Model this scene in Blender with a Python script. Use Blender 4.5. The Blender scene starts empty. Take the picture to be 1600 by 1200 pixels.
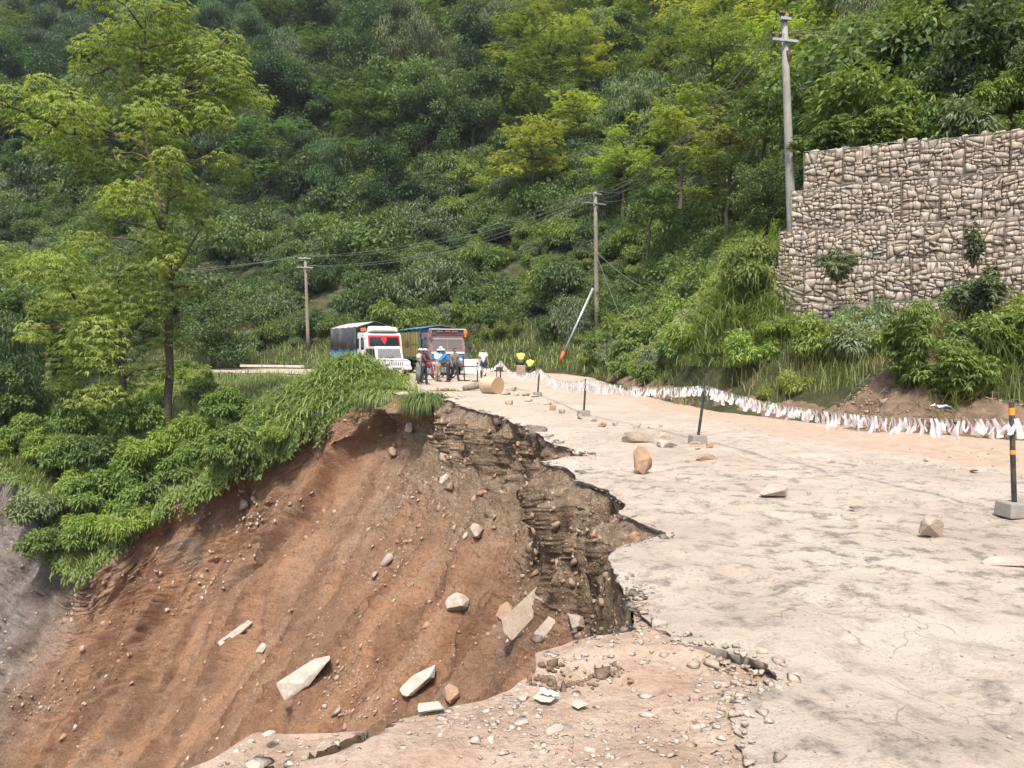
import bpy, bmesh, math, random
import numpy as np
from mathutils import Vector, Matrix, Euler

# ------------------------------------------------------------------ camera, sky, sun, exposure
SC = bpy.context.scene
COL = SC.collection
EYE = 1.6                                    # eye height above the road
FPX = 1200.0                                 # focal length in pixels of the 1600 px wide photograph
PITCH = math.atan2(55.0, FPX)                # camera looks slightly down
cam_d = bpy.data.cameras.new('camera')
cam_d.sensor_width = 36.0
cam_d.lens = 36.0 * FPX / 1600.0
cam_d.clip_start = 0.05
cam_d.clip_end = 1200.0
cam = bpy.data.objects.new('camera', cam_d)
COL.objects.link(cam)
cam.location = (0, 0, EYE)
cam.rotation_euler = (math.pi / 2 - PITCH, 0, 0)
SC.camera = cam

SUN_EL, SUN_AZ = math.radians(61), math.radians(187)
HAZE = 0.00022     # azimuth: clockwise from +Y (towards +X)
world = bpy.data.worlds.new('World')
SC.world = world
world.use_nodes = True
wn = world.node_tree.nodes
sky = wn.new('ShaderNodeTexSky')
sky.sky_type = 'NISHITA'
sky.sun_disc = False
sky.sun_elevation = SUN_EL
sky.sun_rotation = SUN_AZ
sky.air_density = 1.0
sky.dust_density = 3.0
bg = wn.get('Background') or wn.new('ShaderNodeBackground')
bg.inputs['Strength'].default_value = 0.15
world.node_tree.links.new(sky.outputs['Color'], bg.inputs['Color'])
sun_d = bpy.data.lights.new('sun', 'SUN')
sun_d.energy = 2.7
sun_d.angle = math.radians(5.0)
sun_d.color = (1.0, 0.95, 0.87)
sun = bpy.data.objects.new('sun', sun_d)
COL.objects.link(sun)
_sv = Vector((math.sin(SUN_AZ) * math.cos(SUN_EL), math.cos(SUN_AZ) * math.cos(SUN_EL), math.sin(SUN_EL)))
sun.rotation_euler = _sv.to_track_quat('Z', 'Y').to_euler()
sun.location = (0, 0, 40)
SC.view_settings.view_transform = 'Standard'
SC.view_settings.look = 'None'
SC.view_settings.exposure = 1.13
SC.view_settings.gamma = 1.0
SC.view_settings.use_curve_mapping = False
SC.cycles.max_bounces = 6
SC.cycles.diffuse_bounces = 3
SC.cycles.transmission_bounces = 4
SC.cycles.transparent_max_bounces = 6
SC.cycles.volume_bounces = 0
SC.cycles.use_denoising = True

# ------------------------------------------------------------------ small helpers
RNG = np.random.default_rng(7)
random.seed(7)
_cp, _sp = math.cos(PITCH), math.sin(PITCH)

def ray(px, py):
    """direction (per unit of forward distance Y) through a point of the photograph"""
    cx, cy = (px - 800.0) / FPX, (600.0 - py) / FPX
    y = _cp + cy * _sp
    z = -_sp + cy * _cp
    return cx / y, z / y

def at(px, py, d=None, z=0.0):
    """world point on that ray at distance d, or where it meets height z"""
    a, b = ray(px, py)
    if d is None:
        d = (z - EYE) / b
    return Vector((a * d, d, EYE + b * d))

def hash3(ix, iy, iz, seed):
    h = (ix.astype(np.int64) * 374761393 + iy.astype(np.int64) * 668265263 + iz.astype(np.int64) * 2147483647 + seed * 974634777) & 0xFFFFFFFF
    h = ((h ^ (h >> 13)) * 1274126177) & 0xFFFFFFFF
    h = ((h ^ (h >> 16)) * 2246822519) & 0xFFFFFFFF
    return ((h ^ (h >> 15)) & 0xFFFFFF) / float(0xFFFFFF)

def vnoise(p, seed=0):
    p = np.asarray(p, float)
    i = np.floor(p).astype(np.int64)
    f = p - i
    f = f * f * (3 - 2 * f)
    out = 0
    for dx in (0, 1):
        wx = f[:, 0] if dx else 1 - f[:, 0]
        for dy in (0, 1):
            wy = f[:, 1] if dy else 1 - f[:, 1]
            for dz in (0, 1):
                wz = f[:, 2] if dz else 1 - f[:, 2]
                out = out + wx * wy * wz * hash3(i[:, 0] + dx, i[:, 1] + dy, i[:, 2] + dz, seed)
    return out * 2 - 1

def fbm(p, octaves=4, seed=0, gain=0.5):
    p = np.asarray(p, float)
    a, s, t = 1.0, 0, 0
    for k in range(octaves):
        s = s + a * vnoise(p * (2.03 ** k) + 17.3 * k, seed + k)
        t += a
        a *= gain
    return s / t

def cells(p, seed=0):
    """distance to the nearest of one jittered point per unit cell, and that cell's random number"""
    p = np.asarray(p, float)
    i = np.floor(p).astype(np.int64)
    best = np.full(len(p), 9.0)
    val = np.zeros(len(p))
    for dx in (-1, 0, 1):
        for dy in (-1, 0, 1):
            for dz in (-1, 0, 1):
                c = i + np.array((dx, dy, dz))
                q = np.stack([c[:, k] + hash3(c[:, 0], c[:, 1], c[:, 2], seed + 11 * k) for k in range(3)], 1)
                d = np.linalg.norm(p - q, axis=1)
                m = d < best
                best = np.where(m, d, best)
                val = np.where(m, hash3(c[:, 0], c[:, 1], c[:, 2], seed + 77), val)
    return best, val

def smooth(a, b, x):
    t = np.clip((np.asarray(x, float) - a) / (b - a), 0, 1)
    return t * t * (3 - 2 * t)

def mesh_np(name, V, faces, mats, smooth_shade=False, attrs=None, mat_idx=None):
    """a mesh datablock from numpy arrays; faces is an (n,3) or (n,4) array or a list of such"""
    me = bpy.data.meshes.new(name)
    V = np.asarray(V, np.float32)
    if not isinstance(faces, (list, tuple)):
        faces = [faces]
    faces = [np.asarray(f, np.int32) for f in faces if len(f)]
    me.vertices.add(len(V))
    me.vertices.foreach_set('co', V.ravel())
    nl = sum(f.size for f in faces)
    npoly = sum(len(f) for f in faces)
    me.loops.add(nl)
    me.loops.foreach_set('vertex_index', np.concatenate([f.ravel() for f in faces]))
    me.polygons.add(npoly)
    tot = np.concatenate([np.full(len(f), f.shape[1], np.int32) for f in faces])
    st = np.concatenate([[0], np.cumsum(tot)[:-1]]).astype(np.int32)
    me.polygons.foreach_set('loop_start', st)
    if smooth_shade:
        me.polygons.foreach_set('use_smooth', np.ones(npoly, bool))
    for m in (mats if isinstance(mats, (list, tuple)) else [mats]):
        me.materials.append(m)
    if mat_idx is not None:
        me.polygons.foreach_set('material_index', np.asarray(mat_idx, np.int32))
    for k, v in (attrs or {}).items():
        a = me.attributes.new(k, 'FLOAT', 'POINT')
        a.data.foreach_set('value', np.asarray(v, np.float32))
    me.update(calc_edges=True)
    me.validate()
    return me

def link(name, data, parent=None, loc=None, rot=None, scale=None):
    o = bpy.data.objects.new(name, data)
    COL.objects.link(o)
    if parent is not None:
        o.parent = parent
    if loc is not None:
        o.location = loc
    if rot is not None:
        o.rotation_euler = rot
    if scale is not None:
        o.scale = scale if hasattr(scale, '__len__') else (scale,) * 3
    return o

def tag(o, label=None, cat=None, group=None, kind=None):
    if label: o['label'] = label
    if cat: o['category'] = cat
    if group: o['group'] = group
    if kind: o['kind'] = kind
    return o

def thing(name, label, cat, loc=(0, 0, 0), rz=0.0, group=None, rot=None):
    o = link(name, None, None, loc, rot if rot is not None else (0, 0, rz))
    return tag(o, label, cat, group)

def structure(o, label=None, cat=None):
    return tag(o, label, cat, None, 'structure')

def stuff(o, label=None, cat=None):
    return tag(o, label, cat, None, 'stuff')

class MB:
    """collects simple shapes into one mesh"""
    def __init__(self):
        self.bm = bmesh.new()
    def box(self, c, s, rot=None, bevel=0.0, taper=None):
        g = bmesh.ops.create_cube(self.bm, size=1.0)
        vs = g['verts']
        if taper:                                     # scale of the top face in x and y
            for v in vs:
                if v.co.z > 0:
                    v.co.x *= taper[0]; v.co.y *= taper[1]
        m = Matrix.Translation(c) @ (rot.to_matrix().to_4x4() if rot is not None else Matrix()) @ Matrix.Diagonal((*s, 1))
        bmesh.ops.transform(self.bm, matrix=m, verts=vs)
        if bevel:
            es = list({e for v in vs for e in v.link_edges})
            bmesh.ops.bevel(self.bm, geom=es, offset=bevel, segments=2, affect='EDGES', profile=0.6)
        return self
    def tube(self, pts, r, n=8, cap=True):
        pts = [Vector(p) for p in pts]
        rs = r if hasattr(r, '__len__') else [r] * len(pts)
        rings = []
        ref = None
        for i, p in enumerate(pts):
            t = (pts[min(i + 1, len(pts) - 1)] - pts[max(i - 1, 0)]).normalized()
            if ref is None:
                ref = t.orthogonal().normalized()
            u = (ref - t * ref.dot(t)).normalized()
            ref = u
            w = t.cross(u)
            rings.append([self.bm.verts.new(p + (u * math.cos(2 * math.pi * k / n) + w * math.sin(2 * math.pi * k / n)) * rs[i]) for k in range(n)])
        for a, b in zip(rings, rings[1:]):
            for k in range(n):
                self.bm.faces.new((a[k], a[(k + 1) % n], b[(k + 1) % n], b[k]))
        if cap:
            self.bm.faces.new(rings[0][::-1]); self.bm.faces.new(rings[-1])
        return self
    def prism(self, outline, axis, a, b):
        """an outline in the two other axes swept from a to b along axis 0, 1 or 2"""
        def P(u, v, w):
            c = [u, v]; c.insert(axis, w); return Vector(c)
        A = [self.bm.verts.new(P(u, v, a)) for u, v in outline]
        B = [self.bm.verts.new(P(u, v, b)) for u, v in outline]
        n = len(A)
        self.bm.faces.new(A); self.bm.faces.new(B[::-1])
        for k in range(n):
            self.bm.faces.new((A[(k + 1) % n], A[k], B[k], B[(k + 1) % n]))
        return self
    def torus(self, c, R, r, axis=0, n=24, m=8):
        rings = []
        for i in range(n):
            a = 2 * math.pi * i / n
            ring = []
            for j in range(m):
                b = 2 * math.pi * j / m
                u, v, w = (R + r * math.cos(b)) * math.cos(a), (R + r * math.cos(b)) * math.sin(a), r * math.sin(b)
                co = [u, v]; co.insert(axis, w)
                ring.append(self.bm.verts.new(Vector(c) + Vector(co)))
            rings.append(ring)
        for i in range(n):
            for j in range(m):
                self.bm.faces.new((rings[i][j], rings[(i + 1) % n][j], rings[(i + 1) % n][(j + 1) % m], rings[i][(j + 1) % m]))
        return self
    def disc(self, c, r, h, axis=0, n=16):
        a, b = Vector(c), Vector(c)
        a[axis] -= h / 2; b[axis] += h / 2
        return self.tube([a, b], r, n)
    def ball(self, c, s, sub=2):
        g = bmesh.ops.create_icosphere(self.bm, subdivisions=sub, radius=1.0)
        bmesh.ops.transform(self.bm, matrix=Matrix.Translation(c) @ Matrix.Diagonal((*s, 1)), verts=g['verts'])
        return self
    def data(self, name, mat, smooth_shade=False):
        bmesh.ops.recalc_face_normals(self.bm, faces=self.bm.faces)
        me = bpy.data.meshes.new(name)
        self.bm.to_mesh(me); self.bm.free()
        for m in (mat if isinstance(mat, (list, tuple)) else [mat]):
            me.materials.append(m)
        if smooth_shade:
            me.polygons.foreach_set('use_smooth', np.ones(len(me.polygons), bool))
        return me
    def build(self, name, mat, parent=None, loc=None, rot=None, smooth_shade=False):
        return link(name, self.data(name, mat, smooth_shade), parent, loc, rot)

# ------------------------------------------------------------------ materials
def new_mat(name):
    m = bpy.data.materials.new(name)
    m.use_nodes = True
    nt = m.node_tree
    return m, nt, nt.nodes['Principled BSDF']

def N(nt, t, **kw):
    n = nt.nodes.new(t)
    for k, v in kw.items():
        setattr(n, k, v)
    return n

def mixc(nt, fac, a, b, blend='MIX'):
    n = N(nt, 'ShaderNodeMix', data_type='RGBA', blend_type=blend)
    for sock, v in ((n.inputs[0], fac), (n.inputs[6], a), (n.inputs[7], b)):
        if hasattr(v, 'links'):
            nt.links.new(v, sock)
        elif hasattr(v, '__len__'):
            sock.default_value = (*v[:3], 1)
        else:
            sock.default_value = v
    return n.outputs[2]

def ramp(nt, x, a, b):
    n = N(nt, 'ShaderNodeMapRange')
    n.inputs[1].default_value = a; n.inputs[2].default_value = b
    nt.links.new(x, n.inputs[0])
    return n.outputs[0]

def noise(nt, scale, detail=4, rough=0.55, vec=None, dist=0.0):
    n = N(nt, 'ShaderNodeTexNoise')
    n.inputs['Scale'].default_value = scale; n.inputs['Detail'].default_value = detail
    n.inputs['Roughness'].default_value = rough; n.inputs['Distortion'].default_value = dist
    if vec is not None: nt.links.new(vec, n.inputs['Vector'])
    return n.outputs['Fac']

def voro(nt, scale, feature='F1', out='Distance', vec=None):
    n = N(nt, 'ShaderNodeTexVoronoi', feature=feature)
    n.inputs['Scale'].default_value = scale
    if vec is not None: nt.links.new(vec, n.inputs['Vector'])
    return n.outputs[out]

def math_(nt, op, a, b=0.0):
    n = N(nt, 'ShaderNodeMath', operation=op)
    for s, v in ((n.inputs[0], a), (n.inputs[1], b)):
        if hasattr(v, 'links'): nt.links.new(v, s)
        else: s.default_value = v
    return n.outputs[0]

def attr(nt, name):
    return N(nt, 'ShaderNodeAttribute', attribute_name=name).outputs['Fac']

def bump(nt, bsdf, h, strength=0.5, dist=0.05):
    n = N(nt, 'ShaderNodeBump')
    n.inputs['Strength'].default_value = strength; n.inputs['Distance'].default_value = dist
    nt.links.new(h, n.inputs['Height'])
    nt.links.new(n.outputs[0], bsdf.inputs['Normal'])

def pos(nt, obj=False):
    return N(nt, 'ShaderNodeTexCoord').outputs['Object'] if obj else N(nt, 'ShaderNodeNewGeometry').outputs['Position']

def simple(name, col, rough=0.6, metal=0.0, var=0.12, scale=6.0, dirt=None, dirt_amt=0.4, spec=0.4):
    """paint, metal, cloth ...: a colour with grain, wear and optional dirt blotches"""
    m, nt, b = new_mat(name)
    v = pos(nt, True)
    n1 = noise(nt, scale, 5, 0.6, v)
    c = mixc(nt, ramp(nt, n1, 0.3, 0.7), tuple(x * (1 - var) for x in col), tuple(min(1, x * (1 + var)) for x in col))
    if dirt:
        n2 = noise(nt, scale * 0.45, 6, 0.65, v)
        f = math_(nt, 'MULTIPLY', ramp(nt, n2, 0.48, 0.66), dirt_amt)
        c = mixc(nt, f, c, dirt)
    nt.links.new(c, b.inputs['Base Color'])
    b.inputs['Roughness'].default_value = rough
    b.inputs['Metallic'].default_value = metal
    b.inputs['Specular IOR Level'].default_value = spec
    return m

def soil_mat():
    m, nt, b = new_mat('landslide_soil')
    v = pos(nt)
    big = noise(nt, 0.35, 5, 0.6, v)
    mid = noise(nt, 2.2, 6, 0.65, v)
    fine = noise(nt, 14.0, 6, 0.7, v)
    streak = attr(nt, 'streak')
    c = mixc(nt, ramp(nt, streak, 0.25, 0.75), (0.215, 0.110, 0.062), (0.42, 0.230, 0.130))
    c = mixc(nt, math_(nt, 'MULTIPLY', ramp(nt, attr(nt, 'streak2'), 0.50, 0.78), 0.7), c, (0.140, 0.073, 0.045))
    c = mixc(nt, math_(nt, 'MULTIPLY', ramp(nt, attr(nt, 'streak2'), 0.46, 0.25), 0.5), c, (0.34, 0.225, 0.145))
    c = mixc(nt, ramp(nt, big, 0.45, 0.66), c, (0.22, 0.132, 0.082))
    c = mixc(nt, math_(nt, 'MULTIPLY', ramp(nt, mid, 0.48, 0.70), 0.5), c, (0.36, 0.235, 0.150))
    brown = mixc(nt, ramp(nt, mid, 0.35, 0.65), (0.215, 0.143, 0.090), (0.40, 0.295, 0.20))
    st_ = N(nt, 'ShaderNodeVectorMath', operation='MULTIPLY'); nt.links.new(v, st_.inputs[0]); st_.inputs[1].default_value = (1.0, 0.55, 0.16)
    tear = noise(nt, 13.0, 5, 0.7, st_.outputs[0])
    brown = mixc(nt, math_(nt, 'MULTIPLY', ramp(nt, tear, 0.50, 0.36), 0.5), brown, (0.115, 0.072, 0.045))
    brown = mixc(nt, math_(nt, 'MULTIPLY', ramp(nt, tear, 0.56, 0.70), 0.6), brown, (0.43, 0.32, 0.22))
    c = mixc(nt, attr(nt, 'fill'), c, brown)
    mud = mixc(nt, ramp(nt, mid, 0.35, 0.65), (0.14, 0.118, 0.100), (0.26, 0.228, 0.196))
    c = mixc(nt, attr(nt, 'mud'), c, mud)
    # pale stones and chips in the soil
    vs = voro(nt, 11.0, vec=v)
    chip = math_(nt, 'MULTIPLY', math_(nt, 'LESS_THAN', vs, 0.20), ramp(nt, noise(nt, 1.3, 3, 0.5, v), 0.5, 0.62))
    c = mixc(nt, math_(nt, 'MULTIPLY', chip, 0.75), c, (0.50, 0.42, 0.34))
    c = mixc(nt, math_(nt, 'MULTIPLY', ramp(nt, fine, 0.54, 0.34), 0.55), c, (0.085, 0.050, 0.031))
    nt.links.new(c, b.inputs['Base Color'])
    b.inputs['Roughness'].default_value = 0.95
    b.inputs['Specular IOR Level'].default_value = 0.1
    h = math_(nt, 'ADD', math_(nt, 'MULTIPLY', fine, 0.6), math_(nt, 'MULTIPLY', noise(nt, 45, 4, 0.7, v), 0.35))
    h = math_(nt, 'ADD', h, math_(nt, 'MULTIPLY', chip, 0.25))
    h = math_(nt, 'ADD', h, math_(nt, 'MULTIPLY', math_(nt, 'MULTIPLY', tear, attr(nt, 'fill')), 1.2))
    bump(nt, b, h, 1.0, 0.14)
    return m

def road_mat():
    m, nt, b = new_mat('worn_asphalt')
    v = pos(nt)
    big = noise(nt, 0.55, 6, 0.62, v, 0.15)
    mid = noise(nt, 4.2, 8, 0.74, v, 0.15)
    fine = noise(nt, 38.0, 4, 0.7, v)
    grit = voro(nt, 70.0, vec=v)
    dust = mixc(nt, ramp(nt, big, 0.35, 0.65), (0.345, 0.280, 0.218), (0.435, 0.368, 0.298))
    tar = mixc(nt, ramp(nt, fine, 0.3, 0.7), (0.115, 0.096, 0.078), (0.275, 0.228, 0.182))
    f = math_(nt, 'MULTIPLY', ramp(nt, mid, 0.50, 0.64), attr(nt, 'bare'))
    c = mixc(nt, f, dust, tar)
    c = mixc(nt, math_(nt, 'MULTIPLY', ramp(nt, fine, 0.56, 0.68), 0.5), c, (0.20, 0.17, 0.14))
    # dark specks where single stones stand out of the worn surface
    sp = math_(nt, 'MULTIPLY', math_(nt, 'LESS_THAN', voro(nt, 16.0, vec=v), 0.16), ramp(nt, noise(nt, 1.6, 3, 0.5, v), 0.46, 0.6))
    c = mixc(nt, math_(nt, 'MULTIPLY', sp, 0.7), c, (0.12, 0.10, 0.085))
    sp2 = math_(nt, 'MULTIPLY', math_(nt, 'LESS_THAN', voro(nt, 42.0, vec=v), 0.20), ramp(nt, noise(nt, 2.3, 3, 0.6, v), 0.44, 0.56))
    c = mixc(nt, math_(nt, 'MULTIPLY', sp2, 0.6), c, (0.15, 0.125, 0.10))
    soil = mixc(nt, ramp(nt, mid, 0.35, 0.65), (0.335, 0.240, 0.168), (0.43, 0.325, 0.24))
    sf = math_(nt, 'ADD', attr(nt, 'soil'), math_(nt, 'MULTIPLY', math_(nt, 'SUBTRACT', mid, 0.5), 0.9))
    c = mixc(nt, ramp(nt, sf, 0.40, 0.66), c, soil)
    # hairline cracks
    cr = voro(nt, 1.7, 'DISTANCE_TO_EDGE', vec=N_warp(nt, v, 0.35, 3.0))
    crk = math_(nt, 'MULTIPLY', math_(nt, 'LESS_THAN', cr, 0.006), ramp(nt, noise(nt, 0.7, 2, 0.5, v), 0.54, 0.58))
    c = mixc(nt, math_(nt, 'MULTIPLY', crk, 0.5), c, (0.16, 0.13, 0.105))
    nt.links.new(c, b.inputs['Base Color'])
    b.inputs['Roughness'].default_value = 0.93
    b.inputs['Specular IOR Level'].default_value = 0.12
    h = math_(nt, 'ADD', math_(nt, 'MULTIPLY', fine, 0.45), math_(nt, 'MULTIPLY', noise(nt, 110.0, 3, 0.75, v), 0.25))
    h = math_(nt, 'ADD', h, math_(nt, 'MULTIPLY', mid, 1.3))
    h = math_(nt, 'SUBTRACT', h, math_(nt, 'MULTIPLY', crk, 1.0))
    bump(nt, b, h, 0.8, 0.035)
    return m

def N_warp(nt, v, amt, scale):
    n = N(nt, 'ShaderNodeTexNoise')
    n.inputs['Scale'].default_value = scale
    nt.links.new(v, n.inputs['Vector'])
    s = N(nt, 'ShaderNodeVectorMath', operation='MULTIPLY_ADD')
    nt.links.new(n.outputs['Color'], s.inputs[0])
    s.inputs[1].default_value = (amt,) * 3
    nt.links.new(v, s.inputs[2])
    return s.outputs[0]

def dirt_mat(name, lo, hi, stone=(0.55, 0.47, 0.39), sc=1.0):
    m, nt, b = new_mat(name)
    v = pos(nt)
    mid = noise(nt, 2.5 * sc, 6, 0.65, v)
    fine = noise(nt, 22.0 * sc, 5, 0.7, v)
    c = mixc(nt, ramp(nt, mid, 0.35, 0.65), lo, hi)
    vs = voro(nt, 20.0 * sc, vec=v)
    chip = math_(nt, 'MULTIPLY', math_(nt, 'LESS_THAN', vs, 0.24), ramp(nt, noise(nt, 2.0, 3, 0.5, v), 0.48, 0.58))
    c = mixc(nt, math_(nt, 'MULTIPLY', chip, 0.8), c, stone)
    c = mixc(nt, math_(nt, 'MULTIPLY', ramp(nt, fine, 0.50, 0.28), 0.5), c, tuple(x * 0.45 for x in lo))
    nt.links.new(c, b.inputs['Base Color'])
    b.inputs['Roughness'].default_value = 0.95
    b.inputs['Specular IOR Level'].default_value = 0.1
    h = math_(nt, 'ADD', math_(nt, 'ADD', fine, math_(nt, 'MULTIPLY', mid, 0.8)), math_(nt, 'MULTIPLY', chip, 0.5))
    bump(nt, b, h, 0.8, 0.04)
    return m

def leaf_mat(name, dark, light, trans=0.30, rough=0.6, glow=(1.25, 1.25, 0.55)):
    """leaf faces: tint varies leaf by leaf, plant by plant; part of the light passes through"""
    m, nt, b = new_mat(name)
    oi = N(nt, 'ShaderNodeObjectInfo')
    t = math_(nt, 'ADD', math_(nt, 'MULTIPLY', attr(nt, 'tint'), 0.8), math_(nt, 'MULTIPLY', oi.outputs['Random'], 0.25))
    c = mixc(nt, t, dark, light)
    c = mixc(nt, 1.0, c, oi.outputs['Color'], 'MULTIPLY')
    nt.links.new(c, b.inputs['Base Color'])
    b.inputs['Roughness'].default_value = rough
    b.inputs['Specular IOR Level'].default_value = 0.2
    tr = N(nt, 'ShaderNodeBsdfTranslucent')
    nt.links.new(mixc(nt, 1.0, c, glow, 'MULTIPLY'), tr.inputs['Color'])
    mx = N(nt, 'ShaderNodeMixShader')
    mx.inputs[0].default_value = trans
    nt.links.new(b.outputs[0], mx.inputs[1]); nt.links.new(tr.outputs[0], mx.inputs[2])
    nt.links.new(mx.outputs[0], nt.nodes['Material Output'].inputs['Surface'])
    return m

M = {}
M['soil'] = soil_mat()
M['road'] = road_mat()
M['tar'] = simple('broken_asphalt_edge', (0.125, 0.106, 0.086), 0.95, var=0.5, scale=25, dirt=(0.22, 0.17, 0.13), dirt_amt=0.7)
M['dirt'] = dirt_mat('bare_dirt', (0.295, 0.205, 0.142), (0.40, 0.305, 0.228))
M['hill'] = dirt_mat('hillside_earth', (0.030, 0.034, 0.016), (0.075, 0.075, 0.036), (0.10, 0.085, 0.06), 0.5)
M['ledge'] = dirt_mat('grassy_earth', (0.06, 0.075, 0.025), (0.11, 0.12, 0.045), (0.14, 0.12, 0.08), 0.7)
M['bark'] = simple('bark', (0.085, 0.062, 0.045), 0.9, var=0.4, scale=9)
M['bark_pale'] = simple('pale_bark', (0.20, 0.165, 0.125), 0.9, var=0.35, scale=9)
M['soil_lip'] = dirt_mat('crumbling_lip', (0.20, 0.13, 0.085), (0.32, 0.225, 0.155))
M['crack_shade'] = dirt_mat('crack_shade_soil', (0.045, 0.028, 0.018), (0.09, 0.058, 0.037), (0.12, 0.08, 0.055))  # soil darkened to paint the shadow inside the ledge crack
# ------------------------------------------------------------------ the broken edge of the road
def jag(poly, step, amp, seed):
    """resample a polyline of world points at about step metres (relative to distance) and roughen it"""
    out = []
    for a, b in zip(poly, poly[1:]):
        a, b = np.array(a), np.array(b)
        n = max(2, int(np.linalg.norm(b - a) / (step * max(a[1], 2.0))))
        for k in range(n):
            out.append(a + (b - a) * k / n)
    out.append(np.array(poly[-1]))
    P = np.array(out)
    d = np.maximum(P[:, 1], 2.0)
    q = np.stack([P[:, 0] * 3.0, P[:, 1] * 3.0, 0 * d], 1)
    P[:, 0] += amp * (fbm(q, 4, seed) * 1.1) * np.clip(d / 8, 0.5, 2.0)
    # angular steps where whole pieces broke away
    cells_ = np.floor(P[:, 1] / (0.028 * np.maximum(d, 3)) + 1.5 * vnoise(q * 0.8, seed + 7)).astype(np.int64)
    P[:, 0] += amp * 0.9 * (hash3(cells_, cells_ * 0, cells_ * 0, seed + 3) - 0.5) * np.clip(d / 8, 0.5, 2.0)
    return P

G0 = -0.07                       # bare ground lies this far below the asphalt surface
rim_px = [(240, 1203), (330, 1168), (402, 1133), (480, 1127), (560, 1122), (602, 1118), (650, 1108), (700, 1095), (760, 1085), (800, 1070), (835, 1040), (838, 1012),
          (900, 996), (990, 975), (985, 945), (980, 920), (965, 890), (962, 868), (972, 850), (1052, 826), (1010, 812), (976, 800), (985, 785), (950, 765), (905, 747),
          (900, 735), (850, 718), (926, 708), (895, 699), (870, 690), (840, 672), (800, 655), (770, 645), (750, 641),
          (722, 632), (714, 627), (690, 622), (640, 618), (610, 612)]
rim_road = [(*at(x, y, z=G0 if k < 13 else 0.0)[:2], 0.0) for k, (x, y) in enumerate(rim_px)]
rim_road = [(-3.4, 0.2, 0), (-2.2, 1.9, 0)] + rim_road
RIM = jag(rim_road, 0.004, 0.05, 3)
_o = np.argsort(RIM[:, 1])
RIM_Y, RIM_X = RIM[_o, 1], RIM[_o, 0]
def rim_x(y):
    return np.interp(y, RIM_Y, RIM_X)

asph_px = [(1190, 1215), (1165, 1190), (1140, 1120), (1150, 1086), (1222, 1062), (1200, 1038), (1130, 1012), (1060, 1000), (1000, 960), (978, 925), (966, 893)]
asph = [tuple(at(x, y, z=0.0)) for x, y in asph_px]
asph = [(0.85, 0.2, 0), (1.0, 1.5, 0)] + asph
ASPH = jag(asph, 0.0025, 0.10, 5)
ASPH[:, 0] += 0.035 * fbm(np.column_stack([ASPH[:, 0] * 18, ASPH[:, 1] * 18, 0 * ASPH[:, 0]]), 3, 19)
y_join = ASPH[-1, 1]
ASPH_Y = np.concatenate([ASPH[:, 1], [y_join + 0.02]])
ASPH_X = np.concatenate([ASPH[:, 0], [-99]])
_o = np.argsort(ASPH[:, 1])
AY, AX = ASPH[_o, 1], ASPH[_o, 0]
def asphalt_x(y):
    y = np.asarray(y, float)
    over = 0.015 + 0.025 * (0.5 + 0.5 * vnoise(np.stack([y * 4.0, y * 0, y * 0], 1), 9)) * np.clip(y / 6, 0.4, 2.5)
    a = rim_x(y) - over
    near = np.interp(y, AY, AX)
    x = np.where(y < y_join, np.maximum(near, a), a)
    far_y = [28.6, 31, 35, 41.5, 50, 57, 64]
    far_x = [rim_x(28.55), -4.6, -5.2, -7.9, -14, -30, -60]
    return np.where(y > 28.6, np.interp(y, far_y, far_x), x)

# outer (hill side) boundary of the road, from beside the camera round the bend to the far left
BND = np.array([(22, -8), (17, 2), (13, 8), (8.9, 13.2), (6.6, 16.5), (5.2, 20), (4.5, 27), (4.5, 36), (4.6, 43), (3.2, 49), (1.0, 52.5), (-3, 56), (-10, 60), (-30, 65), (-70, 68), (-170, 72)], float)
_by = BND[:12]
def outer_x(y):
    return np.interp(y, [-8, 2, 8, 13.2, 16.5, 20, 27, 36, 43, 49, 52.5, 56, 58, 60, 62, 64], [22, 17, 13, 8.9, 6.6, 5.2, 4.5, 4.5, 4.6, 3.2, 1.0, -3, -6.5, -10, -18, -28])

def seg_dist(P, poly):
    best = np.full(len(P), 1e9)
    for a, b in zip(poly, poly[1:]):
        ab = b - a
        t = np.clip(((P - a) @ ab) / (ab @ ab), 0, 1)
        best = np.minimum(best, np.linalg.norm(P - (a + t[:, None] * ab), axis=1))
    return best

_poly = np.concatenate([BND, [(-170, -60), (22, -60)]])
def inside_road(P):
    x, y = P[:, 0], P[:, 1]
    c = np.zeros(len(P), bool)
    n = len(_poly)
    for i in range(n):
        (x1, y1), (x2, y2) = _poly[i], _poly[(i + 1) % n]
        m = ((y1 > y) != (y2 > y)) & (x < (x2 - x1) * (y - y1) / (y2 - y1 + 1e-12) + x1)
        c ^= m
    return c

WALL_A, WALL_B = np.array((7.9, 21.0)), np.array((13.2, 18.4))     # line of the gabion wall (left end, right end)
_wd = (WALL_B - WALL_A) / np.linalg.norm(WALL_B - WALL_A)
_wn = np.array((-_wd[1], _wd[0]))                                   # points behind the wall
if _wn[1] < 0: _wn = -_wn

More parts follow.
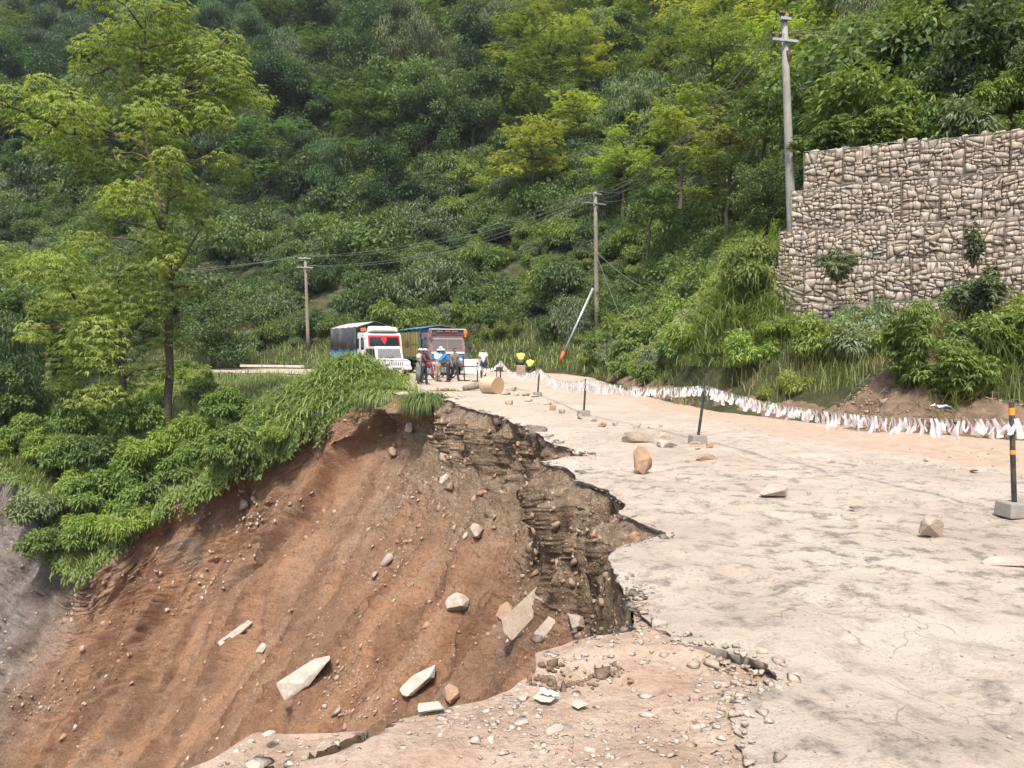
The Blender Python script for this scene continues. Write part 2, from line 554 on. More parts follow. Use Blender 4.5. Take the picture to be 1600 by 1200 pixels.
def hill_z(P):
    P = np.asarray(P, float)[:, :2]
    s = seg_dist(P, BND)
    s = np.where(inside_road(P), -s, s)
    z = np.where(s < 6, 0.72 * s, 4.32 + 0.84 * (s - 6))
    q = np.concatenate([P / 26.0, np.zeros((len(P), 1))], 1)
    z = z + 6.5 * fbm(q, 3, 21) * smooth(4, 35, s) + 0.5 * fbm(q * 9, 2, 5) * smooth(0.5, 4, s)
    along = (P - WALL_A) @ _wd
    behind = (P - WALL_A) @ _wn
    z = z + 2.4 * np.exp(-((P[:, 0] - 7.2) / 1.9) ** 2 - ((P[:, 1] - 22.6) / 2.8) ** 2) * smooth(0.3, 1.6, s)
    w = smooth(-0.6, 1.2, along) * smooth(26, 18, along)
    foot = smooth(-1.5, 1.0, along) * smooth(14, 10, along) * smooth(-7.0, -0.5, behind) * smooth(3.0, 1.5, behind)
    z = z + foot * (np.minimum(z, 1.9 + 0.10 * behind) - z)
    z = z + 3.4 * w * smooth(0.8, 5.0, behind) * smooth(30, 8, behind)
    return np.where(s < 0, -0.05 + 0.35 * s, z), s

def on_hill(px, py):
    """where the ray through a place of the photograph meets the hillside"""
    a, b = ray(px, py)
    d = np.arange(9, 150, 0.1)
    z_, s_ = hill_z(np.column_stack([a * d, d]))
    k = np.where((z_ >= EYE + b * d) & (s_ > 0))[0]
    d = d[k[0]] if len(k) else 40.0
    return Vector((a * d, d, EYE + b * d))

# hillside: one sheet rising all round the bend
gx = np.concatenate([np.arange(-150, -20, 2.5), np.arange(-20, 26, 1.0), np.arange(26, 110, 2.5)])
gy = np.concatenate([np.arange(-10, 60, 1.0), np.arange(60, 230, 2.5)])
X, Y = np.meshgrid(gx, gy, indexing='ij')
P2 = np.stack([X.ravel(), Y.ravel()], 1)
Z, S = hill_z(P2)
idx = np.arange(len(P2)).reshape(X.shape)
Fq = np.stack([idx[:-1, :-1], idx[1:, :-1], idx[1:, 1:], idx[:-1, 1:]], -1).reshape(-1, 4)
keep = (S[Fq] > -1.6).any(1)
hill = link('hillside', mesh_np('hillside', np.column_stack([P2, Z]), Fq[keep], M['hill'], True))
structure(hill)

# ------------------------------------------------------------------ ground and road sheets
def sheet(name, xl, xr, ys, ncol, zfun, mats, power=1.6, skirt=0.0, attrs=None):
    u = np.linspace(0, 1, ncol) ** power
    A = xl[:, None] + (xr - xl)[:, None] * u[None, :]
    Yg = np.repeat(ys[:, None], ncol, 1)
    P = np.stack([A.ravel(), Yg.ravel()], 1)
    Zg = zfun(P).reshape(A.shape)
    nrow = len(ys)
    V = np.column_stack([P, Zg.ravel()])
    idx = np.arange(nrow * ncol).reshape(nrow, ncol)
    F = np.stack([idx[:-1, :-1], idx[:-1, 1:], idx[1:, 1:], idx[1:, :-1]], -1).reshape(-1, 4)
    mi = np.zeros(len(F), int)
    if skirt:
        sk = V[idx[:, 0]].copy()
        jit = 0.5 + 0.5 * vnoise(np.stack([ys * 9, ys * 0, ys * 0], 1), 31)
        sk[:, 2] -= skirt * (0.7 + 0.6 * jit)
        sk[:, 0] += 0.03 + 0.04 * jit
        b0 = len(V)
        V = np.concatenate([V, sk])
        e = np.arange(nrow) + b0
        F2 = np.stack([e[:-1], idx[:-1, 0], idx[1:, 0], e[1:]], -1)
        F = np.concatenate([F, F2]); mi = np.concatenate([mi, np.ones(len(F2), int)])
        P = np.concatenate([P, sk[:, :2]])
    at_ = attrs(P) if attrs else None
    return link(name, mesh_np(name, V, F, mats, False, at_, mi))

ys_g = np.concatenate([np.arange(-6, 0.2, 0.4), np.exp(np.linspace(math.log(0.2), math.log(2.55), 60)), np.arange(2.56, 4.6, 0.011), np.exp(np.linspace(math.log(4.6), math.log(64), 260))])
CRACK = np.array([tuple(at(x, y, z=G0))[:2] for x, y in [(330, 1222), (385, 1198), (440, 1180), (470, 1168), (510, 1164), (545, 1150), (575, 1141), (600, 1121)]])
def z_ground(P):
    d = np.maximum(P[:, 1], 2)
    q = np.column_stack([P, 0 * d])
    n = fbm(q * 2.2, 4, 41) * 0.045 + fbm(q * 9, 3, 43) * 0.018 * smooth(9, 4, d)
    rd = P[:, 0] - rim_x(P[:, 1])
    n = n * smooth(0, 0.25, rd)
    z = G0 + np.minimum(n, 0.045) - 0.03 * smooth(0.6, 0, rd)
    ga = np.interp(P[:, 1], AY, AX) - P[:, 0]
    pk = at(1195, 1045, z=G0)
    pocket = smooth(0.45, 0.22, np.hypot(P[:, 0] - pk.x, (P[:, 1] - pk.y) * 1.2))
    z = z + 0.05 * smooth(0.55, 0.0, ga + 0.2 * fbm(q * 5, 3, 6)) * (P[:, 1] < y_join) * (1 - pocket) * (ga > -0.06)
    z = np.where((P[:, 0] > asphalt_x(P[:, 1]) + 0.10), np.minimum(z, G0 - 0.02), z)
    cd = seg_dist(P, CRACK)
    z = z - 0.34 * smooth(0.066, 0.040, cd + 0.030 * fbm(q * 12, 3, 2)) - 0.03 * smooth(0.0, -0.05, (P[:, 1] - np.interp(P[:, 0], CRACK[:, 0], CRACK[:, 1])) * -1) * smooth(0.35, 0.2, cd) * (P[:, 0] < CRACK[-1, 0])
    h = at(880, 1045, z=G0)                                   # shallow washed-out pit by the lip
    z = z - 0.10 * smooth(1.0, 0.3, np.hypot((P[:, 0] - h.x) / 0.22, (P[:, 1] - h.y) / 0.13) + 0.5 * fbm(q * 8, 3, 8))
    return z
ground_xl = np.where(ys_g < 28.6, rim_x(ys_g), np.interp(ys_g, [28.6, 31, 35, 41.5, 50, 57, 64], [rim_x(28.55), -5.2, -6.0, -9, -16, -32, -62]))
ground = sheet('ground', ground_xl, outer_x(ys_g) + 1.2, ys_g, 190, z_ground, [M['dirt'], M['soil_lip'], M['crack_shade']], 2.2, 0.16)
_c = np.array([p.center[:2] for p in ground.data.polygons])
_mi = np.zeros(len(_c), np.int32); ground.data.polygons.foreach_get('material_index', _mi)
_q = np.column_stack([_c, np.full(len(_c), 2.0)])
_mi[(seg_dist(_c, CRACK) + 0.030 * fbm(_q * 12, 3, 2) < 0.064) & (_mi == 0)] = 2  # faces inside the crack get the painted shade colour
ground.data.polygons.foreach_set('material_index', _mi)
structure(ground)

ys_r = np.concatenate([np.arange(-6, 0.2, 0.4), np.exp(np.linspace(math.log(0.2), math.log(2.6), 60)), np.arange(2.615, 5.4, 0.0125), np.exp(np.linspace(math.log(5.4), math.log(63), 420))])
def z_road(P):
    d = np.maximum(P[:, 1], 2)
    q = np.column_stack([P, 0 * d])
    edge = P[:, 0] - asphalt_x(P[:, 1])
    n = fbm(q * 0.6, 3, 51) * 0.03 + (fbm(q * 3.0, 4, 53) * 0.022 - np.maximum(0, fbm(q * 1.4, 3, 57) - 0.18) * 0.16) * smooth(22, 9, d)
    return np.clip(n, -0.045, 0.03) - 0.03 * smooth(0.35, 0, edge) * (1 + fbm(q * 5, 2, 3)) * 0.5
def road_attrs(P):
    q = np.column_stack([P, 0 * P[:, 0]])
    d = P[:, 1]
    to_edge = outer_x(d) - P[:, 0]
    w = np.interp(d, [0, 6, 10, 12.4, 16, 24, 45], [6.0, 5.6, 4.9, 4.2, 2.3, 1.0, 0.8])
    soil = smooth(w + 0.35, w - 0.35, to_edge + 0.8 * fbm(q * 0.7, 4, 61))
    soil = np.maximum(soil, 0.42 * smooth(14, 22, d))                # far road is evenly dusted
    bare = smooth(24, 9, d) * (0.55 + 0.75 * smooth(-0.25, 0.3, fbm(q * np.array((0.55, 0.9, 1)), 3, 63)))
    px_, py_ = P[:, 0] - 0.25 * (P[:, 1] - 5.5), P[:, 1]
    worn = np.exp(-((px_ - 2.4) / 1.5) ** 2 - ((py_ - 6.2) / 1.1) ** 2) + 0.9 * np.exp(-((px_ - 1.9) / 0.8) ** 2 - ((py_ - 4.7) / 0.5) ** 2) + 0.7 * np.exp(-((px_ - 2.2) / 1.6) ** 2 - ((py_ - 9.3) / 0.8) ** 2)
    bare = bare * 0.85 + 0.75 * worn
    return {'soil': soil, 'bare': np.clip(bare, 0, 1.5)}
road = sheet('road', asphalt_x(ys_r), outer_x(ys_r) + 0.2, ys_r, 190, z_road, [M['road'], M['tar']], 1.5, 0.065, road_attrs)
structure(road)

# ------------------------------------------------------------------ the landslide: a loft from the broken rim down into the bowl
E2 = np.array([(-4.3, 28.9), (-4.9, 31), (-5.6, 35), (-8.6, 41.5), (-16, 50), (-32, 57), (-62, 64), (-110, 68)], float)   # road-side edge of the grassy ledge
far_rim = [(600, 617, 28.8), (560, 622, 29.0), (520, 640, 28.9), (470, 668, 28.8), (440, 684, 28.6), (380, 716, 28.6), (330, 742, 28.4), (280, 775, 28.2),
           (240, 815, 28.0), (190, 858, 27.8), (140, 893, 27.6), (112, 880, 28.2), (100, 830, 29.2), (92, 780, 30.2), (45, 748, 31.2), (-10, 705, 32.5), (-120, 660, 35), (-320, 620, 38)]
far_w = [tuple(at(x, y, d)) for x, y, d in far_rim]
near_part = [tuple(p) for p in RIM]
near_part = [(-12, -3.0, -1.5), (-7, -1.2, -0.6)] + near_part
near_part = [(x, y, z + G0 - 0.13 * float(smooth(5.6, 4.4, y))) for x, y, z in near_part]
farj = jag(far_w, 0.006, 0.25, 15)
FAR_RIM = farj
rim_all = np.concatenate([np.array(near_part), farj])
# key points: rim position along the list -> foot of its fall line, steepness, colours
def key(px, py, d): return tuple(at(px, py, d))
feet = [  # (rim point, foot point, horizontal exponent)
    ((-12, -3.0, -1.5), (-15, 3, -9.5), (1.2, 0.05)),
    ((-3.4, 0.2, 0), (-6, 3.2, -5.0), (1.4, 0.15)),
    (rim_road[2], (-3.4, 4.6, -4.2), (1.7, 0.25)),
    (tuple(at(602, 1118, z=G0)), (-2.3, 5.4, -4.0), (2.0, 0.3)),
    (tuple(at(800, 1070, z=G0)), (-1.2, 5.9, -3.7), (2.0, 0.3)),
    (tuple(at(838, 1012, z=G0)), (-0.95, 6.1, -3.6), (1.9, 0.32)),
    (tuple(at(990, 975, z=G0)), key(770, 1300, 6.0), (2.0, 0.36)),
    (tuple(at(965, 890, z=0)), key(735, 1300, 6.4), (2.1, 0.4)),
    (tuple(at(985, 785, z=0)), key(650, 1320, 7.4), (2.2, 0.42)),
    (tuple(at(900, 735, z=0)), key(560, 1320, 8.6), (2.0, 0.36)),
    (tuple(at(850, 718, z=0)), key(520, 1330, 9.2), (1.9, 0.3)),
    (tuple(at(870, 690, z=0)), key(470, 1340, 9.9), (1.9, 0.26)),
    (tuple(at(800, 655, z=0)), key(400, 1350, 11.3), (1.7, 0.2)),
    (tuple(at(722, 632, z=0)), key(320, 1360, 13.8), (1.7, 0.16)),
    (tuple(at(640, 618, z=0)), key(240, 1370, 16.6), (1.65, 0.14)),
    (tuple(at(600, 617, 28.8)), key(180, 1380, 18.6), (1.6, 0.14)),
    (tuple(at(440, 684, 28.6)), key(60, 1390, 21.3), (1.5, 0.13)),
    (tuple(at(280, 775, 28.2)), key(-40, 1390, 22.6), (1.5, 0.12)),
    (tuple(at(140, 893, 27.6)), key(-110, 1380, 23.2), (1.45, 0.12)),
    (tuple(at(92, 780, 30.2)), key(-200, 1370, 24.6), (1.1, 0.06)),
    (tuple(at(-10, 705, 32.5)), key(-310, 1360, 26.5), (1.05, 0.05)),
    (tuple(at(-320, 620, 38)), key(-560, 1330, 28), (1.0, 0.03)),
]
# arclength weighted by size in view
seg = np.linalg.norm(np.diff(rim_all[:, :3], axis=0), axis=1) / np.maximum(rim_all[:-1, 1], 2.5)
arc = np.concatenate([[0], np.cumsum(seg)])
def arc_of(p):
    p = np.array(p)
    return arc[np.argmin(np.linalg.norm((rim_all - p) / np.maximum(rim_all[:, 1:2], 2.5), axis=1))]
ka = np.array([arc_of(r) for r, f, e in feet])
_o = np.argsort(ka)
ka = ka[_o]
kf = np.array([f for r, f, e in feet])[_o]
ke = np.array([e[0] for r, f, e in feet])[_o]
k0 = np.array([e[1] for r, f, e in feet])[_o]
NS, NT = 1350, 340
sa = np.linspace(0, arc[-1], NS)
R0 = np.stack([np.interp(sa, arc, rim_all[:, k]) for k in range(3)], 1)
def smooth_interp(x, xp, fp, w=9):
    y = np.interp(x, xp, fp)
    k = np.ones(w) / w
    return np.convolve(np.pad(y, w // 2, 'edge'), k, 'valid')
B0 = np.stack([smooth_interp(sa, ka, kf[:, k], 41) for k in range(3)], 1)
EX = smooth_interp(sa, ka, ke, 41)
T0 = smooth_interp(sa, ka, k0, 41)[:, None]
# the jagged notches die out down the slope
R_s = np.stack([np.convolve(np.pad(R0[:, k], 30, 'edge'), np.ones(61) / 61, 'valid') for k in range(3)], 1)
lipm = smooth(6.5, 4.3, R0[:, 1])[:, None]
R_s2 = np.stack([np.convolve(np.pad(R0[:, k], 8, 'edge'), np.hanning(19)[1:-1] / np.hanning(19)[1:-1].sum(), 'valid') for k in range(3)], 1)
t = np.linspace(0, 1.0, NT) ** 1.35 * 1.25
T = np.repeat(t[None, :], NS, 0)
Te = np.clip((T - T0) / (1 - T0), 0, 1)
hx = Te ** (1 + (EX[:, None] - 1) * 0.55) + np.maximum(T - 1, 0) * 1.3 + 0.012 * np.minimum(T / T0, 1.0)
vz = T
Rk = R0[:, None, :] + (R_s2 - R0)[:, None, :] * ((1 - lipm) * smooth(0.0, 0.07, T) + lipm * smooth(0.2, 0.5, T))[:, :, None] + (R_s - R_s2)[:, None, :] * ((1 - lipm) * smooth(0.03, 0.35, T) + lipm * smooth(0.4, 1.0, T))[:, :, None]
Rk[:, :, 2] = R0[:, None, 2]
LP = np.empty((NS, NT, 3))
LP[:, :, 0] = Rk[:, :, 0] + (B0[:, None, 0] - Rk[:, :, 0]) * hx
LP[:, :, 1] = Rk[:, :, 1] + (B0[:, None, 1] - Rk[:, :, 1]) * hx
LP[:, :, 2] = Rk[:, :, 2] + (B0[:, None, 2] - Rk[:, :, 2]) * vz
# relief along the normal: gullies run down the fall lines, the fill under the road is blocky
du = np.gradient(LP, axis=0); dv = np.gradient(LP, axis=1)
nn = np.cross(du, dv); nn /= np.linalg.norm(nn, axis=2, keepdims=True) + 1e-9
if nn[NS // 2, NT // 2] @ np.array((-0.6, -0.4, 0.6)) < 0: nn = -nn
dist = np.maximum(LP[:, :, 1], 3.0)
sg = np.repeat(sa[:, None], NT, 1)
gul = np.stack([(sg * 9.0).ravel() + 0.6 * fbm(LP.reshape(-1, 3) * 0.5, 2, 70), (T * 1.6).ravel(), np.zeros(NS * NT)], 1)
g1 = fbm(gul, 4, 71).reshape(NS, NT)
gul2 = np.stack([(sg * 34.0).ravel(), (T * 3.5).ravel(), np.zeros(NS * NT)], 1)
g2 = fbm(gul2, 3, 73).reshape(NS, NT)
P3 = LP.reshape(-1, 3)
r1 = fbm(np.stack([(sg * 7.0).ravel() + 0.3 * fbm(P3 * 0.6, 2, 70), (T * 2.6).ravel(), np.zeros(NS * NT)], 1), 4, 75).reshape(NS, NT)
r2 = fbm(np.stack([(sg * 60.0).ravel(), (T * 13.0).ravel(), np.zeros(NS * NT)], 1) + 0.5 * P3 * 0.5, 4, 76, 0.6).reshape(NS, NT)
r3 = fbm(P3 * 4.5, 3, 77, 0.6).reshape(NS, NT)
cd, cv = cells(P3 * np.array((2.6, 2.6, 3.4)), 79)
blk = ((0.55 - cd) * (0.3 + 0.7 * cv)).reshape(NS, NT)
cd2, cv2 = cells(P3 * np.array((7.0, 7.0, 9.0)), 83)
blk2 = ((0.5 - cd2) * cv2).reshape(NS, NT)
a_near, a_far = arc_of(at(838, 1012, z=G0)), arc_of(at(660, 618, z=0))
headm = smooth(a_near - 0.1, a_near + 0.1, sa) * smooth(a_far + 0.15, a_far - 0.1, sa)       # under the road
mudm = smooth(arc_of(at(165, 876, 27.7)) - 0.05, arc_of(at(112, 880, 28.2)) + 0.1, sa)
fill = headm[:, None] * smooth(0.50, 0.20, T + 0.10 * r1 + 0.05 * g1 - 0.08)
amp = np.clip(T / (0.05 + 0.5 * lipm), 0, 1) ** 1.5
rid = 1 - np.abs(fbm(np.stack([(sg * 15.0).ravel() + 0.5 * fbm(P3 * 0.9, 2, 81), (T * 1.3).ravel(), np.zeros(NS * NT)], 1), 3, 82)).reshape(NS, NT) * 2.2
f1 = fbm(P3 * 9.0, 3, 84, 0.65).reshape(NS, NT)
f2 = fbm(P3 * 22.0, 2, 86, 0.6).reshape(NS, NT)
cd3, cv3 = cells(P3 * np.array((4.2, 4.2, 5.2)) + 0.5 * f1.reshape(-1, 1), 87)
blk3 = (np.maximum(0.46 - cd3, 0) * (cv3 > 0.6)).reshape(NS, NT)
far_s = np.clip(dist / 12, 0.4, 1.4)
patch = smooth(-0.25, 0.35, fbm(P3 * 0.45, 3, 88).reshape(NS, NT))
def ridged(ks, kt, seed, o=3):
    c = np.stack([(sg * ks).ravel() + 0.35 * f1.ravel(), (T * kt).ravel() + 0.2 * r3.ravel(), (0.15 * P3[:, 2])], 1)
    return (0.45 - np.abs(fbm(c, o, seed, 0.6)) * 1.9).reshape(NS, NT)
def along(ks, kt, seed, o=3):
    c = np.stack([(sg * ks).ravel() + 0.25 * f1.ravel(), (T * kt).ravel(), np.zeros(NS * NT)], 1)
    return fbm(c, o, seed, 0.6).reshape(NS, NT)
D = amp * far_s * (0.62 * g1 + 0.32 * rid + 0.08 * r1)
D = D + amp * far_s * (0.19 * ridged(30, 3.2, 92) + 0.09 * ridged(80, 9, 93))
D = D + amp * far_s * (0.4 + 0.6 * patch) * (1 - 0.95 * fill) * (0.05 * r3 + 0.045 * f1 + 0.028 * f2 + 0.11 * blk3)
fs = (1 - 0.7 * lipm) * smooth(0, 0.05, T) * fill * np.clip(dist / 10, 0.6, 1.5)
D = D + fs * (0.20 * along(34, 1.4, 94, 2) + 0.12 * along(90, 2.6, 89, 2) + 0.05 * ridged(60, 2.5, 96, 2) + 0.012 * f2)
# steps where slices of the slope broke away along a fall line
def loft_at(px, py):
    a_, b_ = ray(px, py)
    e = np.hypot(P3[:, 0] - a_ * P3[:, 1], P3[:, 2] - EYE - b_ * P3[:, 1]) / np.maximum(P3[:, 1], 3) + (P3[:, 1] < 3.0)
    k = int(np.argmin(e)); return sa[k // NT], t[k % NT]
def step(pa, pb, h, W, seed):
    global D
    (s1, t1), (s2, t2) = loft_at(*pa), loft_at(*pb)
    s0 = s1 + (s2 - s1) * (T - t1) / (t2 - t1 + 1e-6) + 0.05 * along(3.0, 6.0, seed, 2)
    x = s0 - sg
    m = smooth(t1 - 0.06, t1 + 0.03, T) * smooth(t2 + 0.14, t2 - 0.05, T)
    D = D - h * m * smooth(0, 0.02, x) * smooth(W, 0.15 * W, x) * (0.8 + 0.5 * along(5, 2.5, seed + 1))
step((595, 655), (400, 870), 1.2, 0.34, 301)
step((560, 770), (360, 1040), 0.40, 0.22, 303)
step((690, 690), (560, 930), 0.42, 0.20, 305)
step((800, 740), (690, 1000), 0.35, 0.24, 307)
step((330, 760), (215, 940), 0.35, 0.20, 309)
step((205, 880), (178, 1160), 0.8, 0.30, 311)
hol = np.array(at(150, 960, 24.5))
dh = np.linalg.norm((P3 - hol) / np.array((1.6, 3.0, 1.4)), axis=1).reshape(NS, NT)
D = D - 0.9 * smooth(1.1, 0.3, dh + 0.35 * r1)
D = np.where(lipm > 0.3, np.minimum(D, 0.25 * T), D)
LP2 = LP + nn * D[:, :, None]
streak = 0.5 + 0.5 * fbm(np.stack([(sg * 13.0).ravel() + 0.5 * r1.ravel(), (T * 1.1).ravel(), np.zeros(NS * NT)], 1), 4, 95).reshape(NS, NT)
idx = np.arange(NS * NT).reshape(NS, NT)
Fl = np.stack([idx[:-1, :-1], idx[:-1, 1:], idx[1:, 1:], idx[1:, :-1]], -1).reshape(-1, 4)
mud_v = np.repeat(mudm[:, None], NT, 1) * smooth(1.1, 0.75, T + 0.3 * r1) 
mud_v = np.maximum(mud_v, 0.55 * smooth(0.02, 0.16, streak - 0.60) * smooth(-0.05, 0.3, fbm(P3 * 0.9, 3, 321).reshape(NS, NT)) * (1 - fill))
landslide = link('landslide_slope', mesh_np('landslide_slope', LP2.reshape(-1, 3), Fl, M['soil'], False,
                 {'streak': np.clip(streak, 0, 1).ravel(), 'fill': fill.ravel(), 'mud': np.clip(mud_v, 0, 1).ravel(), 'streak2': np.clip(0.5 + 0.75 * along(34, 1.6, 331, 4) + 0.12 * r3, 0, 1).ravel()}))
structure(landslide)
def slope_point(px, py):
    """the point of the slide nearest the ray through a place of the photograph, and the surface normal"""
    a, b = ray(px, py)
    Q = LP2.reshape(-1, 3)
    e = np.hypot(Q[:, 0] - a * Q[:, 1], Q[:, 2] - EYE - b * Q[:, 1]) / Q[:, 1]
    e = np.where(Q[:, 1] > 3.0, e, 9.0)
    near = np.where(e < e.min() + 0.003)[0]
    k = near[np.argmin(Q[near, 1])]
    return Vector(Q[k]), Vector(nn.reshape(-1, 3)[k])

# grassy ledge between the far rim and the road beyond
NL, ML = 150, 40
sl = np.linspace(0, 1, NL)
fr_arc = np.concatenate([[0], np.cumsum(np.linalg.norm(np.diff(FAR_RIM, axis=0), axis=1))]); fr_arc /= fr_arc[-1]
e2_arc = np.concatenate([[0], np.cumsum(np.linalg.norm(np.diff(E2, axis=0), axis=1))]); e2_arc /= e2_arc[-1]
RL = np.stack([np.interp(sl, fr_arc, FAR_RIM[:, k]) for k in range(3)], 1)
EL = np.stack([np.interp(sl ** 0.9, e2_arc, E2[:, 0]), np.interp(sl ** 0.9, e2_arc, E2[:, 1]), np.full(NL, G0 - 0.02)], 1)
w = np.linspace(0, 1, ML)
LG = RL[:, None, :] + (EL - RL)[:, None, :] * w[None, :, None]
LG[:, :, 2] = RL[:, None, 2] + (EL - RL)[:, None, 2] * (w ** 0.62)[None, :]
mx, my = LG[:, :, 0], LG[:, :, 1]
LG[:, :, 2] += 1.25 * np.exp(-((mx + 6.7) / 1.25) ** 2 - ((my - 32.3) / 2.4) ** 2) + 0.75 * np.exp(-((mx + 9.0) / 1.8) ** 2 - ((my - 32.5) / 2.8) ** 2)
LG[:, :, 2] += (0.25 * fbm(LG.reshape(-1, 3) * 0.35, 3, 99)).reshape(NL, ML) * np.sin(w * math.pi)[None, :]
idx = np.arange(NL * ML).reshape(NL, ML)
Fg = np.stack([idx[:-1, :-1], idx[:-1, 1:], idx[1:, 1:], idx[1:, :-1]], -1).reshape(-1, 4)
ledge = link('grassy_terrain', mesh_np('grassy_terrain', LG.reshape(-1, 3), Fg, M['ledge'], True))
structure(ledge)
LGP = LG.reshape(-1, 3)
def ledge_z(x, y):
    k = np.argmin((LGP[:, 0] - x) ** 2 + (LGP[:, 1] - y) ** 2)
    return LGP[k, 2]
# ------------------------------------------------------------------ plants
M['leaf_dark'] = leaf_mat('dark_leaves', (0.049, 0.083, 0.037), (0.140, 0.189, 0.079), 0.30)
M['leaf_mid'] = leaf_mat('green_leaves', (0.071, 0.120, 0.041), (0.189, 0.250, 0.088), 0.34)
M['leaf_light'] = leaf_mat('light_green_leaves', (0.104, 0.159, 0.037), (0.238, 0.299, 0.085), 0.36)
M['leaf_yellow'] = leaf_mat('yellow_green_leaves', (0.155, 0.212, 0.038), (0.355, 0.405, 0.110), 0.45)
M['leaf_grey'] = leaf_mat('grey_green_leaves', (0.091, 0.122, 0.067), (0.213, 0.244, 0.140), 0.28, 0.5)
M['grass'] = leaf_mat('grass_blades', (0.100, 0.145, 0.038), (0.235, 0.270, 0.095), 0.35, 0.45)
M['grass_bright'] = leaf_mat('bright_grass_blades', (0.130, 0.190, 0.045), (0.290, 0.355, 0.125), 0.38, 0.4)
M['grass_dry'] = leaf_mat('dry_grass_blades', (0.16, 0.135, 0.06), (0.30, 0.26, 0.13), 0.3, 0.6)
M['root'] = simple('dead_roots', (0.19, 0.155, 0.12), 0.95, var=0.35, scale=12)

def unit(v):
    return v / (np.linalg.norm(v, axis=-1, keepdims=True) + 1e-9)

def leaf_quads(P, D, U, L, W, droop=0.0):
    """one folded leaf per row: base point, direction, upper side, length, width"""
    L = np.broadcast_to(np.asarray(L, float), (len(P),)); W = np.broadcast_to(np.asarray(W, float), (len(P),))
    S = unit(np.cross(D, U))
    mid = P + D * (L * 0.48)[:, None]
    tip = P + D * L[:, None]
    tip[:, 2] -= droop * L
    V = np.stack([P, mid + S * (W / 2)[:, None], tip, mid - S * (W / 2)[:, None]], 1).reshape(-1, 3)
    F = np.arange(len(P) * 4).reshape(-1, 4)
    return V, F

def rand_dirs(rng, n):
    return unit(rng.normal(size=(n, 3)))

def clumps(rng, C, R, n, L, W, flat=0.7, up=0.35, droop=0.15, shell=0.45, side=0.5):
    """leaves through the volume of ellipsoid clumps with centres C and radii R"""
    V, T = [], []
    for c, r in zip(C, R):
        k = max(4, int(n * (r / np.mean(R)) ** 2))
        d = rand_dirs(rng, k)
        rad = r * rng.uniform(shell, 1.08, k) ** 0.8
        p = c + d * rad[:, None] * np.array((1, 1, flat))
        D = unit(d * np.array((1, 1, 0.5)) * (1 - side) + rand_dirs(rng, k) * side + np.array((0, 0, -0.15)))
        U = unit(np.array((0, 0, 1.0)) + rng.normal(size=(k, 3)) * up)
        v, f = leaf_quads(p, D, U, L * rng.uniform(0.65, 1.25, k), W * rng.uniform(0.7, 1.2, k), droop)
        V.append(v)
        T.append(np.repeat(np.clip(rng.uniform(0.1, 0.6) + rng.normal(0, 0.16, k) + 0.12 * d[:, 2], 0, 1), 4))
    V = np.concatenate(V)
    return V, np.concatenate(T)

def sprays(rng, P, O, n, L, W, fan=0.8, droop=0.35):
    """pinnate sprays: at each point P a fan of n narrow leaflets spreading round direction O and drooping"""
    m = len(P)
    base = np.repeat(P, n, 0)
    o = np.repeat(O, n, 0)
    sd = unit(np.cross(o, np.array((0, 0, 1.0))) + 1e-6)
    a = np.tile(np.linspace(-1, 1, n), m) * fan + rng.normal(0, 0.15, m * n)
    D = unit(o * np.cos(a)[:, None] + sd * np.sin(a)[:, None] + np.array((0, 0, -0.12)) + rng.normal(0, 0.12, (m * n, 3)))
    U = unit(np.array((0, 0, 1.0)) + rng.normal(0, 0.3, (m * n, 3)))
    off = np.tile(np.linspace(0, 1, n), m) * 0.0
    V, F = leaf_quads(base + D * off[:, None], D, U, L * rng.uniform(0.6, 1.2, m * n), W * rng.uniform(0.7, 1.3, m * n), droop)
    return V

def tube_np(lines, n=6):
    V, F, b = [], [], 0
    for pts, rs in lines:
        pts = np.asarray(pts, float); rs = np.asarray(rs, float)
        tg = unit(np.gradient(pts, axis=0))
        ref = np.array((1.0, 0.13, 0.0)) if abs(tg[0, 0]) < 0.8 else np.array((0, 1.0, 0.1))
        u = unit(np.cross(tg, ref)); w_ = np.cross(tg, u)
        ang = np.arange(n) * 2 * np.pi / n
        ring = pts[:, None, :] + rs[:, None, None] * (u[:, None, :] * np.cos(ang)[None, :, None] + w_[:, None, :] * np.sin(ang)[None, :, None])
        V.append(ring.reshape(-1, 3))
        k = len(pts)
        idx = b + np.arange(k * n).reshape(k, n)
        F.append(np.stack([idx[:-1], np.roll(idx, -1, 1)[:-1], np.roll(idx, -1, 1)[1:], idx[1:]], -1).reshape(-1, 4))
        b += k * n
    return np.concatenate(V), np.concatenate(F)

def bend(rng, a, b, k=6, wob=0.08, sag=0.0):
    a, b = np.array(a, float), np.array(b, float)
    s = np.linspace(0, 1, k)
    L = np.linalg.norm(b - a)
    p = a + (b - a) * s[:, None]
    p += np.sin(s * np.pi)[:, None] * rng.normal(0, wob * L, 3)
    p[:, 2] += sag * L * np.sin(s * np.pi)
    p[1:-1] += rng.normal(0, wob * L * 0.25, (k - 2, 3))
    return p

def quads(n4):
    return np.arange(n4).reshape(-1, 4)

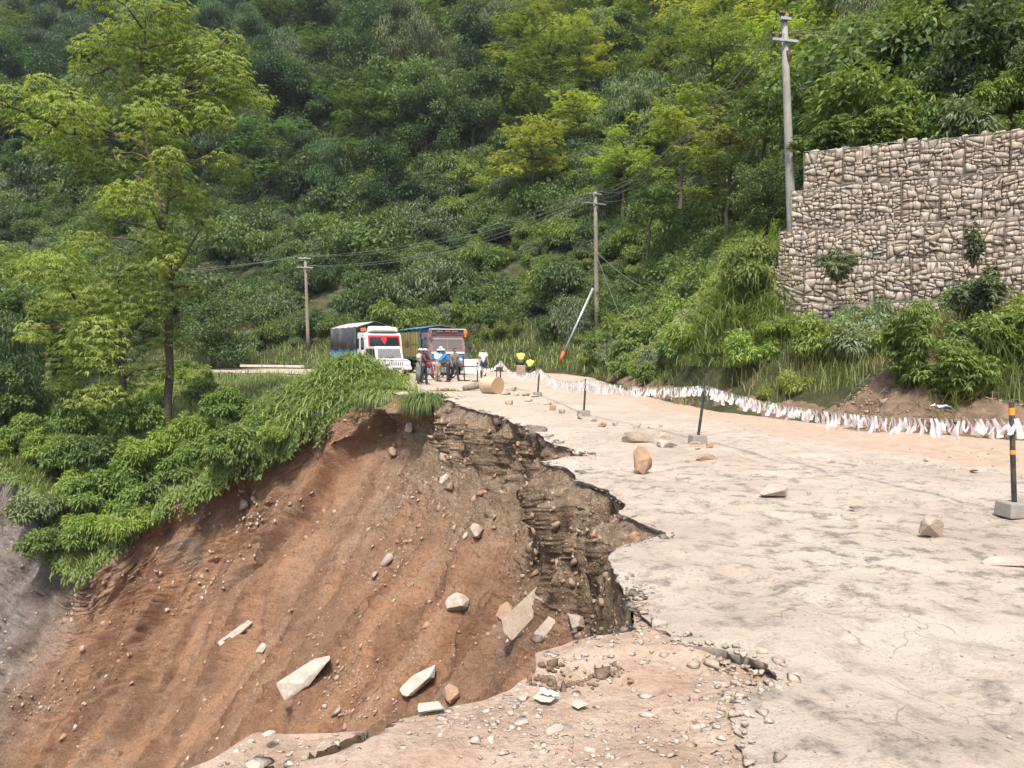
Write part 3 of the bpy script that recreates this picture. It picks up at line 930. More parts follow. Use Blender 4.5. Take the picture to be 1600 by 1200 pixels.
def tree_proto(name, seed, H, R, style, mat, lean=0.06):
    """trunk and crown meshes of one kind of hillside tree"""
    rng = np.random.default_rng(seed)
    top = np.array((rng.normal(0, lean * H), rng.normal(0, lean * H), H * 0.93))
    trunk = bend(rng, (0, 0, -0.4), top, 9, 0.03)
    lines = [(trunk, np.linspace(0.022 * H, 0.006 * H, 9))]
    C, RR = [], []
    nl = {'round': 17, 'airy': 15, 'droop': 18, 'slim': 14}[style]
    for i in range(nl):
        f = {'round': rng.uniform(0.38, 1.0), 'airy': rng.uniform(0.40, 1.0), 'droop': rng.uniform(0.30, 1.0), 'slim': rng.uniform(0.22, 1.0)}[style]
        st = trunk[min(8, int(f * 8))]
        prof = {'round': math.sin(min(1, (f - 0.2) / 0.8) * math.pi * 0.85 + 0.35), 'airy': 0.45 + 0.6 * math.sin((f - 0.3) / 0.7 * math.pi * 0.8 + 0.3), 'droop': math.sin(f * math.pi * 0.8 + 0.4), 'slim': 0.75 - 0.5 * f}[style]
        a = i * 2.4 + rng.normal(0, 0.4)
        rad = R * max(0.2, prof) * rng.uniform(0.55, 1.0)
        e = st + np.array((math.cos(a) * rad, math.sin(a) * rad, rng.uniform(0.03, 0.30) * R))
        ln = bend(rng, st, e, 5, 0.08, 0.06)
        lines.append((ln, np.linspace(0.009 * H, 0.003 * H, 5)))
        for k in range(4 if style != 'airy' else 3):
            q = ln[rng.integers(2, 5)] + rng.normal(0, 0.20 * R, 3) * np.array((1, 1, 0.6))
            C.append(q); RR.append(R * rng.uniform(0.17, 0.30))
    C = np.array(C); RR = np.array(RR)
    if style in ('round', 'slim'):
        V, T = clumps(rng, C, RR, 135, 0.33, 0.15, 0.75, 0.45, 0.15)
    elif style == 'droop':
        V, T = clumps(rng, C, RR, 170, 0.28, 0.075, 0.8, 0.8, 0.75, 0.4, 0.6)
    else:
        Vs, Ts = [], []
        for c, r in zip(C, RR):
            k = int(36 * (r / RR.mean()) ** 2)
            d = rand_dirs(rng, k)
            p = c + d * (r * rng.uniform(0.3, 1.15, k))[:, None] * np.array((1.15, 1.15, 0.42))
            o = unit(d * np.array((1, 1, 0.25)) + rng.normal(0, 0.4, (k, 3)) * np.array((1, 1, 0.3)))
            Vs.append(sprays(rng, p, o, 5, 0.44, 0.085, 0.9, 0.25))
            Ts.append(np.repeat(np.clip(rng.uniform(0.15, 0.7) + rng.normal(0, 0.15, k), 0, 1), 20))
        V, T = np.concatenate(Vs), np.concatenate(Ts)
    crown = mesh_np(name + '_crown', V, quads(len(V)), mat, False, {'tint': T})
    tv, tf = tube_np(lines, 6)
    trunk_me = mesh_np(name + '_trunk', tv, tf, M['bark'], True)
    return trunk_me, crown

def bush_proto(name, seed, R, H, nc, n, L, W, mat, droop=0.25, spiky=False):
    rng = np.random.default_rng(seed)
    a = rng.uniform(0, 2 * np.pi, nc); rr = R * np.sqrt(rng.uniform(0, 1, nc)) * 0.85
    C = np.column_stack([np.cos(a) * rr, np.sin(a) * rr, H * (0.15 + 0.75 * rng.uniform(0.1, 1, nc) * (1 - 0.6 * (rr / R) ** 2))])
    RR = R * rng.uniform(0.20, 0.36, nc)
    V, T = clumps(rng, C, RR, n, L, W, 0.8, 0.5, droop, 0.35, 0.55)
    if spiky:
        k = nc * 10
        i = rng.integers(0, nc, k)
        o = unit(rng.normal(0, 0.6, (k, 3)) + np.array((0, 0, 0.9)))
        v = sprays(rng, C[i] + o * (RR[i] * 0.9)[:, None], o, 4, L * 1.3, W * 0.7, 0.6, 0.35)
        V = np.concatenate([V, v]); T = np.concatenate([T, np.repeat(rng.uniform(0.3, 0.9, k), 16)])
    m = V[:, 2] < -0.15
    V[m, 2] = -0.15
    return mesh_np(name, V, quads(len(V)), mat, False, {'tint': T})

TREES = {
    'round_dark': tree_proto('broadleaf_tree', 11, 9.5, 3.9, 'round', M['leaf_dark']),
    'round_mid': tree_proto('broadleaf_tree', 12, 8.5, 3.6, 'round', M['leaf_mid']),
    'droop_grey': tree_proto('drooping_tree', 13, 9.0, 3.4, 'droop', M['leaf_grey']),
    'droop_dark': tree_proto('drooping_tree', 14, 8.0, 3.0, 'droop', M['leaf_dark']),
    'airy_light': tree_proto('feathery_tree', 15, 10.0, 4.2, 'airy', M['leaf_light']),
    'airy_yellow': tree_proto('feathery_tree', 16, 9.0, 3.8, 'airy', M['leaf_yellow']),
    'slim_mid': tree_proto('slender_tree', 17, 9.0, 2.4, 'slim', M['leaf_mid']),
}
KIND_NAME = {'round_dark': 'broadleaf_tree', 'round_mid': 'broadleaf_tree', 'droop_grey': 'drooping_tree', 'droop_dark': 'drooping_tree',
             'airy_light': 'feathery_tree', 'airy_yellow': 'feathery_tree', 'slim_mid': 'slender_tree'}
KIND_LOOK = {'round_dark': 'dark green broadleaf tree', 'round_mid': 'mid green broadleaf tree', 'droop_grey': 'grey green tree with drooping leaves',
             'droop_dark': 'dark tree with hanging leaves', 'airy_light': 'light green feathery tree', 'airy_yellow': 'yellow green feathery tree', 'slim_mid': 'slender upright green tree'}
def tree(kind, p, s, rz, label, group=None, tintc=(1, 1, 1), sink=0.0):
    t = thing(KIND_NAME[kind], label, 'tree', (p[0], p[1], p[2] - sink), rz, group)
    t.scale = (s, s, s)
    link('trunk', TREES[kind][0], t)
    c = link('crown', TREES[kind][1], t)
    c.color = (*tintc, 1)
    return t

BUSH = {
    'broad_dark': bush_proto('bush', 31, 1.5, 1.7, 26, 150, 0.165, 0.082, M['leaf_dark']),
    'broad_mid': bush_proto('bush', 32, 1.6, 1.5, 26, 150, 0.16, 0.08, M['leaf_mid']),
    'light': bush_proto('bush', 33, 1.4, 1.3, 24, 140, 0.16, 0.062, M['leaf_light'], 0.4, True),
    'grey': bush_proto('bush', 34, 1.5, 1.5, 24, 150, 0.155, 0.058, M['leaf_grey'], 0.6),
    'yellow': bush_proto('bush', 35, 1.3, 1.2, 22, 140, 0.16, 0.06, M['leaf_light'], 0.4, True),
}

def spread(rng, n, xr, yr, rmin, test, tries=60000):
    pts = []
    cell = {}
    for _ in range(tries):
        x, y = rng.uniform(*xr), rng.uniform(*yr)
        if not test(x, y): continue
        r = rmin(x, y) if callable(rmin) else rmin
        i, j = int(x // 4), int(y // 4)
        if any((x - a) ** 2 + (y - b) ** 2 < r * r for di in (-2, -1, 0, 1, 2) for dj in (-2, -1, 0, 1, 2) for a, b in cell.get((i + di, j + dj), ())):
            continue
        cell.setdefault((i, j), []).append((x, y)); pts.append((x, y))
        if len(pts) >= n: break
    return np.array(pts)

# ---- trees of the hillside
rng = np.random.default_rng(101)
def in_view(x, y, m=6): return abs(x) < 0.69 * y + m
cand = spread(rng, 420, (-90, 90), (18, 150), lambda x, y: 3.0 + 0.017 * y, lambda x, y: in_view(x, y, 5) and -60 < y - 60 < 75)
cz, cs = hill_z(cand)
n_tree = 0
def hill_place(px, py):
    h = 'high up' if py < 90 else 'halfway up' if py < 250 else 'low down'
    for lim, w_ in ((130, 'at the left edge'), (340, 'behind the tall feathery tree'), (470, 'left of the distant pole'), (560, 'above the distant pole'), (650, 'above the white truck'), (740, 'above the blue truck'), (880, 'left of the strut pole'), (960, 'above the strut pole'), (1080, 'right of the strut pole'), (1240, 'left of the grey pole')):
        if px < lim: return f'{h} the slope {w_}'
    return f'{h} the slope above the stone wall'
for (x, y), z, s in zip(cand, cz, cs):
    px = 800 + x / y * FPX
    py = 600 - ((z + 4 - EYE) / y) * FPX - 55
    lim = 17 if px < 700 else 13
    if s < lim or py < -420: continue
    if 620 < px < 960 and s < 24 and rng.random() < 0.6: continue
    if y < 36: continue
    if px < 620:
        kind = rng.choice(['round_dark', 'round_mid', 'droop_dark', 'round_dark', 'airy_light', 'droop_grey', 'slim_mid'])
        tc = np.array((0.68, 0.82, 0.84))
    elif px < 800:
        kind = rng.choice(['round_mid', 'droop_grey', 'airy_light', 'slim_mid', 'round_dark', 'droop_grey'])
        tc = np.array((0.95, 1.0, 0.95))
    else:
        kind = rng.choice(['airy_light', 'airy_yellow', 'round_mid', 'airy_light', 'slim_mid', 'droop_grey', 'airy_yellow'])
        tc = np.array((1.05, 1.05, 0.9))
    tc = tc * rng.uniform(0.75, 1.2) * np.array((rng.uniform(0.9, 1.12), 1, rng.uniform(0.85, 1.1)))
    side_old = 'at the left of the forested slope' if px < 520 else ('on the middle of the forested slope' if px < 850 else 'on the slope above the pole and stone wall')
    ts = rng.uniform(0.72, 1.15)
    side = hill_place(px, py)
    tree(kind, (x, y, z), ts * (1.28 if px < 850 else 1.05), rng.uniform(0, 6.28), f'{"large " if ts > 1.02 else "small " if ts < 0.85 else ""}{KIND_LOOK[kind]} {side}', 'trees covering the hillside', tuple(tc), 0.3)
    n_tree += 1

# ---- bushes low on the hillside, one by one, and the thicket above as one mass
rng = np.random.default_rng(103)
bc = spread(rng, 900, (-75, 45), (22, 100), lambda x, y: 1.55, lambda x, y: in_view(x, y, 3))
bz, bs = hill_z(bc)
BL = {'broad_dark': 'dark leafy bush', 'broad_mid': 'green leafy bush', 'light': 'light green shooting bush', 'grey': 'grey green drooping bush', 'yellow': 'pale yellowish shooting bush'}
nb = 0
def bush_place(px, s):
    h = 'at the slope foot' if s < 5 else 'a little up the slope' if s < 10 else 'further up the slope'
    for lim, w_ in ((130, 'at the left edge'), (262, 'left of the tall tree'), (340, 'right of the tall tree'), (478, 'left of the distant pole'), (560, 'right of the distant pole'), (650, 'behind the white truck'), (740, 'behind the blue truck'), (800, 'behind the barrier'), (875, 'left of the strut'), (935, 'by the strut pole'), (1040, 'right of the strut pole')):
        if px < lim: return f'{h} {w_}'
    return f'{h} left of the wall'
first_bush = {}
order = np.argsort(bc[:, 1])
used_b = []
for k in order:
    x, y = bc[k]; z, s = bz[k], bs[k]
    if not (1.9 < s < 16) or nb >= 175: continue
    if y < 30 and x > 3: continue
    px = 800 + x / y * FPX
    kinds = ['broad_dark', 'broad_mid', 'broad_mid', 'grey'] if px < 620 else (['broad_mid', 'light', 'yellow', 'grey', 'broad_dark', 'light'] if px < 1000 else ['light', 'broad_mid', 'yellow', 'grey', 'broad_mid'])
    kind = str(rng.choice(kinds))
    sc = rng.uniform(0.6, 1.05) * (0.62 if s < 3.2 else 1.0)
    o = link('bush', BUSH[kind], None, (x, y, z - 0.15), (0, 0, rng.uniform(0, 6.28)), (sc, sc, sc * rng.uniform(0.85, 1.25)))
    g = rng.uniform(0.75, 1.2)
    o.color = (g * rng.uniform(0.9, 1.15), g, g * rng.uniform(0.85, 1.1), 1)
    where_old = 'beside the left bend of the road' if px < 520 else ('on the bank behind the trucks' if px < 800 else 'on the bank by the leaning steel strut')
    where = bush_place(px, s)
    tag(o, f'{"large " if sc > 0.92 else "small " if sc < 0.62 else ""}{BL[kind]} {where}', 'bush', 'bushes on the lower hillside')
    first_bush.setdefault(kind, o); used_b.append((x, y)); nb += 1
for kind in BUSH:
    if kind not in first_bush:
        first_bush[kind] = tag(link('bush', BUSH[kind], None, (5, 40, hill_z([(5.5, 40)])[0][0])), BL[kind] + ' beside the road', 'bush', 'bushes on the lower hillside')

def scatter_stuff(name, pts, nrm_rot, scl, pick, sources, label):
    """a mass of instances of the given meshes on points: one object"""
    me = bpy.data.meshes.new(name)
    me.vertices.add(len(pts)); me.vertices.foreach_set('co', np.asarray(pts, np.float32).ravel())
    a = me.attributes.new('rot', 'FLOAT_VECTOR', 'POINT'); a.data.foreach_set('vector', np.asarray(nrm_rot, np.float32).ravel())
    a = me.attributes.new('scl', 'FLOAT_VECTOR', 'POINT'); a.data.foreach_set('vector', np.asarray(scl, np.float32).ravel())
    a = me.attributes.new('pick', 'INT', 'POINT'); a.data.foreach_set('value', np.asarray(pick, np.int32))
    o = link(name, me)
    ng = bpy.data.node_groups.new(name + '_nodes', 'GeometryNodeTree')
    ng.interface.new_socket('Geometry', in_out='INPUT', socket_type='NodeSocketGeometry')
    ng.interface.new_socket('Geometry', in_out='OUTPUT', socket_type='NodeSocketGeometry')
    gi, go = ng.nodes.new('NodeGroupInput'), ng.nodes.new('NodeGroupOutput')
    jn = ng.nodes.new('GeometryNodeJoinGeometry')
    for src in reversed(sources):
        oi = ng.nodes.new('GeometryNodeObjectInfo')
        oi.transform_space = 'ORIGINAL'
        oi.inputs['Object'].default_value = src
        oi.inputs['As Instance'].default_value = True
        ng.links.new(oi.outputs['Geometry'], jn.inputs[0])
    ip = ng.nodes.new('GeometryNodeInstanceOnPoints')
    ip.inputs['Pick Instance'].default_value = True
    def na(nm, t):
        n = ng.nodes.new('GeometryNodeInputNamedAttribute'); n.data_type = t
        n.inputs['Name'].default_value = nm
        return n.outputs['Attribute']
    ng.links.new(gi.outputs[0], ip.inputs['Points'])
    ng.links.new(jn.outputs[0], ip.inputs['Instance'])
    ng.links.new(na('pick', 'INT'), ip.inputs['Instance Index'])
    ng.links.new(na('rot', 'FLOAT_VECTOR'), ip.inputs['Rotation'])
    ng.links.new(na('scl', 'FLOAT_VECTOR'), ip.inputs['Scale'])
    ng.links.new(ip.outputs[0], go.inputs[0])
    md = o.modifiers.new('scatter', 'NODES'); md.node_group = ng
    return stuff(o, label)

rng = np.random.default_rng(105)
n = 12500
ux = rng.uniform(-1, 1, n); yy = 20 + 135 * rng.uniform(0, 1, n) ** 0.75
P = np.column_stack([ux * (0.70 * yy + 6), yy])
z, s = hill_z(P)
ok = (s > 2.5) & ~((s < 15) & (rng.random(n) < 0.55)) & ~((P[:, 1] < 27) & (P[:, 0] > 3) & (s < 6)) & ~((P[:, 1] < 29) & (P[:, 0] > 5) & (P[:, 0] < 9.6))
elev = (z - EYE) / P[:, 1]
ok &= elev < 0.62
P, z, s = P[ok], z[ok], s[ok]
sc = np.exp(rng.normal(0.12, 0.34, len(P))) * np.where(s < 4, 0.5, 1.0)
scatter_stuff('undergrowth', np.column_stack([P, z - 0.2]), np.column_stack([rng.normal(0, 0.15, len(P)), rng.normal(0, 0.15, len(P)), rng.uniform(0, 6.28, len(P))]),
              np.column_stack([sc, sc, sc * rng.uniform(0.8, 1.2, len(P))]),
              np.where(P[:, 0] < -0.12 * P[:, 1], rng.choice([0, 0, 1, 1, 3, 2], len(P)), rng.choice([0, 1, 1, 2, 2, 3, 4], len(P))),
              [first_bush[k] for k in ('broad_dark', 'broad_mid', 'light', 'grey', 'yellow')], 'dense green thicket covering the hillside between the trees')
# ------------------------------------------------------------------ gabion wall of wire baskets packed with stones
def stone_mat(name, cols, rough=0.9):
    m, nt, b = new_mat(name)
    oi = N(nt, 'ShaderNodeObjectInfo')
    v = pos(nt, True)
    t = math_(nt, 'FRACT', math_(nt, 'ADD', attr(nt, 'tint'), oi.outputs['Random']))
    cr = N(nt, 'ShaderNodeValToRGB')
    while len(cr.color_ramp.elements) < len(cols): cr.color_ramp.elements.new(0.5)
    for i, c in enumerate(cols):
        cr.color_ramp.elements[i].position = i / (len(cols) - 1); cr.color_ramp.elements[i].color = (*c, 1)
    nt.links.new(t, cr.inputs[0])
    n1 = noise(nt, 5.0, 6, 0.65, v)
    c = mixc(nt, math_(nt, 'MULTIPLY', ramp(nt, n1, 0.40, 0.70), 0.55), cr.outputs[0], (0.17, 0.12, 0.085))
    c = mixc(nt, math_(nt, 'MULTIPLY', ramp(nt, noise(nt, 13.0, 4, 0.6, v), 0.55, 0.75), 0.45), c, (0.47, 0.40, 0.32))
    nt.links.new(c, b.inputs['Base Color'])
    b.inputs['Roughness'].default_value = rough
    b.inputs['Specular IOR Level'].default_value = 0.2
    bump(nt, b, math_(nt, 'ADD', n1, math_(nt, 'MULTIPLY', noise(nt, 30.0, 5, 0.7, v), 0.4)), 0.7, 0.04)
    return m
M['stone'] = stone_mat('rubble_stone', [(0.310, 0.250, 0.185), (0.415, 0.345, 0.268), (0.355, 0.295, 0.232), (0.450, 0.380, 0.300), (0.380, 0.338, 0.285), (0.400, 0.320, 0.238)])
M['rock'] = stone_mat('loose_rock', [(0.30, 0.225, 0.165), (0.40, 0.33, 0.265), (0.34, 0.275, 0.215)])
M['rock_pale'] = stone_mat('pale_rock', [(0.37, 0.32, 0.255), (0.45, 0.395, 0.32), (0.40, 0.34, 0.275)])
M['rock_brown'] = stone_mat('brown_rock', [(0.30, 0.185, 0.105), (0.36, 0.23, 0.14), (0.26, 0.165, 0.10)])
M['gap'] = simple('dark_earth_fill', (0.19, 0.155, 0.12), 0.95, var=0.4, scale=8)  # dark earth backing that shows in the gaps between the stones
M['wire'] = simple('galvanised_wire', (0.17, 0.155, 0.135), 0.6, 0.5, 0.3, 10, (0.20, 0.12, 0.07), 0.5)

def cut_poly(poly, p, n):
    """the two halves of a convex polygon cut by the line through p with normal n"""
    A, B = [], []
    for i in range(len(poly)):
        a, b = poly[i], poly[(i + 1) % len(poly)]
        da, db = (a - p) @ n, (b - p) @ n
        if da >= 0: A.append(a)
        if da <= 0: B.append(a)
        if da * db < 0:
            c = a + (b - a) * (da / (da - db))
            A.append(c); B.append(c)
    return A, B
def area(poly):
    q = np.array(poly); x, y = q[:, 0], q[:, 1]
    return 0.5 * abs(np.dot(x, np.roll(y, -1)) - np.dot(y, np.roll(x, -1)))
def rubble(rng, poly, lo, hi):
    a = area(poly)
    if a < lo or (a < hi and rng.random() < 0.45 and a < 0.8 * hi):
        return [poly]
    q = np.array(poly); c = q.mean(0)
    w, h = np.ptp(q[:, 0]), np.ptp(q[:, 1])
    th = rng.normal(0, 0.22)
    n = np.array((math.cos(th), math.sin(th))) if w * 0.82 > h else np.array((-math.sin(th), math.cos(th)))
    p = c + np.array((rng.uniform(-0.2, 0.2) * w, rng.uniform(-0.2, 0.2) * h))
    A, B = cut_poly(poly, p, n)
    if len(A) < 3 or len(B) < 3: return [poly]
    return rubble(rng, A, lo, hi) + rubble(rng, B, lo, hi)
def stone_geo(rng, poly, depth=0.16):
    """rounded block over one cell: back ring, bulging front ring, uneven face"""
    q = np.array(poly); c = q.mean(0)
    out = []
    for i in range(len(q)):
        a, b = q[i], q[(i + 1) % len(q)]
        if np.linalg.norm(b - a) < 0.03: continue
        out += [a + (b - a) * 0.13, a + (b - a) * 0.87]
    q = np.array(out)
    if len(q) > 12: q = q[::2]
    sh = np.linalg.norm(q - c, axis=1, keepdims=True)
    q = c + (q - c) * (1 - 0.007 / sh)
    n = len(q)
    pr = rng.uniform(-0.02, 0.03)
    f1 = c + (q - c) * 0.99; f2 = c + (q - c) * rng.uniform(0.86, 0.97) + rng.normal(0, 0.012, (n, 2))
    til = rng.normal(0, 0.12, 2)
    V = np.concatenate([np.column_stack([q[:, 0], np.zeros(n), q[:, 1]]),
                        np.column_stack([f1[:, 0], -(depth * 0.86 + pr + rng.normal(0, 0.006, n)), f1[:, 1]]),
                        np.column_stack([f2[:, 0], -(depth + pr + (f2 - c) @ til + rng.normal(0, 0.009, n)), f2[:, 1]]),
                        [(c[0], -(depth + pr + 0.012), c[1])]])
    i = np.arange(n); j = (i + 1) % n
    Q = np.concatenate([np.stack([i, j, n + j, n + i], 1), np.stack([n + i, n + j, 2 * n + j, 2 * n + i], 1)])
    T = np.stack([2 * n + i, 2 * n + j, np.full(n, 3 * n)], 1)
    return V, Q, T, c, area(poly)

rng = np.random.default_rng(201)
wall_rz = math.atan2(_wd[1], _wd[0])
wall = thing('gabion_wall', 'stepped retaining wall of wire gabion baskets packed with tan stones on the bank', 'retaining wall', (WALL_A[0], WALL_A[1], 0), wall_rz)
TOP = 6.86
tiers = [(TOP - 0.97, TOP, 0.0, 0.0), (TOP - 2.07, TOP - 0.97, -0.05, -0.30), (TOP - 3.08, TOP - 2.07, -0.14, -0.58), (TOP - 4.08, TOP - 3.08, -0.22, -0.86), (TOP - 5.1, TOP - 4.08, -0.30, -0.95), (TOP - 6.1, TOP - 5.1, -0.36, -1.0)]
stones = []
for ti, (z0, z1, yo, u0) in enumerate(tiers):
    u = u0
    core = MB(); core.box((4.2 + u0 / 2 + 0.05, yo + 0.585, (z0 + z1) / 2), (8.1 - u0, 1.2, z1 - z0 - 0.03))
    bk = core.build('basket_core', M['gap'], wall)
    fr = []
    while u < 8.2:
        wdt = rng.uniform(0.82, 0.98)
        wob = lambda: rng.normal(0, 0.02)
        rect = [np.array((u + wob(), z0)), np.array((u + wdt + wob(), z0)), np.array((u + wdt + wob(), z1 + wob())), np.array((u + wob(), z1 + wob()))]
        belly = 0.05
        for poly in rubble(rng, rect, 0.016, 0.072):
            V, Q, T, c, a = stone_geo(rng, poly)
            V[:, 1] += yo - belly * math.sin(math.pi * (c[1] - z0) / (z1 - z0)) * rng.uniform(0.4, 1.2) + 0.1
            stones.append((V, Q, T, c, a, u, ti))
        for e in (u,):
            zz = np.linspace(z0, z1, 5)
            fr.append((np.column_stack([np.full(5, e) + rng.normal(0, 0.015, 5), np.full(5, yo - 0.10) - 0.05 * np.sin(np.linspace(0, math.pi, 5)), zz]), np.full(5, 0.012)))
        u += wdt
    # loose stones along the top edge make the outline uneven
    if ti in (0,):
        x = u0 + 0.1
        while x < 8.0:
            w_ = rng.uniform(0.14, 0.34); h_ = rng.uniform(0.04, 0.13)
            poly = [np.array((x, z1 - 0.02)), np.array((x + w_, z1 - 0.02)), np.array((x + w_ * 0.9, z1 + h_)), np.array((x + w_ * 0.15, z1 + h_ * 0.9))]
            V, Q, T, c, a = stone_geo(rng, poly, 0.2); V[:, 1] += yo + 0.2
            stones.append((V, Q, T, c, a, x, ti)); x += w_ + rng.uniform(0.0, 0.25)
    for zz in (z0, z1):
        uu = np.arange(u0, 8.3, 0.3)
        fr.append((np.column_stack([uu, np.full(len(uu), yo - 0.08) + rng.normal(0, 0.012, len(uu)), np.full(len(uu), zz) + rng.normal(0, 0.02, len(uu))]), np.full(len(uu), 0.011)))
    # mesh wires
    for g in np.arange(u0 + 0.15, 8.2, 0.15):
        fr.append((np.array([(g + 0.02, yo - 0.105, z0), (g - 0.02, yo - 0.13, (z0 + z1) / 2), (g + 0.02, yo - 0.105, z1)]), np.full(3, 0.0035)))
    tv, tf = tube_np(fr, 4)
    link('wire_frame', mesh_np('wire_frame', tv, tf, M['wire']), wall)
# the stones that show (in view, above the shrubs) one by one, the rest as one mass
def stone_view(s):
    u, z = s[3]
    return (z > 2.6) and (u < 5.35)
vis = sorted([s for s in stones if stone_view(s)], key=lambda s: -s[4])
rest = [s for s in stones if not stone_view(s)] + vis[300:]
for s in vis[:300]:
    V = s[0] - np.array((s[3][0], 0, s[3][1]))
    me = mesh_np('stone', V, [s[1], s[2]], M['stone'], False, {'tint': np.zeros(len(V))})
    link('stone', me, wall, (s[3][0], 0, s[3][1]))
Vr, Qr, Tr, tr_, b0 = [], [], [], [], 0
for s in rest:
    Vr.append(s[0]); Qr.append(s[1] + b0); Tr.append(s[2] + b0); tr_.append(np.full(len(s[0]), rng.random())); b0 += len(s[0])
stuff(link('stone_fill', mesh_np('stone_fill', np.concatenate(Vr), [np.concatenate(Qr), np.concatenate(Tr)], M['stone'], False, {'tint': np.concatenate(tr_)}), wall))
# ------------------------------------------------------------------ plants near the road
def blades(rng, P, H, W, lean=0.35, wind=(0, 0, 0)):
    """grass blades: two segments bending over"""
    n = len(P)
    H = np.broadcast_to(np.asarray(H, float), (n,)); W = np.broadcast_to(np.asarray(W, float), (n,))
    a = rng.uniform(0, 2 * np.pi, n)
    h = np.column_stack([np.cos(a), np.sin(a), np.zeros(n)])
    S = np.column_stack([-np.sin(a), np.cos(a), np.zeros(n)])
    l = np.abs(rng.normal(lean, 0.25, n))[:, None]
    D1 = unit(h * l * 0.6 + np.array((0, 0, 1)) + np.array(wind) * 0.5)
    D2 = unit(h * l * 2.0 + np.array((0, 0, 0.75)) + np.array(wind))
    m = P + D1 * (H * 0.55)[:, None]
    t = m + D2 * (H * 0.5)[:, None]
    s = S * (W / 2)[:, None]
    V = np.stack([P - s, P + s, m + s * 0.8, m - s * 0.8, t], 1).reshape(-1, 3)
    b = np.arange(n)[:, None] * 5
    return V, b + np.array((0, 1, 2, 3)), b + np.array((3, 2, 4)), np.repeat(rng.uniform(0, 1, n), 5)

def arcs(rng, P, az, L, W, k=5, up=1.1, droop=1.7):
    """long arching leaves of k segments"""
    n = len(P)
    h = np.column_stack([np.cos(az), np.sin(az), np.zeros(n)])
    S = np.column_stack([-np.sin(az), np.cos(az), np.zeros(n)])
    el0 = np.clip(rng.normal(up, 0.2, n), 0.3, 1.5)
    pts = [P.copy()]; cur = P.copy()
    bend_ = rng.uniform(0.5, 1.1, n) * droop
    for i in range(k):
        e = el0 - bend_ * ((i + 0.5) / k) ** 1.6
        cur = cur + (h * np.cos(e)[:, None] + np.array((0, 0, 1.0)) * np.sin(e)[:, None]) * (L / k)[:, None]
        pts.append(cur.copy())
    Vs = []
    for i, p in enumerate(pts):
        w = (W / 2) * [0.6, 1.0, 0.95, 0.75, 0.45, 0.05][min(i, 5)]
        Vs += [p - S * w[:, None], p + S * w[:, None]]
    V = np.stack(Vs, 1)
    m = V.shape[1]
    b = np.arange(n)[:, None] * m
    F = np.concatenate([b + np.array((2 * i, 2 * i + 1, 2 * i + 3, 2 * i + 2)) for i in range(k)])
    return V.reshape(-1, 3), F, np.repeat(rng.uniform(0, 1, n), m)

# ---- right bank: weeds and grass
rng = np.random.default_rng(301)
n = 150000
P = np.column_stack([rng.uniform(2.0, 17, n), 10 + 36 * rng.random(n) ** 1.5])
z, s = hill_z(P)
dens = smooth(0.1, 0.8, s + 0.9 * fbm(np.column_stack([P * 0.5, 0 * z]), 3, 33)) * smooth(8.0, 4.0, s)
dens = dens * (0.35 + 0.65 * smooth(-0.3, 0.3, fbm(np.column_stack([P * 0.8, 0 * z]), 3, 35)))
in_wall = ((P - WALL_A) @ _wn > -1.0) & ((P - WALL_A) @ _wd > 0.4)
heap_ = (np.hypot(P[:, 0] - 7.9, P[:, 1] - 15.5) < 1.35) | ((s < 0.75) & (P[:, 1] < 17.3))
ok = ~heap_ & (rng.random(n) < dens) & (np.abs(P[:, 0]) < 0.7 * P[:, 1] + 1.5) & ~in_wall
P, z, s = P[ok][:75000], z[ok][:75000], s[ok][:75000]
dry = smooth(0.05, 0.3, fbm(np.column_stack([P * 0.6, 0 * z]), 3, 37)) > rng.random(len(P)) * 1.4
sc = np.clip(P[:, 1] / 16, 0.8, 2.0)
for nm, mk, mt, lab in (('bank_grass', ~dry, 'grass', 'long green grass growing over the roadside bank'), ('dry_bank_grass', dry, 'grass_dry', 'pale dry grass stalks between the weeds of the bank')):
    V, Fq_, Ft_, T = blades(rng, np.column_stack([P[mk], z[mk] - 0.05]), rng.uniform(0.22, 0.75, mk.sum()), rng.uniform(0.012, 0.024, mk.sum()) * sc[mk], 0.4)
    stuff(link(nm, mesh_np(nm, V, [Fq_, Ft_], M[mt], False, {'tint': T})), lab)

WEED = {
    'leafy': bush_proto('weed', 51, 0.62, 0.95, 26, 170, 0.105, 0.045, M['leaf_mid'], 0.35),
    'pale': bush_proto('weed', 52, 0.55, 0.85, 24, 150, 0.12, 0.032, M['leaf_light'], 0.4, True),
    'grey': bush_proto('weed', 53, 0.60, 0.75, 24, 160, 0.12, 0.036, M['leaf_grey'], 0.5, True),
    'dark': bush_proto('weed', 54, 0.65, 0.80, 26, 170, 0.10, 0.055, M['leaf_dark'], 0.3),
}
WL = {'leafy': 'green leafy weed', 'pale': 'light green shooting weed', 'grey': 'greyish weed with narrow leaves', 'dark': 'dark low weed'}
wp = spread(rng, 420, (2.5, 16), (10.5, 46), lambda x, y: 0.40 + 0.010 * y, lambda x, y: abs(x) < 0.7 * y + 1)
wz, ws = hill_z(wp)
nw = 0
def weed_place(px):
    for lim, w_ in ((930, ' left of the strut pole'), (1000, ' just right of the strut pole'), (1090, ' left of the leaning post'), (1170, ' behind the leaning post'), (1260, ' below the wall end'), (1340, ' left of the soil heap'), (1470, ' above the soil heap')):
        if px < lim: return w_
    return ' right of the soil heap'
_o = np.argsort(wp[:, 1]); wp, wz, ws = wp[_o], wz[_o], ws[_o]
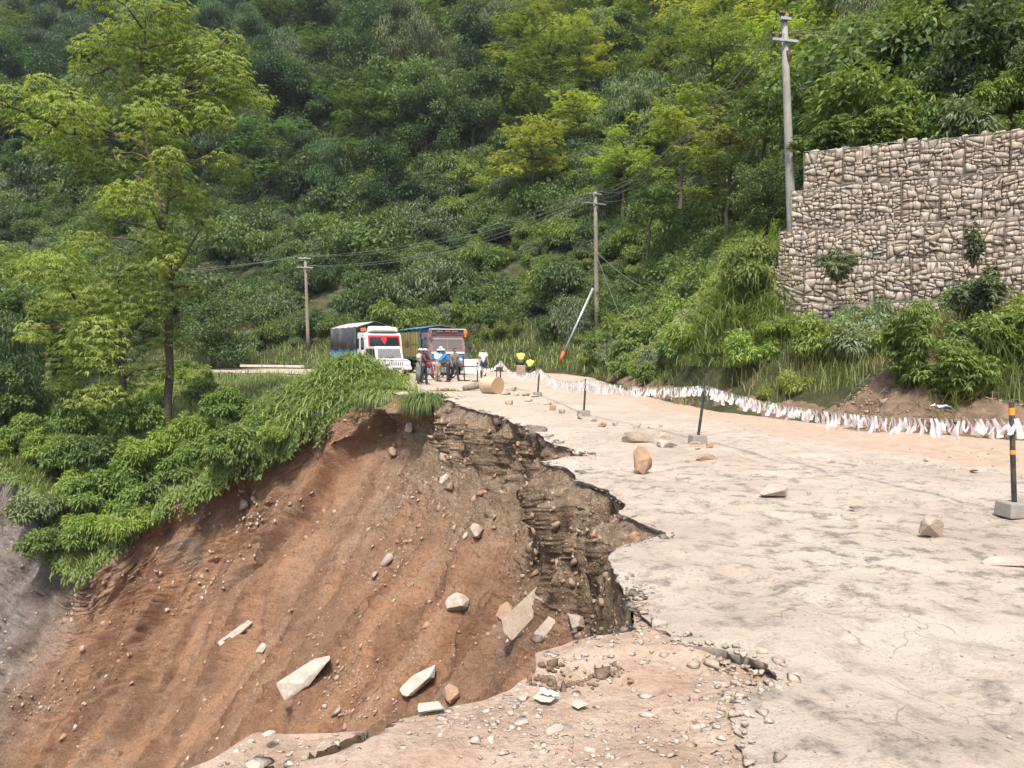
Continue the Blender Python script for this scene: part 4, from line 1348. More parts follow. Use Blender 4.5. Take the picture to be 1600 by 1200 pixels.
for (x, y), z, s in zip(wp, wz, ws):
    q = np.array((x, y)) - WALL_A
    if s < 0.5 or s > 6.5 or (q @ _wn > -1.25 and q @ _wd > -0.5): continue
    px = 800 + x / y * FPX
    if 6.2 < x < 8.6 and 20.5 < y < 26 and rng.random() < 0.75: continue
    nw += 1
    if nw > 290: break
    if math.hypot(x - 7.9, y - 15.5) < 1.5 or (s < 1.0 and y < 17.5): continue
    kind = str(rng.choice(['leafy', 'leafy', 'pale', 'grey', 'pale', 'pale', 'grey'] if px < 1330 else ['leafy', 'grey', 'pale', 'pale', 'grey']))
    sc = rng.uniform(0.75, 1.5) * (1.0 if s > 1.0 else 0.65) * np.clip(y / 22, 0.9, 1.5)
    o = link('weed', WEED[kind], None, (x, y, z - 0.1), (0, 0, rng.uniform(0, 6.28)), (sc, sc, sc * rng.uniform(0.8, 1.3)))
    g = rng.uniform(1.05, 1.5); o.color = (g * rng.uniform(0.98, 1.2), g, g * 0.95, 1)
    tag(o, ('large ' if sc > 1.25 else 'small ' if sc < 0.85 else '') + WL[kind] + (' at the bank foot' if s < 1.2 else ' halfway up the bank' if s < 3 else ' high on the bank') + weed_place(px), 'weed', 'weeds on the roadside bank')

def clump_thing(name, label, px, py, d, R, n, L, mat, seed, droop=1.7, group=None, W=0.03, sink=0.25, z=None):
    rng = np.random.default_rng(seed)
    p = at(px, py, d)
    a = rng.uniform(0, 2 * np.pi, n)
    P = np.column_stack([rng.normal(0, R, n), rng.normal(0, R, n), np.zeros(n)])
    P[:, 2] = np.minimum(np.maximum(hill_z(P[:, :2] + np.array((p.x, p.y)))[0] - p.z, -1.2), 0.35) + sink - 0.08
    V, F, T = arcs(rng, P, a, L * rng.uniform(0.45, 1.15, n), np.full(n, W), 5, 1.15, droop)
    o = link(name, mesh_np(name, V, F, mat, False, {'tint': T}), None, (p.x, p.y, p.z - sink))
    return tag(o, label, 'grass', group)
g_ = 'tall grass clumps left of the stone wall'
for i, (px, py, L_, lab) in enumerate([(1203, 412, 2.0, 'tall bright grass clump at the top of the tuft group, against the concrete pole'), (1176, 440, 2.3, 'largest bright grass clump arching left of the concrete pole'), (1146, 462, 2.0, 'bright grass clump leaning left in the middle of the tuft group'),
                                       (1114, 485, 1.6, 'leftmost bright grass clump of the tuft group above the bank'), (1190, 452, 1.3, 'bright grass clump low between the concrete pole and the wall end'), (1152, 482, 1.1, 'low bright grass clump spilling down the bank under the tall ones'),
                                       (1219, 428, 1.2, 'grass clump squeezed against the left end of the wall'), (1122, 505, 0.9, 'short bright grass clump lowest on the bank below the tuft group'), (1180, 500, 0.9, 'short grass clump under the left end of the wall')]):
    q_ = on_hill(px, py)
    k_s = np.clip(q_.y / 21.0, 0.8, 1.6)
    clump_thing('grass_clump', lab, px, py, q_.y, 0.40 * k_s, 680, 0.78 * L_ * k_s, M['grass_bright'], 61 + i, rng.uniform(1.9, 2.7), g_, 0.024 * k_s, 0.0)
clump_thing('grass_clump', 'pale reedy grass clump under the feathery sapling by the soil heap', 1480, 622, 15.0, 0.28, 420, 1.0, M['grass'], 64, 1.2, None, 0.016)
clump_thing('grass_clump', 'pale tall grass at the foot of the wall near the right frame edge', 1545, 600, 15.4, 0.4, 500, 1.2, M['grass'], 65, 1.3, None, 0.018)
clump_thing('grass_clump', 'dry tan grass clump against the wall foot, under the bank shrubs', 1500, 520, 16.8, 0.3, 420, 1.2, M['grass_dry'], 66, 1.2, None, 0.016)

def sapling(name, label, px, py, d, H, R, mat, seed, n_sp=1500, L=0.16, W=0.028, cat='tree', sink=0.2):
    """young tree: several thin stems carrying feathery sprays"""
    rng = np.random.default_rng(seed)
    p = at(px, py, d)
    t = thing(name, label, cat, (p.x, p.y, p.z - sink))
    lines, C = [], []
    for i in range(9):
        a = i * 2.4; r = R * rng.uniform(0.25, 0.95)
        e = np.array((math.cos(a) * r, math.sin(a) * r, H * rng.uniform(0.5, 1.0) * (1 - 0.35 * r / R)))
        ln = bend(rng, (0, 0, 0), e, 7, 0.06, 0.1)
        lines.append((ln, np.linspace(0.025, 0.006, 7)))
        for k in range(2, 7): C.append(ln[k])
    tv, tf = tube_np(lines, 5)
    link('stem', mesh_np('stem', tv, tf, M['bark'], True), t)
    C = np.array(C) * np.array((1, 1, 1.12))
    i = rng.integers(0, len(C), n_sp)
    d_ = rand_dirs(rng, n_sp)
    Pp = C[i] + d_ * (R * 0.30 * rng.uniform(0.2, 1.1, n_sp))[:, None] * np.array((1, 1, 0.7))
    o = unit(d_ * np.array((1, 1, 0.4)) + rng.normal(0, 0.4, (n_sp, 3)))
    V = sprays(rng, Pp, o, 6, L, W, 1.0, 0.3)
    T = np.repeat(np.clip(0.25 + 0.5 * rng.random(len(C))[i] + rng.normal(0, 0.12, n_sp), 0, 1), 24)
    link('foliage', mesh_np('foliage', V, quads(len(V)), mat, False, {'tint': T}), t)
    return t
sapling('feathery_sapling', 'bright green feathery sapling standing before the stone wall above the soil heap', 1418, 612, 15.6, 2.75, 0.58, M['leaf_light'], 71, 2000, 0.15, 0.026)
sapling('feathery_sapling', 'low feathery sapling with yellow green fronds right of the soil heap', 1495, 600, 14.6, 0.95, 0.7, M['leaf_light'], 72, 1100, 0.14, 0.03)
sapling('shrub', 'leafy green shrub growing against the right part of the wall', 1530, 490, 16.6, 1.3, 0.62, M['leaf_grey'], 73, 1500, 0.13, 0.045, 'shrub')
sapling('shrub', 'leafy shrub at the right frame edge in front of the wall', 1600, 560, 15.0, 1.2, 0.55, M['leaf_light'], 74, 1300, 0.13, 0.04, 'shrub')
sapling('climber', 'dusty green climber hanging high on the right part of the wall', 1520, 405, 17.3, 1.2, 0.16, M['leaf_grey'], 75, 360, 0.10, 0.03, 'climber')
sapling('shrub', 'grey green shrub rooted in the middle of the wall on a ledge', 1308, 430, 19.3, 0.85, 0.42, M['leaf_grey'], 76, 900, 0.13, 0.028, 'shrub')
sapling('shrub', 'fresh green shrub spilling over the wall top from behind', 1370, 235, 20.6, 1.3, 0.9, M['leaf_light'], 77, 1100, 0.17, 0.05, 'shrub')
sapling('shrub', 'dark shrub on the slope between the concrete pole and wall top', 1290, 260, 23.5, 1.8, 1.1, M['leaf_mid'], 78, 1400, 0.18, 0.05, 'shrub')

# slope right above the wall: shrubs and small trees in the top right corner
rng = np.random.default_rng(311)
tp = [(1275, 215, 26, 'round_dark', 0.42), (1345, 150, 27, 'round_mid', 0.46), (1440, 170, 25, 'airy_light', 0.42), (1530, 160, 24, 'droop_grey', 0.42), (1620, 190, 22, 'round_mid', 0.40),
      (1590, 40, 26, 'round_dark', 0.5), (1470, 60, 29, 'round_mid', 0.5), (1380, 20, 33, 'droop_grey', 0.62), (1290, 60, 36, 'airy_yellow', 0.65), (1180, 160, 38, 'round_mid', 0.6), (1190, 270, 31, 'round_dark', 0.40),
      (1130, 240, 42, 'airy_light', 0.62), (1060, 190, 48, 'airy_yellow', 0.68), (1120, 90, 50, 'airy_light', 0.75), (1010, 300, 50, 'round_mid', 0.5), (1240, 330, 27, 'broad', 0.3)]
for px, py, d, kind, sc in tp:
    x = (px - 800) / FPX * d
    zt = at(px, py, d).z
    zg = hill_z([(x, d)])[0][0]
    if kind == 'broad': continue
    tree(kind, (x, d, max(zg - 0.2, zt - 7.2 * sc)), sc, rng.uniform(0, 6.28), KIND_LOOK[kind] + f' crowding the slope {"right above the stone wall" if px > 1250 else "behind the grey concrete pole"}', 'small trees above the stone wall', tuple(rng.uniform(0.9, 1.15, 3) * np.array((1, 1, 0.9))), 0.2)
k2 = spread(rng, 330, (5.5, 26), (19.5, 38), 0.85, lambda x, y: x < 0.70 * y + 1.5)
kz, ks = hill_z(k2)
nb2 = 0
_o = np.argsort(k2[:, 1] - 0.3 * k2[:, 0]); k2, kz, ks = k2[_o], kz[_o], ks[_o]
for (x, y), z, s in zip(k2, kz, ks):
    q = np.array((x, y)) - WALL_A
    if (q @ _wn < 0.95 and q @ _wd > -1.0) or s < 2.5 or q @ _wd < -3 or nb2 >= 115 or (x < 9.6 and y < 26): continue
    nb2 += 1
    kind = str(rng.choice(['broad_mid', 'light', 'grey', 'broad_dark', 'yellow']))
    o = link('bush', BUSH[kind], None, (x, y, z - 0.1), (0, 0, rng.uniform(0, 6.28)), rng.uniform(0.42, 0.8))
    o.color = (1.05, 1.05, 0.95, 1); px_ = 800 + x / y * FPX
    tag(o, BL[kind] + (' on the slope by the grey pole' if px_ < 1290 else ' on the slope above the wall middle' if px_ < 1440 else ' on the slope above the wall, right side'), 'bush', 'bushes behind the stone wall')

for iu, u_ in enumerate(np.arange(0.2, 12.5, 0.62)):
    for b_ in (1.0, 1.6, 2.25, 3.0, 3.9, 5.0, 6.2):
        q = WALL_A + _wd * (u_ + rng.normal(0, 0.12)) + _wn * (b_ + rng.normal(0, 0.12))
        kind = str(rng.choice(['leafy', 'pale', 'grey', 'pale']))
        sc = rng.uniform(0.9, 1.5) * (0.75 if b_ < 1.3 else 1.15)
        o = link('slope_shrub', WEED[kind], None, (q[0], q[1], hill_z([q])[0][0] - 0.05), (0, 0, rng.uniform(0, 6.28)), sc)
        o.color = (1.05, 1.08, 0.95, 1)
        tag(o, WL[kind].replace('weed', 'shrub') + (' just behind the wall top near its left end' if u_ < 1.8 else ' just behind the middle of the wall top' if u_ < 3.6 else ' behind the wall top at the right'), 'shrub', 'shrubs just behind the wall top')
# ---- left ledge: the two feathery trees
def blob_tree(label, d0, trunk_px, stems_px, blobs, mat, seed, dens=1.0, tint=0.0):
    rng = np.random.default_rng(seed)
    base = at(*trunk_px[0], d0)
    t = thing('feathery_tree', label, 'tree', base)
    u = d0 / FPX
    def L(px, py, dd=0.0): return np.array(at(px, py, d0)) + np.array((0, dd, 0)) - np.array(base)
    main = np.array([L(*p) for p in trunk_px]); main[0, 2] -= 0.5
    def dense(pl, k=4):
        s = np.linspace(0, 1, len(pl)); q = np.linspace(0, 1, (len(pl) - 1) * k + 1)
        o = np.stack([np.interp(q, s, pl[:, i]) for i in range(3)], 1)
        o[1:-1] = (o[:-2] + o[1:-1] * 2 + o[2:]) / 4
        return o + np.concatenate([[[0, 0, 0]], rng.normal(0, 0.035, (len(o) - 1, 3))])
    mp = dense(main)
    lines = [(mp, np.linspace(6.8 * u, 1.0 * u, len(mp)))]
    nodes = [mp]
    for st in stems_px:
        q = dense(np.array([L(*p) for p in st])); lines.append((q, np.linspace(4.0 * u, 0.8 * u, len(q)))); nodes.append(q)
    NP = np.concatenate(nodes)
    Vs, Ts = [], []
    for px, py, r in blobs:
        r = r * u
        c = L(px, py, rng.normal(0, 0.9) * min(1.6, 1.0 + r))
        low = NP[NP[:, 2] < c[2] + 0.2]
        src = low[np.argmin(np.linalg.norm(low - c, axis=1) + 0.3 * np.abs(low[:, 2] - c[2] + 0.8))] if len(low) else NP[0]
        br = bend(rng, src, c, 6, 0.07, 0.08)
        lines.append((br, np.linspace(2.0 * u, 0.6 * u, 6)))
        for _ in range(5):
            e = c + rand_dirs(rng, 1)[0] * r * 0.9 * np.array((1, 1, 0.5))
            lines.append((bend(rng, br[rng.integers(3, 6)], e, 4, 0.08, 0.05), np.linspace(0.7 * u, 0.25 * u, 4)))
        k = int(300 * dens * (r / (45 * u)) ** 2)
        dd = rand_dirs(rng, k)
        layer = rng.choice([-0.55, -0.1, 0.35, 0.75], k) + rng.normal(0, 0.10, k)
        rad = np.sqrt(rng.random(k)) * np.sqrt(np.clip(1.15 - layer ** 2, 0.15, 1))
        a = rng.uniform(0, 2 * np.pi, k)
        p = c + np.column_stack([np.cos(a) * rad, np.sin(a) * rad, layer * 0.62 - 0.18 * rad]) * r * 1.12
        o = unit(np.column_stack([np.cos(a), np.sin(a), rng.normal(-0.05, 0.2, k)]) + rng.normal(0, 0.35, (k, 3)) * np.array((1, 1, 0.4)))
        Vs.append(sprays(rng, p, o, 6, 8.6 * u, 1.6 * u, 0.85, 0.42))
        Ts.append(np.repeat(np.clip(rng.uniform(0.25, 0.65) + 0.18 * layer + rng.normal(0, 0.13, k) + tint, 0, 1), 24))
    tv, tf = tube_np(lines, 6)
    link('trunk', mesh_np('trunk', tv, tf, M['bark'], True), t)
    V = np.concatenate(Vs)
    c = link('crown', mesh_np('crown', V, quads(len(V)), mat, False, {'tint': np.concatenate(Ts)}), t)
    return t
blob_tree('tall slim feathery tree with yellow green layered crown on the ledge', 33.0,
          [(262, 664), (264, 560), (264, 450), (261, 390), (252, 340), (240, 270), (225, 200), (218, 120), (228, 30)],
          [[(258, 335), (268, 260), (268, 190), (292, 120), (335, 85)], [(226, 225), (190, 210), (130, 215), (80, 200)], [(264, 440), (290, 400), (318, 352)], [(222, 160), (180, 110), (150, 85)]],
          [(230, 28, 52), (190, 60, 50), (272, 48, 48), (232, 90, 58), (150, 78, 36), (312, 80, 44), (342, 50, 28), (356, 112, 38), (382, 145, 24), (128, 112, 28),
           (198, 140, 54), (262, 150, 54), (312, 160, 40), (130, 172, 40), (82, 190, 36), (50, 200, 20), (160, 205, 48), (118, 236, 30), (222, 215, 48), (280, 215, 44), (322, 232, 34), (352, 256, 20), (138, 270, 24),
           (230, 280, 44), (282, 286, 36), (322, 276, 20), (208, 322, 36), (262, 330, 38), (312, 346, 24), (228, 372, 36), (292, 392, 28), (320, 424, 18), (240, 410, 30), (35, 197, 24), (62, 212, 28), (20, 190, 13), (100, 180, 30), (170, 250, 32), (378, 118, 22), (365, 140, 26), (345, 150, 28), (250, 350, 30), (160, 345, 28), (190, 390, 26), (100, 150, 26), (180, 300, 32), (300, 310, 28), (255, 445, 26), (300, 450, 20), (236, 480, 22), (285, 500, 16), (180, 20, 26), (270, 12, 30), (95, 225, 26), (350, 190, 26)],
          M['leaf_yellow'], 401, 0.95)
blob_tree('smaller yellow green feathery tree left of the tall one, with spreading low crown', 32.5,
          [(193, 645), (191, 570), (187, 500), (184, 430)], [[(190, 560), (160, 500), (120, 470), (75, 480)], [(189, 540), (230, 490), (268, 470)]],
          [(190, 418, 46), (142, 430, 40), (236, 432, 36), (108, 465, 38), (68, 482, 24), (168, 470, 50), (228, 480, 38), (266, 470, 24), (130, 512, 38), (192, 522, 44), (248, 522, 30), (90, 517, 22), (122, 552, 30), (205, 560, 30), (160, 592, 28), (236, 575, 24), (100, 590, 26), (140, 620, 24), (210, 610, 26), (60, 520, 20), (170, 640, 20)],
          M['leaf_yellow'], 402, 1.15, -0.06)

# trees and shrubs further along the ledge on the left
rng = np.random.default_rng(321)
for px, d, kind, sc, lab in [(20, 44, 'round_mid', 0.95, 'green broadleaf tree at the left frame edge, beyond the feathery trees'), (82, 50, 'airy_light', 0.95, 'light feathery tree behind the gap left of the tall tree'),
                             (-30, 38, 'droop_dark', 0.85, 'dark drooping tree cut by the left frame edge'), (118, 58, 'round_dark', 1.05, 'dark broadleaf tree behind the smaller feathery tree'),
                             (35, 60, 'airy_light', 1.25, 'large light feathery tree far left behind the gully'), (330, 60, 'round_dark', 0.8, 'dark tree behind the road bend right of the tall tree'),
                             (5, 33.5, 'slim_mid', 0.55, 'small slender tree above the grey mud slope')]:
    x = (px - 800) / FPX * d
    z = ledge_z(x, d) if d < 56 else hill_z([(x, d)])[0][0]
    tree(kind, (x, d, z), sc, rng.uniform(0, 6.28), lab, None, (0.95, 1.0, 0.95), 0.3)

# single shrubs over the ledge
lp = spread(rng, 75, (-34, -6.5), (27.6, 52), lambda x, y: 1.25, lambda x, y: x > -0.70 * y - 2)
k_ = 0
def ledge_place(px, y):
    a = 'at the left frame edge' if px < 90 else 'left of the smaller feathery tree' if px < 180 else 'between the two feathery tree trunks' if px < 262 else 'right of the tall tree trunk' if px < 350 else 'left of the grass mound'
    return ('near the broken edge, ' if y < 32 else 'in the middle, ' if y < 40 else 'far back, ') + a
for x, y in lp:
    dmin = np.min(np.hypot(LGP[:, 0] - x, LGP[:, 1] - y))
    if dmin > 0.8: continue
    px = 800 + x / y * FPX
    if px > 470 or (y > 38 and px > 330): continue
    kind = str(rng.choice(['leafy', 'pale', 'pale', 'leafy', 'grey']))
    sc = rng.uniform(1.1, 1.8) * (0.75 if px > 380 else 1.0)
    o = link('shrub', WEED[kind], None, (x, y, ledge_z(x, y) - 0.15), (0, 0, rng.uniform(0, 6.28)), (sc, sc, sc * rng.uniform(0.8, 1.15)))
    g = rng.uniform(1.1, 1.5); o.color = (g * 1.05, g, g * 0.85, 1)
    tag(o, f'{ {"leafy": "leafy green", "pale": "light green shooting", "dark": "dark green", "grey": "greyish narrow leaved"}[kind]} ledge shrub {ledge_place(px, y)}', 'shrub', 'shrubs on the grassy ledge')
    k_ += 1
# shrubs along the broken edge, hanging over it
for i, (px, py, d, sc, kind) in enumerate([(130, 860, 28.2, 1.5, 'leafy'), (165, 838, 28.4, 1.7, 'pale'), (205, 815, 28.6, 1.6, 'leafy'), (150, 800, 29.2, 1.8, 'leafy'), (245, 785, 28.8, 1.6, 'dark'), (115, 775, 30.2, 1.6, 'pale'), (190, 770, 29.6, 1.9, 'leafy'),
                                           (285, 755, 29.0, 1.5, 'leafy'), (235, 725, 30, 1.9, 'pale'), (320, 728, 29.2, 1.4, 'leafy'), (150, 725, 30.5, 1.7, 'dark'), (95, 735, 31, 1.6, 'leafy'), (362, 703, 29.2, 1.4, 'dark'), (60, 715, 31.8, 1.5, 'pale'),
                                           (300, 690, 30.5, 1.6, 'pale'), (402, 688, 29.3, 1.2, 'leafy'), (205, 680, 31, 1.7, 'leafy'), (30, 690, 32.4, 1.4, 'leafy'), (350, 655, 31, 1.5, 'leafy'), (110, 680, 32, 1.6, 'leafy')]):
    p = at(px, py, d)
    o = link('shrub', WEED[kind], None, (p.x, p.y + 0.25, p.z - 0.12), (0, 0, i * 1.7), (sc, sc, sc))
    o.color = (1.3, 1.32, 1.0, 1)
    tag(o, f'{ {"leafy": "leafy green", "pale": "light feathery", "dark": "dark green"}[kind]} shrub overhanging the landslide edge {"at its lowest left tip" if px < 170 and py > 790 else "above the grey mud slope" if px < 120 else "below the smaller feathery tree" if px < 230 else "below the tall tree" if px < 310 else "right of the tall tree"}', 'shrub', 'shrubs along the landslide edge')

# creeping grass and vines over the ledge, the mound and down over the edge
rng = np.random.default_rng(331)
a = rng.integers(0, NL - 1, 60000); b = (rng.random(60000) ** 1.3 * (ML - 1)).astype(int)
Pc = LG[a, b] + rng.normal(0, 0.12, (60000, 3)) * np.array((1, 1, 0.4))
Pc = Pc[(np.abs(Pc[:, 0]) < 0.70 * Pc[:, 1] + 1) & (Pc[:, 1] < 56)]
V, Fq_, Ft_, T = blades(rng, Pc, rng.uniform(0.25, 0.75, len(Pc)), rng.uniform(0.025, 0.05, len(Pc)), 0.9)
stuff(link('ledge_grass', mesh_np('ledge_grass', V, [Fq_, Ft_], M['grass'], False, {'tint': T})), 'tangled grass and herbs covering the ledge')
mm = 26000
x = rng.normal(-6.9, 1.5, mm); y = rng.normal(31.6, 1.6, mm)
x[: mm // 3] = rng.normal(-9.2, 1.7, mm // 3)
kd = np.array([np.argmin((LGP[:, 0] - q) ** 2 + (LGP[:, 1] - r) ** 2) for q, r in zip(x[::4], y[::4])]).repeat(4)[:mm]
dd = np.hypot(LGP[kd, 0] - x, LGP[kd, 1] - y) < 0.9
Pm = np.column_stack([x, y, LGP[kd, 2] + 0.02])[dd]
V, F, T = arcs(rng, Pm, rng.normal(-1.9, 1.0, len(Pm)), rng.uniform(0.45, 1.0, len(Pm)), np.full(len(Pm), 0.04), 3, 0.9, 2.4)
stuff(link('mound_grass', mesh_np('mound_grass', V, F, M['grass_bright'], False, {'tint': T})), 'bright trailing grass on the mound before the white truck')
# hanging strands
Vh, Th, Lr = [], [], []
fa = fr_arc
for _ in range(520):
    q = rng.random() ** 1.4 * 0.62
    p0 = np.array([np.interp(q, fa, FAR_RIM[:, k]) for k in range(3)]) + np.array((rng.normal(0, 0.15), rng.normal(-0.1, 0.12), 0.12))
    ln = rng.uniform(0.25, 1.25) * (1.15 if q < 0.22 else 0.6)
    k = int(ln * 26)
    tt = np.linspace(0, 1, k)
    pp = p0 + np.column_stack([-0.28 * tt * ln + rng.normal(0, 0.05, k), -0.34 * tt * ln + rng.normal(0, 0.05, k) - 0.12 * np.sin(tt * 3), -tt * ln * 0.85])
    D = unit(np.column_stack([rng.normal(0, 0.5, k), rng.normal(-0.3, 0.4, k), rng.normal(-0.7, 0.3, k)]))
    U = unit(np.column_stack([rng.normal(0, 0.4, k), -np.ones(k), np.ones(k) * 0.6]))
    v, f = leaf_quads(pp, D, U, rng.uniform(0.10, 0.24, k), rng.uniform(0.04, 0.08, k), 0.1)
    Vh.append(v); Th.append(np.repeat(np.clip(rng.uniform(0.2, 0.8) + rng.normal(0, 0.1, k), 0, 1), 4))
V = np.concatenate(Vh)
stuff(link('hanging_creepers', mesh_np('hanging_creepers', V, quads(len(V)), M['leaf_light'], False, {'tint': np.concatenate(Th)})), 'green creepers hanging over the broken edge of the ledge')
for _ in range(260):
    q = rng.uniform(0.45, 1.0)
    p0 = np.array([np.interp(q, fa, FAR_RIM[:, k]) for k in range(3)]) + np.array((rng.normal(0, 0.2), -0.1, 0.05))
    ln = rng.uniform(0.5, 2.2)
    tt = np.linspace(0, 1, 5)
    Lr.append((p0 + np.column_stack([0.25 * ln * tt * rng.normal(0, 1), -0.55 * ln * tt, -ln * tt * 0.8]) + rng.normal(0, 0.04, (5, 3)), np.full(5, rng.uniform(0.008, 0.02))))
tv, tf = tube_np(Lr, 4)
stuff(link('hanging_roots', mesh_np('hanging_roots', tv, tf, M['root'])), 'pale dead roots hanging over the grey mud slope')
# tuft hanging from the head of the slide and a patch of dry weeds on its face
for px, py, d, n_, L_, mt, lab, nm in [(672, 622, 25.6, 500, 1.5, 'grass', 'tuft of grass hanging over the broken road edge behind the log', 'grass_tuft'), (604, 618, 28.7, 650, 1.3, 'grass_bright', 'trailing grass over the corner where the ledge meets the broken road', 'grass_tuft'), (636, 612, 29.5, 300, 0.5, 'grass_bright', 'short bright grass at the corner of the broken road edge', 'grass_tuft'),
                                        (700, 612, 29.3, 260, 0.45, 'grass_dry', 'dry flattened grass lying on the dusty road beside the log', 'grass_tuft')]:
    p = at(px, py, d)
    az = rng.normal(-1.9, 0.5, n_)
    V, F, T = arcs(rng, np.column_stack([rng.normal(0, 0.30, n_), rng.normal(0, 0.2, n_), np.zeros(n_)]), az, L_ * rng.uniform(0.5, 1.1, n_), np.full(n_, 0.035), 5, 0.35, 2.6 if L_ > 1 else 1.0)
    tag(link(nm, mesh_np(nm, V, F, M[mt], False, {'tint': T}), None, p), lab, 'grass')
# grass along the inner edge of the far bend
rng = np.random.default_rng(339)
q_ = rng.uniform(0.30, 0.80, 14000)
P = np.stack([np.interp(q_, e2_arc, E2[:, 0]), np.interp(q_, e2_arc, E2[:, 1])], 1) + rng.normal(0, 0.45, (14000, 2)) + np.array((-0.1, -0.5))
V, Fq_, Ft_, T = blades(rng, np.column_stack([P, np.full(len(P), -0.15)]), rng.uniform(0.45, 1.05, len(P)), rng.uniform(0.04, 0.08, len(P)), 0.6)
stuff(link('inner_verge_grass', mesh_np('inner_verge_grass', V, [Fq_, Ft_], M['grass'], False, {'tint': T})), 'tall grass along the inner edge of the far road bend')
# grass along the foot of the hillside at the far bend
rng = np.random.default_rng(341)
n = 60000
yb = rng.uniform(40, 75, n); P = np.column_stack([rng.uniform(-48, 7, n), yb])
z, s = hill_z(P)
ok = (s > 0.15) & (s < 4.5) & (np.abs(P[:, 0]) < 0.69 * P[:, 1])
P, z = P[ok][:22000], z[ok][:22000]
V, Fq_, Ft_, T = blades(rng, np.column_stack([P, z - 0.05]), rng.uniform(0.35, 1.0, len(P)), rng.uniform(0.05, 0.09, len(P)), 0.6)
stuff(link('verge_grass', mesh_np('verge_grass', V, [Fq_, Ft_], M['grass'], False, {'tint': T})), 'green grass along the outside of the road bend')
# ------------------------------------------------------------------ rocks
def hull_rock(name, seed, s, mat, n=20, top=0.7, skew=(0, 0), sub=True):
    rng = np.random.default_rng(seed)
    p = rand_dirs(rng, n)
    p = np.sign(p) * np.abs(p) ** 0.62 * rng.uniform(0.82, 1.0, (n, 1))
    p[:, 2] = np.maximum(p[:, 2], -0.75)
    up = (p[:, 2] + 1) / 2
    p[:, :2] *= (1 - (1 - top) * up)[:, None]
    p[:, 0] += skew[0] * up; p[:, 1] += skew[1] * up
    bm = bmesh.new()
    vs = [bm.verts.new(v) for v in p]
    r = bmesh.ops.convex_hull(bm, input=vs)
    bmesh.ops.delete(bm, geom=[v for v in bm.verts if not v.link_faces], context='VERTS')
    bmesh.ops.bevel(bm, geom=list(bm.edges), offset=0.022, segments=1, affect='EDGES')
    if sub:
        bmesh.ops.triangulate(bm, faces=bm.faces)
        bmesh.ops.subdivide_edges(bm, edges=list(bm.edges), cuts=2 if max(s) > 0.3 else 1)
    V = np.array([v.co for v in bm.verts])
    V = V + (fbm(V * 2.4 + seed, 3, seed) * 0.055 + fbm(V * 8 + seed, 3, seed + 1) * 0.022)[:, None] * unit(V)
    lo, hi = V.min(0), V.max(0)
    V = (V - (lo + hi) / 2) / (hi - lo)
    V[:, 2] += 0.5
    V *= np.array(s)
    for v, c in zip(bm.verts, V): v.co = c
    bmesh.ops.recalc_face_normals(bm, faces=bm.faces)
    me = bpy.data.meshes.new(name); bm.to_mesh(me); bm.free()
    me.materials.append(mat)
    a = me.attributes.new('tint', 'FLOAT', 'POINT')
    return me
def rock(name, label, px, py, w, h, mat, seed, depth=None, rz=0.0, top=0.75, skew=(0, 0), n=20, group=None, sink=0.04, z=0.0, tilt=(0, 0)):
    p = at(px, py, z=z)
    u = p.y / FPX
    W, Hh = w * u, h * u
    dd = W * 0.75 if depth is None else depth
    o = link(name, hull_rock(name, seed, (W, dd, Hh * (1 + sink)), M[mat], n, top, skew), None, (p.x, p.y + dd * 0.4, z - Hh * sink), (tilt[0], tilt[1], rz))
    return tag(o, label, 'rock', group)

rock('boulder', 'upright brown boulder standing on the asphalt near the broken edge', 1007, 740, 33, 44, 'rock_brown', 3, None, 0.3, 0.45, (-0.35, 0.1), 18)
rock('boulder', 'long tan slab rock with a flat pale top behind the upright boulder', 1000, 692, 54, 18, 'rock', 5, 0.35, 0.1, 1.15, (0, 0), 18)
rock('rock', 'small whitish rock right of the long slab rock', 1043, 699, 30, 12, 'rock_pale', 7, None, 0.4)
rock('rock', 'thin flat brown rock lying right of the upright boulder', 1106, 719, 40, 9, 'rock_brown', 9, 0.16, 0.15)
rock('rock', 'flat cream topped rock alone on the asphalt in the middle of the road', 1213, 777, 45, 17, 'rock', 12, None, -0.1, 1.1)
rock('rock', 'rounded tan rock alone on the road nearest the striped post', 1458, 841, 33, 33, 'rock', 14, None, 0.4, 0.7)
rock('rock', 'thin pale slab rock cut by the right frame edge', 1585, 888, 72, 13, 'rock', 16, 0.2, 0.12)
rock('rock', 'flat brown stone at the foot of the leaning middle post', 1088, 695, 22, 5, 'rock_brown', 18, 0.12)
rock('rock', 'small dark cube of rock right of the leaning middle post', 1110, 700, 11, 9, 'rock_brown', 20)
